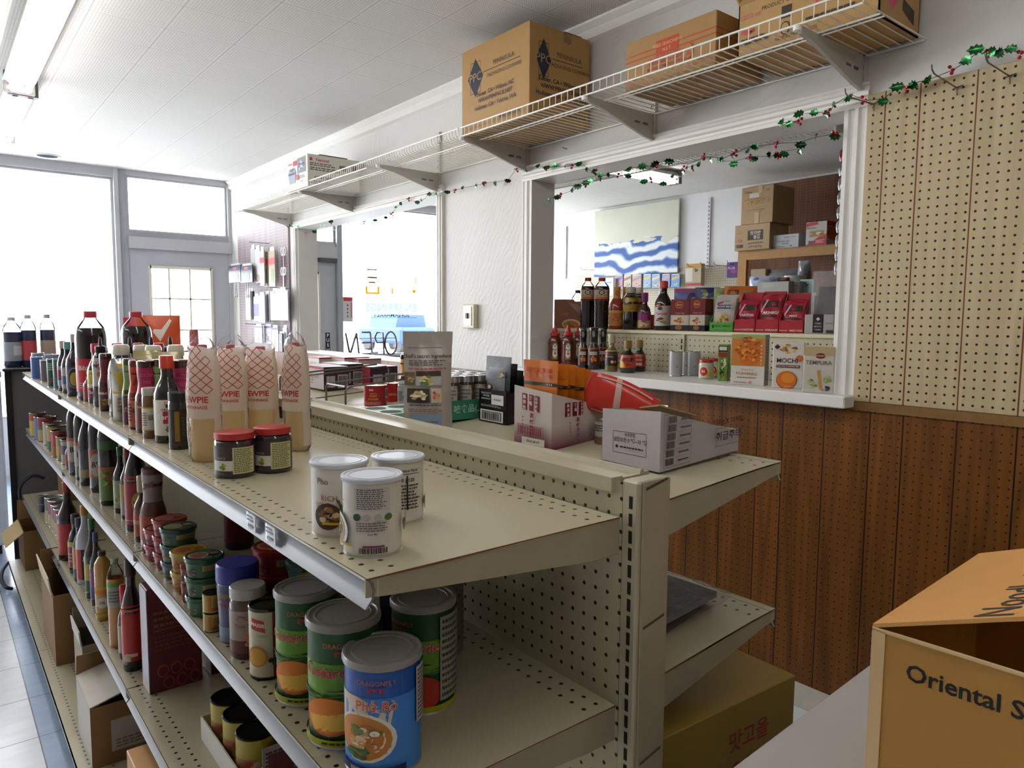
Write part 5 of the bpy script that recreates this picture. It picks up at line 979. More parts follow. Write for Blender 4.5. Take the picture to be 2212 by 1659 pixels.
standup('printed_pouch', 'tall silver stand up pouch with four food photographs and a blue label', 'pouch', (p.x, p.y, zr(p.x)+.001), wv, hv, .062, SIL, [
    ('R', -.42, .3, .335, .341, '6a6460'), ('T', "Chef's secret ingredients", .0, .255, .052, '2a2624', .006), ('P', -.4, .4, .16, .22, 3, '5a5654'), ('P', -.42, .40, .12, .145, 1, 'b84a40'),
    ('R', -.5, -.30, -.03, .10, '6a5a4a'), ('N', -.38, .03, .08, .05, ['b85a34', '7a8a4a', 'd0b080'], 12), ('R', -.27, .26, -.03, .11, 'aeb4b4'), ('R', -.27, .26, .06, .11, '4a2e1e'), ('N', -.05, .02, .17, .06, ['d2c088', 'b8a060', 'e0d4a8', '5a7a40'], 22, .4),
    ('R', -.45, .0, -.20, -.06, '3a3228'), ('N', -.22, -.13, .20, .06, ['d8c8a0', 'c0a878', 'e8dcc0'], 26, .3), ('R', .03, .25, -.20, -.06, 'c8b8a0'), ('N', .14, -.13, .09, .055, ['b84a4a', 'd0a878', 'c88a6a'], 12, .4), ('P', -.4, .25, -.235, -.215, 1, '4a4644'), ('P', -.42, .38, -.29, -.255, 2, '9a5a50'),
    ('R', -.40, .24, -.50, -.31, '7f93aa'), ('T', 'Sugar Azure (1mm)', -.12, -.385, .036, '2a3040', .006), ('P', -.36, .15, -.44, -.41, 1, '3a4456'), ('B', .06, .20, -.49, -.43, '2a3040')], rz)
CR = lambda q, lab, col, it, **k: can('spice_tin', lab, 'tin', *px(*q, ZR1+.012), col, it, 'red spice tins', **k)
SB = [('T', 'S&B', -.06, .33, .14, 'e8e0d8', .02), ('T', 'ORIENTAL', -.03, .15, .075, 'd8a830', .015), ('T', 'CURRY', -.03, .03, .12, 'd8a830', .025), ('T', 'POWDER', -.03, -.13, .12, 'd8a830', .025), ('P', -.16, .1, -.42, -.25, 4, 'd0a0a0'), ('R', .15, .28, -.1, .4, 'c0b8b0'), ('B', .16, .27, .0, .35, '3a3434')]
CR((786, 836, 881, 831), 'red and yellow curry powder tin on the right hand shelf, left one', '9c1c24', SB, top='b09a60'); CR((829, 875, 873, 826), 'red and yellow pepper tin behind the curry powder tin', '9c1c24', [('T', 'PEPPER', -.05, -.05, .16, 'c09030', .02), ('R', .12, .28, -.1, .4, 'c0b8b0')], top='b09a60', rot=.2)
p, R, h = px(859, 893, 876, 820, ZR1+.012); bottle('spice_jar', 'clear spice jar with white lid behind the silver pouch', 'jar', p, R, h, 'jar', C('8f9694', .15), 'b9bcc0', [(.05, .70, 'a3a8a8', [('R', .0, .2, -.5, .5, '2a3044'), ('P', -.2, -.02, -.3, .3, 5, '5a5a5a')])], None, GR)
p, R, h = px(862, 892, 868, 765, ZR1+.015); bottle('sauce_bottle', 'dark bottle with yellow shrink neck behind the silver pouch', 'bottle', p, R, h, 'shrink', '14141e', None, [(.45, .99, 'b8862a', [])], None, GR)
# mint green tray with round cut-outs
A_ = at_z(773, 896, ZR1+.03); t = thing('bottle_tray', (A_.x, A_.y, 0), 'empty mint green cardboard tray with round cut outs', 'tray')
g = MB(); mg = C('8fbba4', .5, var=.04); dk = C('3a2418', .7); A2 = at_z(890, 916, ZR1+.03); tw, td, tz = .20, A_.y-A2.y, .04; x0, y0 = .885, A2.y+.07; td -= .07
g.box(0, tw, 0, td, 0, tz, mg)
for i in range(3):
    for jj in range(max(2, int(td/.066))): g.add([(x_, y_, tz+.0006) for x_, y_ in (((i+.5)*tw/3+.028*math.cos(k*PI/10), (jj+.5)*td/max(2, int(td/.066))+.028*math.sin(k*PI/10)) for k in range(20))], [tuple(range(20))], dk)
g.box(-.0006, tw*.0, .02, .07, .004, .03, C('232a4a', .5)); g.build('tray', t, (x0-A_.x, y0-A_.y, zr(x0)+.008), smooth=0)
# curry roux cartons, white with red and brown
RB = [('R', -.5, .5, .40, .5, 'b02838'), ('T', 'CURRY', .15, .05, .25, 'a87a70', .01), ('P', -.4, .1, -.3, .2, 4, '9a7a70'), ('R', -.5, -.3, -.38, -.36, '5a4a48')]
EN = [('R', -.5, .5, -.5, .5, '3a2430'), ('B', -.4, -.05, -.4, .1, 'c8c0bc'), ('R', .05, .45, -.45, .15, 'b8b0ac'), ('B', .08, .42, -.4, .1, '2a2424')]
for k, (px_, py_, w_, d_, h_, col, lab) in enumerate(((700, 893-40, .10, .20, .085, 'b3aaa4', 'white curry carton nearest the wire divider, dark bar code end showing'), (735, 845, .10, .17, .085, 'b5aca6', 'white curry carton behind the wire divider'), (800, 845, .12, .16, .075, 'a83040', 'carton with red top lying behind the red spice tins'), (745, 815, .13, .16, .075, 'b8b4b0', 'pale curry carton with shiny top, second row'), (690, 812, .11, .16, .07, 'b8b4b0', 'pale curry carton at the far end of the right shelf, left one'), (775, 816, .12, .17, .07, 'b0abaa', 'pale curry carton at the far end of the right shelf, right one'))):
    p = at_z(px_, py_, ZR1+.006+h_); p = at_z(px_, py_+0, ZR1+.006)
    carton('curry_carton', lab, 'carton', p.x, p.x+w_, p.y, p.y+d_, zr(p.x+w_)+.001, zr(p.x+w_)+h_, col, {'x-': RB, 'y-': EN if k < 3 else RB, 'z+': [('R', -.5, .5, -.5, .5, 'b02838' if k == 2 else 'c9c6c4')]}, group='curry cartons')
# wire dividers
WD = C('6d6a66', .35, .7)
for k, (pa, pb) in enumerate((((707, 893), (707, 842)), ((716, 868), (716, 824)), ((640, 836), (640, 795)), ((590, 822), (590, 785)))):
    yy = (at_z(861, 904, ZR1).y, at_z(727, 876, ZR1).y, 3.3, 3.9)[k]; sp_ = (at_z(818, 894, ZR1).y-yy, at_z(713, 870, ZR1).y-yy, .05, .05)[k]; g = MB(); z0 = ZR1+.003; hh = .098
    a, b = XC+.012, 1.232
    g.tube([(a, yy, z0), (a, yy, z0+hh-.01), (a+.01, yy, z0+hh), (b-.01, yy, z0+hh+.022), (b, yy, z0+hh+.012), (b, yy, z0+.024)], .0028, WD, 6)
    g.tube([(a, yy+sp_, z0), (a, yy+sp_, z0+hh-.01), (a, yy+sp_-.01, z0+hh), (a, yy, z0+hh)], .0030, WD, 6); g.tube([(a, yy+sp_, z0+hh-.012), (a+.01, yy+sp_, z0+hh), (b, yy+sp_, z0+hh+.024)], .0028, WD, 6); g.tube([(a, yy, z0+.02), (b, yy, z0+.044)], .0022, WD, 6)
    tag(g.build('wire_divider'), 'grey wire divider %s' % ('standing across the right shelf beside the mint green tray', 'across the right shelf among the curry cartons', 'farther along the right shelf beyond the curry cartons', 'at the far end of the right shelf')[k], 'divider')
# green tray of jars with silver lids
p = at_z(972, 918, ZR1+.008); x0, y0 = p.x, p.y; q = at_z(1036, 905, ZR1+.012)
t = thing('carton_tray', (x0, y0, zr(x0)+.004), 'green cardboard tray of small herb jars with silver lids', 'tray'); tw, td = .20, .23
g = MB(); gt = C('2f7d5c', .5, var=.04)
g.box(0, tw, 0, .003, 0, .055, gt).box(0, tw, td-.003, td, 0, .055, gt).box(0, .003, 0, td, 0, .055, gt).box(tw-.003, tw, 0, td, 0, .055, gt).box(0, tw, 0, td, 0, .003, gt)
g.deco(planar((tw/2, 0, .0275), (1, 0, 0), (0, 0, 1)), tw, .055, [('T', '味食品(上海)工业', .0, .05, .42, 'a8c8b4', .02)]); g.deco(planar((0, td/2, .0275), (0, -1, 0), (0, 0, 1)), td, .055, [('T', '味食品(上海)', .0, .05, .42, 'a8c8b4', .02)])
g.build('tray', t, smooth=0)
for i in range(4):
    for jj in range(4):
        bottle('herb_jar', 'silver lidded herb jar in the green tray, %s from the wall, row %s' % (('first', 'second', 'third', 'fourth')[3-i], ('one', 'two', 'three', 'four')[jj]), 'jar', (x0+.028+.0475*i, y0+.030+.055*jj, zr(x0)+.0075), .0225, .115, 'jar', C('3a2c1c', .2), C('b4b4b6', .2, .8), [(.05, .78, 'a9a59c', [('R', .1, .5, -.5, .5, '4a3a22'), ('R', -.5, -.2, -.5, .5, '4a3a22'), ('P', -.15, .08, -.4, .4, 7, '6a6460')])], None, 'herb jars in the green tray')
# black box of black pouches
p = at_z(1093, 927, ZR1+.008); a = at_z(1035, 917, ZR1+.006); wb = (Vector((p.x, p.y, 0))-Vector((a.x, a.y, 0))).length
bz = z_at(p.x, p.y, 847)-zr(p.x); rzb = math.atan2(p.y-a.y, p.x-a.x)
t = thing('display_box', (a.x, a.y, zr(a.x)+.001), 'black display box of black seed pouches with a bar code front', 'display box', rzb); db = .10
BKC = C('16151a', .3, var=.05); g = MB()
g.prism([(0, 0), (db, 0), (db, bz*.95), (0, bz*.95)], (0, 0, 0), (0, 1, 0), (0, 0, 1), (.003, 0, 0), BKC); g.prism([(0, 0), (db, 0), (db, bz*.9), (0, bz*.95)], (wb-.003, 0, 0), (0, 1, 0), (0, 0, 1), (.003, 0, 0), BKC)
g.box(0, wb, 0, .003, 0, bz, BKC).box(0, wb, db-.003, db, 0, bz, BKC).box(0, wb, 0, db, 0, .003, BKC)
g.deco(planar((wb/2, 0, bz/2), (1, 0, 0), (0, 0, 1)), wb, bz, [('T', 'BLACK NUTTY', -.22, .38, .075, 'c8c6c8', .01), ('T', 'POWDER', -.22, .30, .075, 'c8c6c8', .01), ('P', -.4, -.05, .18, .25, 1, 'a8a6a8'), ('R', -.02, .42, .06, .36, 'd6d4d2'), ('T', '05. 28. 2025', .2, .21, .07, '3a3838', .015), ('P', -.4, .45, -.03, .04, 2, 'a8a6a8'), ('R', -.42, .42, -.46, -.12, 'd6d4d2'), ('R', -.36, .36, -.42, -.16, '16151a'), ('R', -.33, .33, -.40, -.18, 'd6d4d2'), ('B', -.31, .31, -.39, -.19, '16151a')]); g.build('box', t, smooth=0)
PB = C('0e0d11', .38, var=.05, bump=.2)
for k in range(4):
    pos = Vector((a.x, a.y, 0))+Matrix.Rotation(rzb, 3, 'Z') @ Vector((wb/2+.002*k, .016+.019*k, 0)); hp = bz*1.95-.018*k
    def S0(u, v, s): return Vector(((u-.5)*wb*.90, -s*(.006*(1-abs(2*u-1)**3)*math.sin(PI*min(v*1.1, 1))+.0006)+.10*v*v*hp*.3, v*hp))
    m = MB()
    for s in (1, -1): m.grid(lambda u, v: S0(u, v, s), 8, 10, PB)
    def SS(u, v, L): q = S0(u/(wb*.9)+.5, v/hp+.5, 1); q.y -= .0006*L; return q
    if k == 0: m.deco(SS, wb*.9, hp, [('E', .0, .445, .02, .012, '5a5a60'), ('T', 'BLACK NUTTY POWDER', -.05, .31, .032, 'c8c6c8', .01), ('R', -.40, .35, -.1, .27, '5a5a5c'), ('P', -.36, .1, .12, .24, 4, '3a3a3e'), ('N', .22, .22, .12, .06, ['5a6a34', 'a89a6a', '7a4a34'], 10, .4), ('E', -.22, .02, .09, .04, '2a2a2c'), ('E', -.22, .02, .07, .03, 'c8b090'), ('N', .02, .02, .1, .04, ['6a4a34', 'b08a6a'], 8, .4)])
    tag(m.build('seed_pouch', None, (pos.x, pos.y, zr(a.x)+.006), rzb, 1.2), 'black glossy pouch in the black display box, %s' % ('front one with printed window', 'second from the front', 'third from the front', 'rearmost')[k], 'pouch', 'black seed pouches')
# white and magenta display box with orange pouches
c0 = at_z(1191, 978, ZR1+.006); a = at_z(1128, 962, ZR1+.004); e = at_z(1289, 944, ZR1+.014)
rzm = (math.atan2(c0.y-a.y, c0.x-a.x)+math.atan2(e.y-c0.y, e.x-c0.x)-PI/2)/2; w1 = (c0-a).length; d1 = min(.20, math.hypot(e.x-c0.x, e.y-c0.y))
a = c0-Vector((math.cos(rzm), math.sin(rzm), 0))*w1; hz = z_at(c0.x, c0.y, 862)-ZR1; hf = z_at(a.x, a.y, 842)-ZR1
t = thing('display_box', (a.x, a.y, zr(a.x)+.002), 'white and magenta display box with dark red Japanese writing', 'display box', rzm)
def fade(name, c0_, c1_, z0, z1):
    """carton print that runs from one ink to another up the pack"""
    m, nt, b, n, ma, mix, tc, sp = node_mat(name, .4, .4)
    mr = n('MapRange'); mr.inputs['From Min'].default_value = z0; mr.inputs['From Max'].default_value = z1; nt.links.new(sp.outputs['Z'], mr.inputs['Value'])
    nt.links.new(mix(mr.outputs[0], lin(c0_), lin(c1_)), b.inputs['Base Color']); return m
FM = fade('magenta_print', '6e1438', 'c0b5ae', .0, hz*.42); IN = C('b5aca4', .6)
# long wedge side faces the camera's right
g = MB(); ang = PI/2
dv = Vector((math.cos(ang), math.sin(ang), 0))*d1; lo = hz*.62
P = lambda x, k, z: Vector((x, 0, 0))+dv*k+Vector((0, 0, z))
for f_ in ([P(0, 0, 0), P(w1, 0, 0), P(w1, 0, hz), P(0, 0, hf)], [P(w1, 0, 0), P(w1, 1, 0), P(w1, 1, lo), P(w1, 0, hz)], [P(w1, 1, 0), P(0, 1, 0), P(0, 1, lo), P(w1, 1, lo)], [P(0, 1, 0), P(0, 0, 0), P(0, 0, hf), P(0, 1, lo)], [P(0, 0, .002), P(w1, 0, .002), P(w1, 1, .002), P(0, 1, .002)]):
    n_ = (f_[1]-f_[0]).cross(f_[2]-f_[0]).normalized()*-.0025
    g.add(list(f_), [tuple(range(len(f_)))], FM); g.add([p_+n_ for p_ in f_], [tuple(range(len(f_)))[::-1]], IN)
MG = '7c1430'
jp = lambda: [('F', [(-.28, .36), (-.10, .38), (-.10, .20), (-.28, .18)], MG)]
def vcol(tx, x, y, sz, m, st, b=.02): return [('T', ch, x, y-st*i, sz, m, b) for i, ch in enumerate(tx)]
face1 = [('R', -.28, -.14, .12, .40, MG), ('R', -.09, .03, .12, .40, MG), ('R', .07, .19, .12, .40, MG)]+vcol('無添加', -.21, .34, .075, 'e0d4cc', .09)+vcol('食塩', -.03, .34, .075, 'e0d4cc', .09)+vcol('化学調料', .13, .35, .06, 'e0d4cc', .07)+vcol('素材力だし', .02, .04, .10, MG, .105)+vcol('あわせだし', -.20, .0, .05, MG, .06)
quadface(g, f_ and [P(0, 0, 0), P(w1, 0, 0), P(w1, 0, hz), P(0, 0, hf)], face1+[('O', -.34, .36, -.30, -.12, .008, MG), ('B', -.31, .33, -.28, -.14, MG), ('R', -.2, .40, -.45, -.33, 'c9c0b8'), ('T', '2018. 04. 13', .1, -.39, .06, '3a3034', .01), ('P', -.3, .3, -.49, -.46, 1, 'c8a8b0')])
quadface(g, [P(w1, 0, 0), P(w1, 1, 0), P(w1, 1, hz*.9), P(w1, 0, hz*.9)], [(i_[0], *[v/1.6-.12 if k_ in (1, 2) else v for k_, v in enumerate(i_[1:3], 1)], *i_[3:]) if i_[0] == 'R' else i_[:2]+(i_[2]/1.6-.12,)+i_[3:] for i_ in face1])
g.build('box', t, smooth=0)
OC = C('c06a1c', .28, var=.08, bump=.3)
for k, (fx, fk, up) in enumerate(((.28, .12, .055), (.45, .30, .050), (.55, .48, .052), (.72, .64, .048), (.50, .80, .046))):
    pos = P(w1*fx if k < 1 else w1*.5, fk, 0); wd_ = w1*.9; hp = hf+up-.02*fk
    def S0(u, v, s): return Vector(((u-.5)*wd_, -s*(.005*(1-abs(2*u-1)**3)*math.sin(PI*min(v*1.15, 1))+.0006)+.002*math.sin(9*u+4*v), v*hp))
    m = MB()
    for s in (1, -1): m.grid(lambda u, v: S0(u, v, s), 8, 10, OC)
    def SS(u, v, L): q = S0(min(max(u/wd_+.5, 0), 1), min(max(v/hp+.5, 0), 1), 1); q.y -= .0006*L; return q
    m.deco(SS, wd_, hp, [('R', -.5, .5, .20, .24, '2a2a1c')]+[('E', .2+.06*i, .22, .012, .010, 'c8c0a8') for i in range(4)]+[('R', -.38+.19*i, -.26+.19*i, .36, .41, 'c04a20') for i in range(4)]+[('R', -.38+.19*i, -.26+.19*i, .29, .34, 'b8603a') for i in range(4)]+[('R', -.46, -.40, -.3, .15, 'c8a020')])
    ow = Vector((a.x, a.y, 0))+Matrix.Rotation(rzm, 3, 'Z') @ Vector((w1*.5+(-.003 if k % 2 == 0 else .002), .008, 0))+Matrix.Rotation(rzm, 3, 'Z') @ (dv*(fk*.8))
    tag(m.build('broth_pouch', None, (ow.x, ow.y, zr(a.x)+.006), rzm, 1.2), 'orange pouch standing in the magenta display box, %s' % ('first from the front', 'second from the front', 'third from the front', 'fourth from the front', 'last one at the back')[k], 'pouch', 'orange broth pouches')
# white box with Korean print, red pack of sticks in it, tins beside
c0 = at_z(1424, 1035, ZR1+.002); a = at_z(1300, 1005, ZR1+.002); e = at_z(1594, 985, ZR1+.020)
rzk = math.atan2(c0.y-a.y, c0.x-a.x); w1 = (c0-a).length; d1 = math.hypot(e.x-c0.x, e.y-c0.y); hz = z_at(c0.x, c0.y, 906)-ZR1; h2 = z_at(e.x, e.y, 920)-ZR1-.02; ha = z_at(a.x, a.y, 897)-ZR1
t = thing('display_box', (a.x, a.y, zr(a.x)+.004), 'white open carton with black Korean writing on the right shelf corner', 'display box', rzk); g = MB()
el = Matrix.Rotation(-rzk, 3, 'Z') @ Vector((e.x-c0.x, e.y-c0.y, 0)); WH = C('a9a3a4', .55, var=.04); WI = C('a89a80', .6)
P = lambda x, k, z: Vector((x, 0, 0))+el*k+Vector((0, 0, z))
faces = ([P(0, 0, 0), P(w1, 0, 0), P(w1, 0, hz), P(0, 0, ha)], [P(w1, 0, 0), P(w1, 1, .018), P(w1, 1, h2), P(w1, .92, h2), P(w1, 0, hz)], [P(w1, 1, .016), P(0, 1, .016), P(0, 1, h2), P(w1, 1, h2)], [P(0, 1, .016), P(0, 0, 0), P(0, 0, ha), P(0, .35, ha*.95), P(0, 1, h2)], [P(0, 0, .002), P(w1, 0, .002), P(w1, 1, .018), P(0, 1, .018)])
for f_ in faces:
    n_ = (f_[1]-f_[0]).cross(f_[2]-f_[0]).normalized()*-.003; g.add(list(f_), [tuple(range(len(f_)))], WH); g.add([p_+n_ for p_ in f_], [tuple(range(len(f_)))[::-1]], WI)
BKI = '2c282a'
quadface(g, faces[0], [('O', -.30, .28, -.30, .10, .008, BKI), ('T', '보관방법', .0, .045, .075, BKI, .012), ('T', '냉장보관 0 ℃~10 ℃', .0, -.055, .095, BKI, .012), ('E', -.22, -.18, .025, .03, BKI), ('P', -.16, .25, -.21, -.15, 1, BKI)])
quadface(g, [P(w1, 0, 0), P(w1, 1, .018), P(w1, 1, hz), P(w1, 0, hz)], [('O', -.46, -.13, -.46, .44, .006, '6a6466')]+sum([[('B', -.44, -.33, -.42+.145*i, -.31+.145*i, '3a3440'), ('P', -.29, -.16, -.40+.145*i, -.34+.145*i, 1, '4a4446'), ('R', -.46, -.13, -.445+.145*i, -.442+.145*i, '6a6466')] for i in range(6)], [])+[('T', '150 g X 10개입', .31, .20, .13, BKI, .014), ('O', .14, .47, -.28, .08, .008, '5a5456'), ('T', '취급주의', .31, -.10, .19, BKI, .014)])
g.build('box', t, smooth=0)
fl = [P(0, .45, ha*.93), P(0, .95, h2+.006), P(w1*.35, .95, h2+.016), P(w1*.35, .45, ha*.93+.010)]
MB().add([*fl, *[q+Vector((0, 0, .003)) for q in fl]], [(0, 1, 2, 3), (7, 6, 5, 4), (0, 4, 5, 1), (1, 5, 6, 2), (2, 6, 7, 3), (3, 7, 4, 0)], C('a8926a', .6)).build('flap', t, smooth=0)
# red stick pack leaning out of the white carton
q0 = at_y(1410, 905, a.y+.05); q1 = at_y(1262, 843, a.y+.16)
ax = (q1-q0); L_ = ax.length; ax.normalize(); up = Vector((0, 0, 1))-ax*ax.z; up.normalize(); sd = ax.cross(up)
RK = C('c23228', .22, var=.06, bump=.2); m = MB(); wd_ = .088
def S0(u, v, s): k = 1-abs(2*u-1)**3; tp = math.sin(PI*min(1, .15+v*.85))**.5 if v < .999 else 0; return q0+ax*(v*L_)+up*((u-.5)*wd_)*(1+.0*v)+(-sd*s*(.018*k*tp+.0007))+Vector((0, 0, .012*math.sin(3*v)))
for s in (1, -1): m.grid(lambda u, v: S0(u, v, s), 12, 14, RK)
def SS(u, v, LL): q = S0(min(max(v/wd_+.5, 0), 1), min(max(u/L_+.5, 0), 1), 1); return q-sd*(.0007*LL)
m.deco(SS, L_, wd_, [('R', -.5, -.43, -.5, .5, 'b0a49c'), ('R', .42, .5, -.5, .5, WRAP), ('F', [(.05, .5), (.13, .5), (.0, -.5), (-.10, -.5)], 'c8a49c'), ('R', -.4, .4, .40, .44, 'd09a90'), ('R', -.3, .3, -.46, -.42, 'd09a90')])
tag(m.build('stick_pack', smooth=1.2), 'glossy red pack leaning out of the white Korean carton', 'pack')
p, R, h = px(1394, 1442, 960, 889, ZR1+.012); p = (p[0], p[1], zr(p[0])+.001); can('tin_can', 'tin with dark rim and silver top behind the white Korean carton', 'can', p, R, h, '1f1c18', [('T', 'pho ga', -.03, .4, .12, 'b8a020', .01), ('R', -.5, .5, -.5, .25, '8a7a5a')], GR, top='b9b9b6')
p, R, h = px(1284, 1326, 968, 907, ZR1+.010); can('tin_can', 'tin with white top label and brown base between the two display boxes', 'can', p, R, h, 'a39c92', [('R', -.5, .5, -.5, -.1, '7a5240'), ('P', -.2, .2, .1, .4, 3, '3a3430')], GR)
y = a.y+.22; x = at_y(1290, 890, y).x; carton('snack_carton', 'small orange red carton behind the magenta display box', 'carton', x-.005, x+.03, y, y+.05, zr(x)+.001, zr(x)+.10, 'b8401e')
# flat packs of dark sheets in clear bags, lower right shelf
zl = lambda x: ZR2+.028*(min(max(x, .871), 1.245)-.871)/.374
BAGW = film('glossy_wrap', (.9, .9, .92, 1), .35, .06, .03, 'ffffff', 1., 70)
for k in range(2):
    t = thing('seaweed_pack', (0, 0, .002*k), ('clear bag of dark seaweed sheets lying at the bottom of the pair', 'clear bag of dark seaweed sheets lying on top of the pair')[k], 'pack', 0, 'seaweed sheet packs')
    z0 = zl(1.10)+.004+.018*k; o = Vector((.93+.01*k, .80-.012*k, 0)); R2 = Matrix.Rotation(.12-.1*k, 3, 'Z')
    def Q(u, v, z): q = o+R2 @ Vector((u, v, 0)); return Vector((q.x, q.y, zl(q.x)+.004+.018*k+z))
    MB().add([Q(.01, .01, 0), Q(.225, .01, 0), Q(.225, .28, 0), Q(.01, .28, 0), Q(.01, .01, .012), Q(.225, .01, .012), Q(.225, .28, .012), Q(.01, .28, .012)], [(0, 3, 2, 1), (4, 5, 6, 7), (0, 1, 5, 4), (1, 2, 6, 5), (2, 3, 7, 6), (3, 0, 4, 7)], C('1d151a', .4, bump=.4, scale=60)).build('seaweed_sheets', t, smooth=0)
    m = MB(); rr = random.Random(k)
    m.grid(lambda u, v: Q(-.012+.262*u, -.008+.31*v, .0145+.003*math.sin(30*u+9*v)*math.sin(23*v)-.012*(max(0, abs(2*u-1)-.86)/.14)**2+(.02*(u > .9)*(v > .75))), 22, 24, BAGW); m.grid(lambda u, v: Q(-.012+.262*u, -.008+.31*v, -.001), 6, 6, BAGW); m.build('clear_bag', t, smooth=1.2)
# yellow fruit carton on the base shelf, right side
yb = carton('fruit_carton', 'large yellowish cardboard carton with red grape print under the lower right shelf', 'box', .915, 1.315, .72, 1.16, Z4, H-.70, '8a6f2a', {'y-': [('T', '맛고을', .14, .37, .075, '8a2a20', .02)]+[('E', .05+.09*i, .27, .04, .035, '8a2a20') for i in range(3)]+[('E', .095+.09*i, .19, .04, .035, '8a2a20') for i in range(2)]+[('E', .14, .11, .04, .035, '8a2a20')], 'z+': [('T', 'DELICATE FRAGILE', .08, .05, .10, '6a4a20', .02), ('R', -.5, .5, -.18, -.16, '7a6026')]}, rz=-.06)
g = MB().lathe([(0, 0), (.05, 0), (.05, .2), (0, .2)], C('17141a', .4), 18); tag(g.build('black_roll', None, (.90, .72, Z4-.0), smooth=.6), 'dark roll standing beside the yellow carton behind the end upright', 'roll')
# ================================================================== COUNTER AND OPEN BOX IN THE FOREGROUND
ZC = H-.55; ca = math.radians(2.7)
t = thing('counter', (1.0, .495, 0), 'white topped counter in the right foreground', 'counter', ca)
MB().box(-.30, 1.26, -1.3, 0, ZC-.035, ZC, C('b9b4b2', .35, var=.03, scale=6), .003).build('countertop', t); MB().box(-.27, 1.24, -1.27, -.03, .0, ZC-.035, C('8d8578', .6)).build('cabinet', t, smooth=0)
h0 = at_y(1885, 1356, .30); hb = h0.z-ZC; KB = C('a8782e', .55, var=.09, scale=18); t_ = .004; wx, wy = .32, .42
ob = MB()
for q in ((0, t_, -wy, 0), (wx-t_, wx, -wy, 0), (t_, wx-t_, -wy, -wy+t_), (t_, wx-t_, -t_, 0)): ob.box(*q, 0, hb, KB)
ob.box(t_, wx-t_, -wy+t_, -t_, 0, t_, KB)
ob.deco(planar((0, -wy/2, hb/2), (0, -1, 0), (0, 0, 1)), wy, hb, [('T', 'Oriental Style', -.275, .375, .088, '15110c', .018), ('P', -.2, .4, .1, .18, 1, '3a2a14')])
ob.box(-.0012, .0, -.012, 0, 0, hb, C('c9a878', .5)).box(-.0012, .002, -wy, 0, hb-.0015, hb+.0012, C('c8ac7c', .6))
o = tag(ob.build('cardboard_box', None, (h0.x, h0.y, ZC), ca, smooth=0), 'open golden brown cardboard box lettered Oriental on the foreground counter', 'box')
F0, F1 = Vector((0, 0, hb)), Vector((wx, 0, hb)); fd = Vector((0, -math.cos(math.radians(21)), math.sin(math.radians(21))))*.26; nn = Vector((0, 0, .004))
fp = [F0, F1, F1+fd, F0+fd]; fm = MB().add([*fp, *[q+nn for q in fp]], [(0, 1, 2, 3), (7, 6, 5, 4), (0, 4, 5, 1), (1, 5, 6, 2), (2, 6, 7, 3), (3, 7, 4, 0)], C('c08a48', .55, var=.07, scale=18))
quadface(fm, [q+nn for q in (F0+fd, F1+fd, F1, F0)][::1], [('T', 'Noodle 1031', -.12, .10, .17, '2a2a34', .012, 0)]); fm.build('flap', o, smooth=0)
# ================================================================== GOODS ON THE SILL
ZS = 1.1305; GS = 'goods on the serving sill'
BS_ = lambda q, name, lab, sty, body, cap, labels=(), fill=None, rot=0., group=GS, cat='bottle', z=ZS: B(q, name, lab, sty, body, cap, labels, fill, rot, group, z, cat)
SRL = [(.16, .62, '5a1a12', [('F', [(-.085, -.44), (.085, -.44), (.085, .30), (.05, .44), (-.05, .44), (-.085, .30)], '8a7a2a'), ('F', [(-.07, -.25), (0, -.38), (.07, -.25), (.07, .25), (.0, .40), (-.07, .25)], 'd6d2c6'), ('T', 'SRIRACHA', .0, .07, .10, '1a1614', .02), ('E', 0, -.12, .03, .06, 'a8241c'), ('E', 0, .25, .02, .035, '2a2422')], 2.4)]
for k, q in enumerate(((1184, 1213, 793, 703), (1212, 1241, 795, 702), (1235, 1262, 790, 703))):
    BS_(q, 'chilli_sauce_bottle', ('chilli sauce squeeze bottle with red nozzle, against the left jamb', 'chilli sauce squeeze bottle with red nozzle, second from the left jamb', 'chilli sauce squeeze bottle half hidden behind the second one')[k], 'squeeze', gloss('5e1a14', .15), 'b3201e', SRL, group='chilli sauce bottles')
DKL = [(.10, .52, '4a1a14', [('R', -.12, .13, .10, .28, 'cfc8c0'), ('T', 'TERIYAKI', 0, .19, .10, '4a4440', .02), ('N', .0, -.18, .11, .28, ['a8482a', 'd8c0a8', 'c8883a', '6a2a1a'], 14, .35), ('R', -.5, .5, .42, .5, 'a04a20')], 2.6), (.62, .99, '121012', [('E', 0, .1, .05, .2, '8a8a80'), ('R', -.5, .5, -.5, -.42, '5a5650')])]
for k, q in enumerate(((1248, 1269, 798, 708), (1268, 1294, 799, 707), (1290, 1312, 797, 707))):
    BS_(q, 'grill_sauce_bottle', ('black necked grill sauce bottle, left one of three on the sill', 'black necked grill sauce bottle, middle one of three on the sill', 'black necked grill sauce bottle, right one of three on the sill')[k], 'shrink', '160c0c', None, DKL, group='black necked grill sauces')
BS_((1306, 1334, 803, 721), 'dressing_bottle', 'olive green dressing bottle with cream cap and black label', 'cruet', '6a5a1e', 'b3ac8a', [(.16, .56, '1a1614', [('T', 'Dressing', -.05, .1, .14, 'c8b890', .02), ('E', -.12, .3, .04, .12, 'b02a20'), ('E', .02, -.25, .04, .10, 'c0a088'), ('E', .10, -.25, .03, .10, 'b06a50'), ('R', -.5, .5, .44, .5, 'b8b080')])])
PZ = lambda it: [(.16, .55, 'b03a1c', it)]
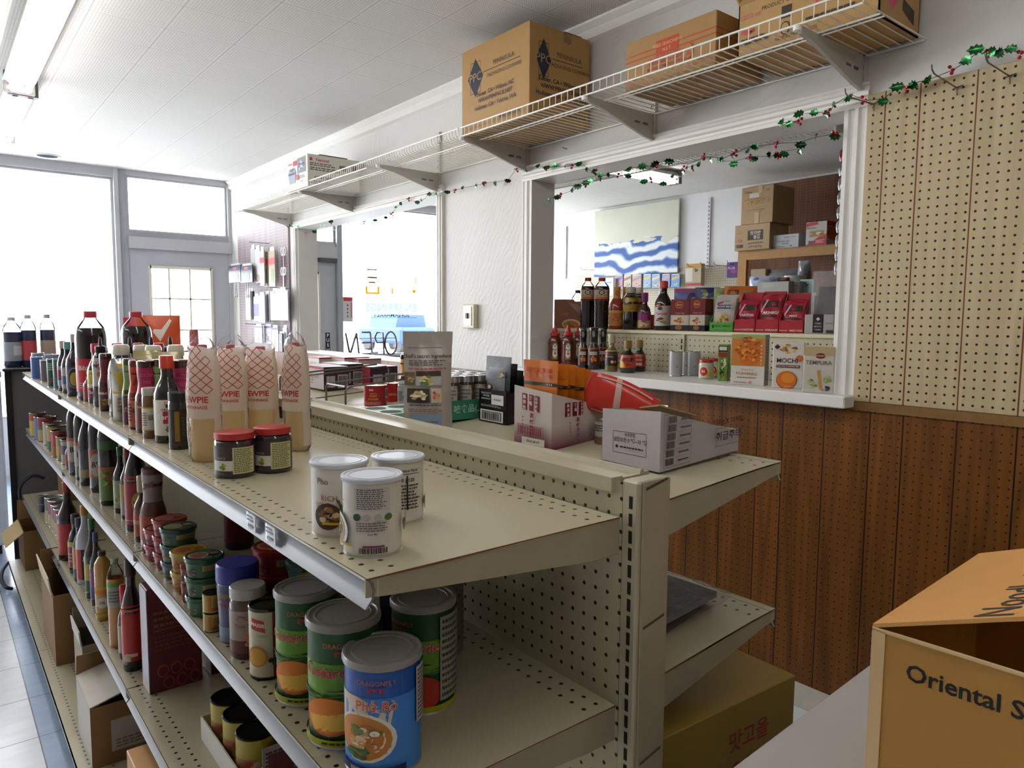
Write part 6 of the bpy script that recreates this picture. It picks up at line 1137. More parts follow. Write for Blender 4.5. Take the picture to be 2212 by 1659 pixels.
BS_((1339, 1372, 806, 735), 'ponzu_bottle', 'small dark bottle with gold cap and orange brush lettered label', 'cruet', '140c0c', '8a6c34', PZ([('F', [(-.24, -.5), (-.05, -.5), (-.1, .0), (-.24, .1)], 'c89a30'), ('T', 'ぽん酢', .0, .1, .34, '1a1210', .03), ('T', 'ポン', .02, -.25, .22, '1a1210', .02)])); BS_((1368, 1394, 803, 734), 'ponzu_bottle', 'small dark bottle with gold cap and orange red label turned sideways', 'cruet', '140c0c', '8a6c34', PZ([('R', -.1, .06, -.0, .4, 'c8b8a8'), ('R', -.1, .06, -.4, -.2, 'c8b8a8'), ('P', .08, .2, -.3, .3, 5, '5a1a14')]))
for k, q in enumerate(((1445, 1473, 813, 758), (1472, 1494, 811, 759), (1484, 1512, 812, 758))):
    p, R, h = px(*q, ZS); can('tea_can', ('silver tea can with dark leaf mark, left of three on the sill', 'silver tea can standing behind and between the other two', 'silver tea can with dark leaf mark, right of three on the sill')[k], 'can', p, R, h, '9a9a9a', [('T', 'TOYOKURO', -.02, .12, .11, '3a3c38', .01), ('F', [(-.06, -.02), (-.01, -.16), (.0, -.14), (.03, -.02), (-.0, -.1)], '2a3a24'), ('F', [(.01, -.14), (.07, -.06), (.02, -.18)], '2a3a24')], 'silver tea cans', .0, top='aaaaac', z0=.03, z1=.97)
for k, q in enumerate(((1509, 1541, 819, 776), (1533, 1557, 815, 774))):
    BS_(q, 'seasoning_shaker', ('round seasoning shaker with red cap and tomato mark, front one', 'round seasoning shaker with red cap behind the front one')[k], 'jar', gloss('a8a48c', .3), 'a81f20', [(.05, .72, 'b0ac94', [('E', -.06, .0, .11, .42, 'c8c4b4'), ('E', -.06, .0, .09, .34, 'b82c1e'), ('T', 'N', -.06, 0, .3, 'e0d8c8', .02), ('E', .06, -.2, .05, .2, 'b8902a')])], group='red capped shakers', cat='shaker')
def face_box(name, label, cat, l, r, yb, yt, z, d, col, items, rz=0., side=None, group=None, xf=2.70):
    """carton whose front runs from pixel column l to r; rz turns it from facing straight along Y"""
    a = at_z(l, yb, z) if z < 1.2 else at_x(l, yb, xf); a.z = z; u = Vector((math.cos(rz), math.sin(rz), 0)); lo, hi = .01, 2.
    for _ in range(40):
        m_ = (lo+hi)/2; q = a+u*m_; c = Vector((q-EYE)); pxl = 1106+FPX*c.dot(RT)/c.dot(FW)
        if pxl < r: lo = m_
        else: hi = m_
    w = lo; h = z_at(a.x, a.y, yt)-z; m = C(col, .45, var=.04) if isinstance(col, str) else col
    b = MB().box(-w/2, w/2, -d/2, d/2, 0, h, m, .0015); add_faces(b, w, d, h, {'y-': items, **(side or {})})
    c = a+u*(w/2)+Vector((-u.y, u.x, 0))*(d/2); o = b.build(name, None, (c.x, c.y, z), rz, .5); return tag(o, label, cat, group)
FR = -1.25                                                                # boxes on the sill turned to face the shop
OR_ = ['c86a1e', 'd8842c', 'a8501a', 'e0a048']
face_box('snack_stick_box', 'slim green box with white brush lettering standing on the sill', 'box', 1550, 1570, 822, 744, ZS, .05, '5f8a2a', [('R', -.5, .5, .30, .46, '1c1a18'), ('R', -.4, .4, .34, .44, 'c8c4bc'), ('R', -.5, .5, .16, .28, '8a2a24'), ('F', [(-.2, .1), (.3, .12), (.4, -.05), (-.1, -.2)], 'c8d0a0')]+vcol('うまい棒', -.05, .06, .13, '1a1a18', .12, .03)+[('N', .1, -.38, .35, .10, ['5a3a20', '8a6a34', 'b8b040'], 9, .4)], FR+.05, {'x+': [('P', -.3, .3, -.3, .3, 8, '4a5a4a')]})
face_box('breadcrumb_box', 'white carton with large orange fried cutlet picture and gold lettering', 'carton', 1578, 1650, 830, 722, ZS, .06, 'c9c3ba', [('R', -.5, .5, -.12, .5, 'c07a34'), ('N', 0, .25, .5, .28, OR_, 60, .14), ('R', -.5, .5, .42, .5, '9aa05a'), ('E', .05, .10, .32, .22, 'c86a1e'), ('N', .05, .10, .30, .2, OR_, 40, .18), ('E', -.02, .40, .17, .05, '6a1c1c'), ('T', 'DYNASTY', -.02, .40, .045, 'e8d8b8', .01), ('T', 'Gluten Free', .0, -.19, .05, 'b08a50', .008), ('T', 'RICE PANKO', -.02, -.27, .072, 'a8742c', .015), ('P', -.3, .3, -.36, -.33, 1, '6a6460'), ('P', -.4, .0, -.46, -.43, 1, '6a6460'), ('E', .1, -.44, .05, .03, 'c87a80'), *vcol('Crumbs', .40, .28, .055, 'e0d8d0', .07)], FR+.0, {'x+': [('R', -.5, .5, -.5, .5, '8f8a92'), ('P', -.4, .4, -.4, .4, 14, '5a5460')]})
face_box('mochi_mix_box', 'white mochi mix carton with orange round cake picture', 'carton', 1667, 1733, 837, 739, ZS, .05, 'c9c4bd', [('N', .0, .35, .34, .13, ['a86a18', 'c88a20', '8a4a10', 'd8a838'], 30, .2), ('F', [(-.46, .4), (-.36, .46), (-.26, .4), (-.36, .34)], '4a1c28'), ('E', .38, .16, .13, .07, 'c06a34'), ('T', 'MOCHI', -.02, .10, .135, '3a2e2a', .02), ('R', -.38, .40, -.05, .01, '5a342c'), ('T', 'PANCAKE & WAFFLE MIX', 0, -.02, .042, 'd8c8b8', .012), ('E', -.02, -.32, .34, .20, '7a3a14'), ('E', -.02, -.31, .32, .19, 'c8681a'), ('E', .02, -.27, .22, .11, 'd8862c'), ('T', 'NET WT. 10 OZ', .08, -.46, .03, 'e0c8b0', .01)], FR+.05)
face_box('tempura_box', 'pale tempura mix carton with shrimp picture nearest the right casing', 'carton', 1733, 1799, 847, 748, ZS, .05, 'c6c0b4', [('R', -.5, .5, .30, .5, 'b8a27a'), ('E', .05, .30, .17, .06, '7a2020'), ('T', 'DYNASTY', .05, .30, .045, 'e0d0b8', .01), ('T', 'TEMPURA', .0, .15, .12, '6a5a48', .008), ('F', [(-.05, -.02), (.06, -.0), (.12, -.3), (.18, -.45), (.05, -.42), (.0, -.2)], 'c08a4a'), ('N', -.2, -.32, .2, .12, ['8a9a50', 'a8b070', '6a7a3a', 'c8c8a8'], 14, .4), ('N', .30, -.2, .15, .12, ['8aa050', 'a8b878'], 9, .5), ('N', .30, -.42, .2, .1, ['3a3640', '5a5460', 'a09a94'], 10, .4)], FR+.05)
# ---- single sided shelving of the side room behind the sill
YL, YR = 1.05, 3.15; ZU = H-.053
t = thing('side_room_shelving', (0, 0, 0), 'cream steel peg backed shelving of the side room, behind the serving sill', 'shelving')
MB().box(2.665, 2.675, YL, YR, .1, ZU-.012, GOND).build('back_panel', t, smooth=0)
MB().box(2.655, 3.12, YL, YR, ZU-.016, ZU, C('c3b999', .4, var=.06), .002).build('top_shelf', t)
u = MB().box(2.655, 2.70, 2.045, 2.075, .0, ZU-.016, CRM)
for i in range(8): u.box(2.654, 2.656, 2.056, 2.062, ZU-.055-.028*i, ZU-.035-.028*i, DARK)
u.build('upright', t, smooth=0)
for yy in (YL, YR-.03): MB().box(2.68, 2.72, yy, yy+.03, 0, ZU-.016, CRM).build('upright', t, smooth=0)
MB().box(2.68, 3.1, YL, YR, 0, .12, CRM).build('base', t, smooth=0)
# goods on its top
GU = 'goods on the side room shelf'
def BU(q, name, lab, sty, body, cap, labels=(), fill=None, rot=0., group=GU, cat='bottle', xc=2.76):
    p = at_x((q[0]+q[1])/2, q[2], xc); R = (q[1]-q[0])/2/FPX*depth(p)
    return bottle(name, lab, cat, (p.x, p.y, ZU), R, z_at(p.x, p.y, q[3])-ZU, sty, body, cap, labels, fill, group, rot)
KL = [(.55, .78, 'b8a88a', [('R', -.5, .5, .42, .5, '6a1f1a'), ('R', -.5, .5, -.5, -.36, '6a1f1a'), ('F', [(-.06, .28), (0, .40), (.06, .28), (.06, .10), (0, -.02), (-.06, .10)], '1c1816'), ('E', 0, .19, .04, .13, 'c8b898'), ('T', '+', 0, .19, .2, '1c1816', .02), ('T', 'キッコーマン', 0, -.08, .16, '1a1614', .02), ('R', -.12, .12, -.36, -.18, 'c06a20'), ('R', .13, .19, -.35, .4, '7a241c')])]
for k, q in enumerate(((1253, 1284, 709, 600), (1282, 1315, 710, 600))):
    BU(q, 'soy_bottle', ('tall dark soy sauce bottle with red cap behind the sill, left of the pair', 'tall dark soy sauce bottle with red cap behind the sill, right of the pair')[k], 'pet', gloss('0f0a0c', .12), 'b8242c', KL, .86, group='tall soy bottles')
YN = [(.08, .44, 'a86a2c', [('R', -.5, .5, .36, .5, 'b89a3a'), ('N', 0, -.1, .12, .28, ['b03a24', 'c88a3a', '8a7a2a'], 12), ('T', 'CHILI', -.03, .22, .13, '8a2020', .02)]), (.72, .99, 'b08c24', [('E', 0, -.05, .09, .25, 'b8502a')])]
BU((1315, 1348, 712, 619), 'chilli_sauce_bottle', 'red chilli sauce bottle with yellow neck wrap, front one', 'soy', gloss('8a2a1c', .12), None, YN, group='yellow necked sauces'); BU((1335, 1362, 708, 619), 'chilli_sauce_bottle', 'red chilli sauce bottle with yellow neck wrap, rear one', 'soy', gloss('8a2a1c', .12), None, YN, group='yellow necked sauces', xc=2.86)
DY = [(.42, .82, '9a7a1c', [('R', -.16, .0, -.1, .4, '2a2220'), ('E', -.08, .17, .05, .17, 'c8a890'), ('N', .0, -.4, .15, .08, ['b0502a', 'c8883a'], 8)])]
BU((1344, 1378, 714, 620), 'barbecue_sauce_bottle', 'dark sauce jug with white cap and yellow label, front one', 'okon', '150f0e', 'b8b0a4', DY, group='yellow labelled sauces'); BU((1365, 1392, 710, 621), 'barbecue_sauce_bottle', 'dark sauce jug with white cap and yellow label, rear one', 'okon', '150f0e', 'b8b0a4', DY, group='yellow labelled sauces', xc=2.86)
BU((1377, 1405, 714, 632), 'dressing_bottle', 'dressing bottle with wide purple cap', 'cruet', '3a1a14', C('7a1f6a', .35), [(.06, .46, '9a8a50', [('R', -.5, .5, .0, .5, '6a1f4a'), ('E', 0, .15, .08, .3, '8a2a6a'), ('N', .0, -.3, .15, .18, ['c8a878', 'd8c8a0', 'a8602a'], 10)])])
BU((1413, 1449, 716, 607), 'teriyaki_bottle', 'tall dark teriyaki bottle with orange red cap in front of the boxes', 'soy', gloss('140b0b', .1), 'c03020', [(.09, .50, 'b9b4ae', [('R', -.2, -.02, .42, .5, 'c05a34'), ('T', 'Teriyaki', -.03, .10, .18, 'b8401e', .02), ('E', -.06, .35, .05, .08, '3a3a40'), ('N', -.04, -.22, .10, .12, ['7a2c20', '8a4030', '5a2018'], 9, .5), ('E', .02, -.32, .05, .07, '7a9a2a'), ('P', .15, .25, -.3, .3, 6, '8a8480')])])
p = at_x(1247, 703, 2.88); bottle('oil_bottle', 'clear bottle of yellow oil with dark blue cap behind the curry carton', 'bottle', (p.x, p.y, ZU), .038, z_at(p.x, p.y, 627)-ZU, 'jug', C('a87a28', .12, 0, .6, .1, 20, .5), '22263a', [(.2, .5, 'a88a3a', [])], .62, GU)
# curry carton with slanted top
a = at_x(1197, 706, 2.70); a.z = ZU; b_ = at_x(1254, 708, 2.72); b_.z = ZU; u = Vector((b_.x-a.x, b_.y-a.y, 0)); w = u.length; rz = math.atan2(u.y, u.x); g = MB(); hh = z_at(a.x, a.y, 647)-ZU
g.prism([(0, 0), (w, 0), (w, hh*.42), (w*.55, hh*.85), (w*.42, hh), (0, hh)], (0, 0, 0), (1, 0, 0), (0, 0, 1), (0, .07, 0), C('7a3c1c', .45, var=.06))
g.box(-.0005, .0, 0, .07, 0, hh, C('8f8f8c', .4)); g.deco(planar((w/2, 0, hh*.4), (1, 0, 0), (0, 0, 1)), w, hh*.8, [('T', 'Golden', -.1, .12, .16, 'a8684a', .01), ('E', .15, -.32, .34, .22, 'c8b8a0'), ('E', .15, -.34, .30, .18, 'b06a20'), ('N', .15, -.34, .22, .12, ['8a4a1c', '4a5a24', 'c88a3a'], 10)])
tag(g.build('curry_carton', None, a, rz, 0), 'brown curry carton with slanted top at the left end of the side room shelf', 'carton')
g = MB().box(0, .05, 0, .05, 0, .075, C('a01c1e', .45)); p = at_x(1399, 709, 2.86); tag(g.build('red_carton', None, (p.x, p.y, ZU), FR, smooth=0), 'plain red carton between the purple capped bottle and the teriyaki bottle', 'carton')
# display cartons of spice mixes
SH = lambda food: [('R', -.5, .5, .0, .5, '6e1a22'), ('E', -.05, .33, .22, .11, 'b88a2a'), ('E', -.05, .33, .20, .09, '8a2418'), ('T', 'Shan', -.05, .33, .09, 'd8b850', .01), ('T', 'Chicken Tikka', .0, .06, .05, 'c8a8a0', .01), ('R', -.5, .5, -.32, -.0, 'b5afa6'), ('E', -.05, -.17, .36, .15, 'c8b8a0'), ('N', -.05, -.17, .34, .14, food, 26, .25), ('R', -.5, .5, -.5, -.32, '1c1c24'), ('E', -.05, -.40, .18, .06, 'b8902a'), ('E', -.05, -.40, .16, .05, 'a04a1c')]
face_box('spice_mix_carton', 'dark red and white spice mix carton with food bowl, left of the pair', 'carton', 1448, 1488, 715, 647, ZU, .12, '6e1a22', SH(['a8602a', 'c89858', '7a3a1c']), FR, None, 'spice mix cartons'); face_box('spice_mix_carton', 'dark red and white spice mix carton with food bowl, right of the pair', 'carton', 1489, 1522, 716, 645, ZU, .12, '6e2a24', SH(['8a4428', 'b06a3c', 'c89070']), FR, {'x+': [('R', -.5, .5, -.5, -.32, '1c1c24'), ('R', -.5, .5, -.32, 0, 'b5afa6'), ('P', -.3, .3, .1, .4, 6, 'a87070')]}, 'spice mix cartons')
# trays of sachets
def sachet_tray(l, r, yb, yt, hpx, col, lab, items, sach, slab, n, grp, d=.14, rz=FR, wk=.86):
    a = at_x(l, yb, 2.70); a.z = ZU; u = Vector((math.cos(rz), math.sin(rz), 0)); lo, hi = .01, 2.
    for _ in range(40):
        m_ = (lo+hi)/2; c = a+u*m_-EYE; pxl = 1106+FPX*c.dot(RT)/c.dot(FW)
        if pxl < r: lo = m_
        else: hi = m_
    w = lo; hf = z_at(a.x, a.y, yt)-ZU; t = thing('sachet_tray', (a.x, a.y, ZU), lab, 'tray', rz, 'sachet trays'); g = MB(); m = C(col, .45, var=.04)
    g.box(0, w, 0, .003, 0, hf, m).box(0, w, 0, d, 0, .003, m).box(0, w, d-.003, d, 0, hf*3.2, m)
    for x in (0, w-.003): g.prism([(0, 0), (d, 0), (d, hf*3.2), (0, hf)], (x, 0, 0), (0, 1, 0), (0, 0, 1), (.003, 0, 0), m)
    g.deco(planar((w/2, 0, hf/2), (1, 0, 0), (0, 0, 1)), w, hf, items); g.build('tray', t, smooth=0)
    hs = z_at(a.x, a.y, hpx)-ZU
    for k in range(n):
        pos = a+u*(w/2)+Vector((-u.y, u.x, 0))*(.012+k*.020)
        pouch('seasoning_sachet', slab % ('front one', 'second one', 'third one', 'fourth one', 'fifth one')[k], 'sachet', (pos.x, pos.y, ZU+.004), w*wk, hs+.006*k, .012, C(sach[0], .3, var=.06, bump=.2), sach[1], rz, grp, .38)
YK = lambda nm: ['9c1430', [('R', -.4, .4, .22, .42, '24301c'), ('T', nm, .0, .06, .11, 'e0d8d0', .025), ('R', -.4, .4, -.06, -.02, '1c1a18'), ('N', .0, -.28, .35, .16, ['7a2c1c', 'b0603a', 'd8a878', '4a1a14'], 22, .25), ('F', [(-.45, .1), (-.2, .45), (-.1, .45), (-.4, .05)], 'd090a0')]]
sachet_tray(1532, 1583, 717, 696, 643, '4f9a3c', 'lime green tray of noodle seasoning sachets', [('T', 'KIKKOMAN', .05, .1, .32, '1c3a1c', .02), ('F', [(-.40, .05), (-.37, .25), (-.33, .25), (-.30, .05), (-.33, -.15), (-.37, -.15)], '1c3a1c'), ('P', -.3, .3, -.35, -.25, 1, '2a5a2a')], ['a9a59c', [('F', [(-.4, .33), (-.1, .38), (-.1, .32), (-.4, .26)], 'a03028'), ('T', 'STIR FRY', .08, .37, .05, '5a5654', .01), ('R', -.36, .30, .15, .27, '34346a'), ('T', 'CHOW MEIN', -.03, .21, .085, 'c8c4bc', .015), ('E', .0, -.22, .34, .22, 'b8a070'), ('N', .0, -.22, .32, .2, ['b0702c', 'c89a4a', '8a4a20', '7a8a3a'], 30, .22)]], 'grey noodle seasoning sachet in the lime green tray, %s', 3, 'noodle seasoning sachets')
sachet_tray(1585, 1630, 719, 690, 655, 'a81f2a', 'red tray of grill marinade sachets, left of the three red trays', [('T', 'YAKITORI', .15, -.3, .2, 'e0d0c8', .02), ('T', 'MARINADE', -.32, -.3, .12, 'e0d0c8', .015)], YK('YAKITORI'), 'dark red marinade sachet in the left red tray, %s', 3, 'left tray sachets')
sachet_tray(1631, 1681, 720, 690, 645, 'a81f2a', 'red tray of barbecue marinade sachets, middle one of the three red trays', [('T', 'KARAAGE', .2, -.3, .2, 'e0d0c8', .02), ('T', 'MARINADE', -.32, -.3, .12, 'e0d0c8', .015)], YK('YAKINIKU'), 'dark red marinade sachet in the middle red tray, %s', 5, 'middle tray sachets')
sachet_tray(1682, 1735, 722, 692, 657, 'a81f2a', 'red tray of miso marinade sachets, right one of the three red trays', [('T', 'MISO-YAKI', .2, -.3, .2, 'e0d0c8', .02), ('T', 'MARINADE', -.32, -.3, .12, 'e0d0c8', .015)], YK('MISO'), 'dark red marinade sachet in the right red tray, %s', 4, 'right tray sachets')
# white box with leaning pack of dark sheets
sb = face_box('sheet_box', 'white display box with dark centre panel next to the right casing', 'display box', 1737, 1800, 723, 679, ZU, .10, 'aaa5a4', [('R', -.22, .15, -.45, .5, '2c2226'), ('F', [(-.04, .36), (.03, .26), (-.04, .16), (-.11, .26)], 'c8c0c4'), ('T', 'YAMA', -.035, .03, .12, 'b8b0b4', .01), ('T', 'MOTO', -.035, -.13, .12, 'b8b0b4', .01), ('T', 'YAMA', -.035, -.29, .12, 'b8b0b4', .01), ('P', .2, .48, .0, .1, 1, '8a8486'), ('R', .25, .5, -.45, -.3, '3a3236')], FR)
t = thing('seaweed_pack', (0, 0, 0), 'large clear bag of dark seaweed sheets leaning in the white display box', 'pack'); a = at_x(1740, 715, 2.76); a.z = ZU+.02; u = Vector((math.cos(FR), math.sin(FR), 0)); nv = Vector((-u.y, u.x, 0))
Q = lambda x, y, z: a+u*x+nv*(.03+.35*z+y)+Vector((0, 0, z))
MB().add([Q(.03, 0, 0), Q(.17, 0, 0), Q(.17, 0, .17), Q(.03, 0, .17), Q(.03, .012, 0), Q(.17, .012, 0), Q(.17, .012, .17), Q(.03, .012, .17)], [(0, 1, 2, 3), (7, 6, 5, 4), (0, 4, 5, 1), (1, 5, 6, 2), (2, 6, 7, 3), (3, 7, 4, 0)], C('1e171a', .35, bump=.3, scale=60)).build('seaweed_sheets', t, smooth=0)
m = MB().grid(lambda p_, q_: Q(.0+.20*p_, -.004-.003*math.sin(11*p_+7*q_), .235*q_), 12, 14, WRAP).grid(lambda p_, q_: Q(.0+.20*p_, .016, .235*q_), 4, 4, WRAP); m.build('clear_bag', t, smooth=1.2)
MB().add([Q(.12, -.008, .02), Q(.17, -.008, .02), Q(.175, -.008, .10), Q(.14, -.008, .10)], [(0, 1, 2, 3)], C('c8c0c4', .4)).build('paper_label', t, smooth=0)
# bags standing behind
def rear(l, r, yt, dy, name, lab, col, items, cat='bag', t_=.04, zb=ZU, grp=None):
    q = at_x((l+r)/2, 713, 2.80+dy); d = depth((q.x, q.y, zb+.1)); w = (r-l)/FPX*d
    pouch(name, lab, cat, (q.x, q.y, zb), w, z_at(q.x, q.y, yt)-zb, t_, C(col, .3, var=.08, bump=.4, scale=20) if isinstance(col, str) else col, items, to_cam(q.x, q.y), grp)
rear(1455, 1508, 623, .16, 'snack_bag', 'lilac blue bag behind the spice mix cartons', '6a6ab0', [('R', -.5, .5, .4, .5, 'a85a80'), ('E', .2, .2, .2, .2, '3a2a6a'), ('E', .3, .15, .2, .15, 'a8a0c8')]); rear(1500, 1552, 621, .17, 'snack_bag', 'dark blue and olive bag behind the spice mix cartons', '22306a', [('N', 0, .3, .45, .2, ['6a7a3a', '8a9a50', '2a3a8a', 'a8a88a'], 22, .3)])
rear(1540, 1562, 622, .15, 'snack_bag', 'pale green bag right of the dark blue bag', 'a0ac7c', [('R', -.3, .3, .1, .4, '7a9a4a')]); rear(1563, 1631, 618, .14, 'snack_bag', 'bright orange bag with green panel behind the sachets', 'c8661a', [('R', -.4, -.05, .28, .42, '6a2a1c'), ('N', -.22, .2, .15, .12, ['c8b8a0', '8a6a4a'], 8), ('R', .05, .42, .0, .40, '7a8a3a'), ('E', .2, .15, .1, .14, '4a6a2c')])
# ================================================================== SIDE ROOM
XFAR = 6.30
m, nt, b, n, ma, mix, tc, sp = node_mat('canvas_print', .5, .3)
f = noise(nt, n, tc, 1.7, 5, (1, 1.1, 2.2), 1.6); w_ = n('TexWave'); w_.inputs['Scale'].default_value = 2.2; w_.inputs['Distortion'].default_value = 7; w_.inputs['Detail'].default_value = 3; w_.bands_direction = 'Z'
nt.links.new(tc.outputs['Object'], w_.inputs[0]); rp = n('ValToRGB'); nt.links.new(w_.outputs['Fac'], rp.inputs[0]); rp.color_ramp.interpolation = 'EASE'
e = rp.color_ramp.elements; e[0].position = .2; e[0].color = lin('34529a'); e[1].position = .8; e[1].color = lin('d8dcda'); k = e.new(.5); k.color = lin('7fa6c8')
zz = ma('ADD', sp.outputs['Z'], ma('MULTIPLY', ma('SUBTRACT', f, .5), .35)); col = mix(ma('GREATER_THAN', zz, -.02), rp.outputs[0], mix(noise(nt, n, tc, 3, 2), lin('bdbfae'), lin('cfcfbe'))); nt.links.new(col, b.inputs['Base Color'])
c = MB().box(-.022, .0, -.62, .62, -.385, .385, m, .003); tag(c.build('canvas_print', None, (XFAR-.03, 5.55, H+.885), smooth=.4), 'large unframed canvas print of soft blue and white water bands on the far wall', 'picture')
# slotted standards
for k, px_ in enumerate((1222, 1531)):
    y = at_x(px_, 520, XFAR-.01).y; z0, z1 = (H+.50, H+1.15) if k == 0 else (H+.52, H+1.24); s = MB().box(XFAR-.02, XFAR, y-.016, y+.016, z0, z1, C('c8c8c8', .4, .2))
    z = z0+.02
    while z < z1-.03: s.box(XFAR-.0206, XFAR-.0195, y-.006, y+.006, z, z+.018, C('55555a', .6)); z += .04
    tag(s.build('slotted_standard', smooth=0), ('slotted metal standard on the far wall left of the canvas', 'slotted metal standard on the far wall right of the canvas')[k], 'shelf standard')
# cream peg strip below the canvas, brown peg panel on the right
PGF = peg_mat('pale_peg_panel', 'c4baa4', 'b8ae98', '4a4238', 'Y', .0042, False, wood=False)
yc = at_x(1616, 450, XFAR-.01).y
struct(MB().box(XFAR-.012, XFAR-.001, yc, 6.5, 0, H+.545, PGF).build('trim_11', smooth=0)); struct(MB().box(XFAR-.012, XFAR-.001, -3, yc, 0, 2.66, BACKP).build('trim_12', smooth=0))
# packets hanging under the canvas
PK = (((1330, 1346), 593, 625, 'b87a80', '5a7ac0'), ((1348, 1364), 594, 621, 'b0a890', '8a5a50'), ((1366, 1386), 593, 624, 'b89080', '8a8a88'), ((1390, 1407), 592, 622, '7aa0cc', 'c0b070'), ((1408, 1426), 592, 623, '8a9aa8', 'b8c0c8'), ((1430, 1448), 592, 620, '7a8ac8', 'c09a6a'), ((1450, 1469), 592, 621, '4a90c8', 'c8a860'))
for k, ((l, r), yt, yb, c1, c2) in enumerate(PK):
    a = at_x(l, yb, XFAR-.06); q = at_x(r, yb, XFAR-.06); w = a.y-q.y; h = z_at(XFAR-.06, a.y, yt)-a.z; g = MB().box(-.008, .008, -w/2, w/2, 0, h, C(c1, .4, var=.06), .003); S = planar((-.0082, 0, h/2), (0, -1, 0), (0, 0, 1))
    g.deco(S, w, h, [('F', [(-.45, .2), (.45, .4), (.45, .2), (-.45, .0)], c2), ('N', 0, -.25, .4, .15, ['c8ccd0', '5a6a80', c2], 9, .4), ('R', -.4, .4, .42, .48, 'd0ccc4')]); g.build('packet', None, (XFAR-.06, (a.y+q.y)/2, a.z)); o = bpy.data.objects['packet' if k == 0 else 'packet.%03d' % k]
    tag(o, '%s hanging packet under the canvas, %s from the left' % (('pink and blue', 'tan', 'peach and grey', 'sky blue', 'grey', 'violet blue', 'bright blue')[k], ('first', 'second', 'third', 'fourth', 'fifth', 'sixth', 'seventh')[k]), 'packet', 'hanging packets')
def hang(name, label, cat, l, r, yt, yb, x, col, items, t_=.03):
    a = at_x(l, yb, x); q = at_x(r, yb, x); w = a.y-q.y; h = z_at(x, a.y, yt)-a.z; g = MB().box(-t_/2, t_/2, -w/2, w/2, 0, h, C(col, .35, var=.06), .004)
    g.deco(planar((-t_/2-.0003, 0, h/2), (0, -1, 0), (0, 0, 1)), w, h, items); return tag(g.build(name, None, (x, (a.y+q.y)/2, a.z)), label, cat)
hang('packet', 'tall gold and brown packet hanging between the canvas and the wooden shelf', 'packet', 1484, 1518, 571, 618, XFAR-.12, 'a89878', [('R', -.5, .5, .32, .5, 'b8862a'), ('N', .2, .2, .2, .12, ['3a2a1c', '5a4030'], 9), ('R', -.5, -.05, -.3, .3, 'c8c0b0'), ('R', -.5, .5, -.5, -.38, 'a82020')], .06)
hang('packet', 'purple packet hanging beside the wooden shelf post', 'packet', 1571, 1597, 567, 600, XFAR-.12, '4a2070', [('T', 'PLUM', -.1, .1, .22, 'c8b0c8', .02), ('E', .1, -.1, .25, .15, '8a2a6a'), ('E', -.3, .4, .06, .05, 'd0c0d8')])
hang('wall_calendar', 'white paper sheet with dark edge behind the tall soy bottles', 'paper', 1303, 1327, 601, 640, XFAR-.1, 'b4bcc8', [('R', .42, .5, -.5, .5, '4a2a3a'), ('P', -.2, .3, .2, .3, 1, '5a6a8a')], .01)
for k, (l, y_) in enumerate(((1253, 578), (1484, 571), (1512, 568), (1541, 568), (1570, 565))):
    p = at_x(l, y_, XFAR-.25); g = MB().tube([(XFAR-.005, p.y, p.z-.02), (XFAR-.22, p.y, p.z-.02), (XFAR-.25, p.y, p.z+.01)], .003, C('5a5654', .4, .6), 5)
    tag(g.build('peg_hook'), 'wire peg hook on the far wall %s' % ('left of the canvas', 'above the tall gold packet, left', 'above the tall gold packet, right', 'midway between gold and purple packets', 'above the purple packet')[k], 'hook')
# timber shelf unit along the far wall
TM = C('a87c44', .6, var=.12, scale=14); XS = 5.70; yl = at_x(1612, 560, XS).y; zb0, zb1 = H+.530, H+.600; y0 = 2.2
t = thing('timber_shelf', (0, 0, 0), 'rough timber shelf unit against the far wall of the side room', 'shelf')
MB().box(XS, XS+.038, y0, yl-.0, zb0, zb1, TM).build('rail', t, smooth=0); MB().box(XS, XS+.52, y0, yl, zb1, zb1+.012, C('8a6a40', .6)).build('shelf_board', t, smooth=0)
MB().box(XS-.0, XS+.038, yl, yl+.085, 0, zb1+.01, TM).build('post', t, smooth=0); MB().box(XS, XS+.52, y0, yl, .80, .82, TM).build('shelf_board', t, smooth=0); MB().box(XS, XS+.038, y0, yl, .73, .80, TM).build('rail', t, smooth=0)
ZT = zb1+.0125
def tbox(name, lab, l, r, yb, yt, z, d, col, items, x=XS+.0, cat='box', sd=None):
    a = at_x(l, yb, x); q = at_x(r, yb, x); h = z_at(x, a.y, yt)-z; w = a.y-q.y; b = MB().box(0, d, -w/2, w/2, 0, h, C(col, .55, var=.06, scale=12), .003); S = planar((-.0004, 0, h/2), (0, -1, 0), (0, 0, 1)); b.deco(S, w, h, items)
    if sd: b.deco(planar((d/2, -w/2-.0004, h/2), (1, 0, 0), (0, 0, 1)), d, h, sd)
    return tag(b.build(name, None, (x, (a.y+q.y)/2, z)), lab, cat), h
KT = [('T', '맛', -.10, .12, .26, 'c8b8a0', .02)]
lo_, hl = tbox('cardboard_box', 'brown carton with black Korean label under the tall snack carton', 1586, 1661, 548, 488, ZT, .30, 'a58a62', [('R', -.12, .32, -.12, .26, '332c28'), ('T', '맛자반', .10, .14, .17, 'd0c4b0', .02), ('T', '들김', .14, -.02, .16, 'd0c4b0', .02), ('E', -.34, .22, .06, .07, 'b8604a'), ('E', -.34, .22, .045, .052, 'a58a62'), ('E', -.35, -.12, .05, .06, 'b8604a'), ('B', -.44, -.24, -.40, -.26, '3a332c'), ('T', '12개 50봉 20g', .1, -.38, .10, '3a332c', .01), ('P', -.1, .35, -.28, -.2, 1, '5a4a3a')], XS-.03)
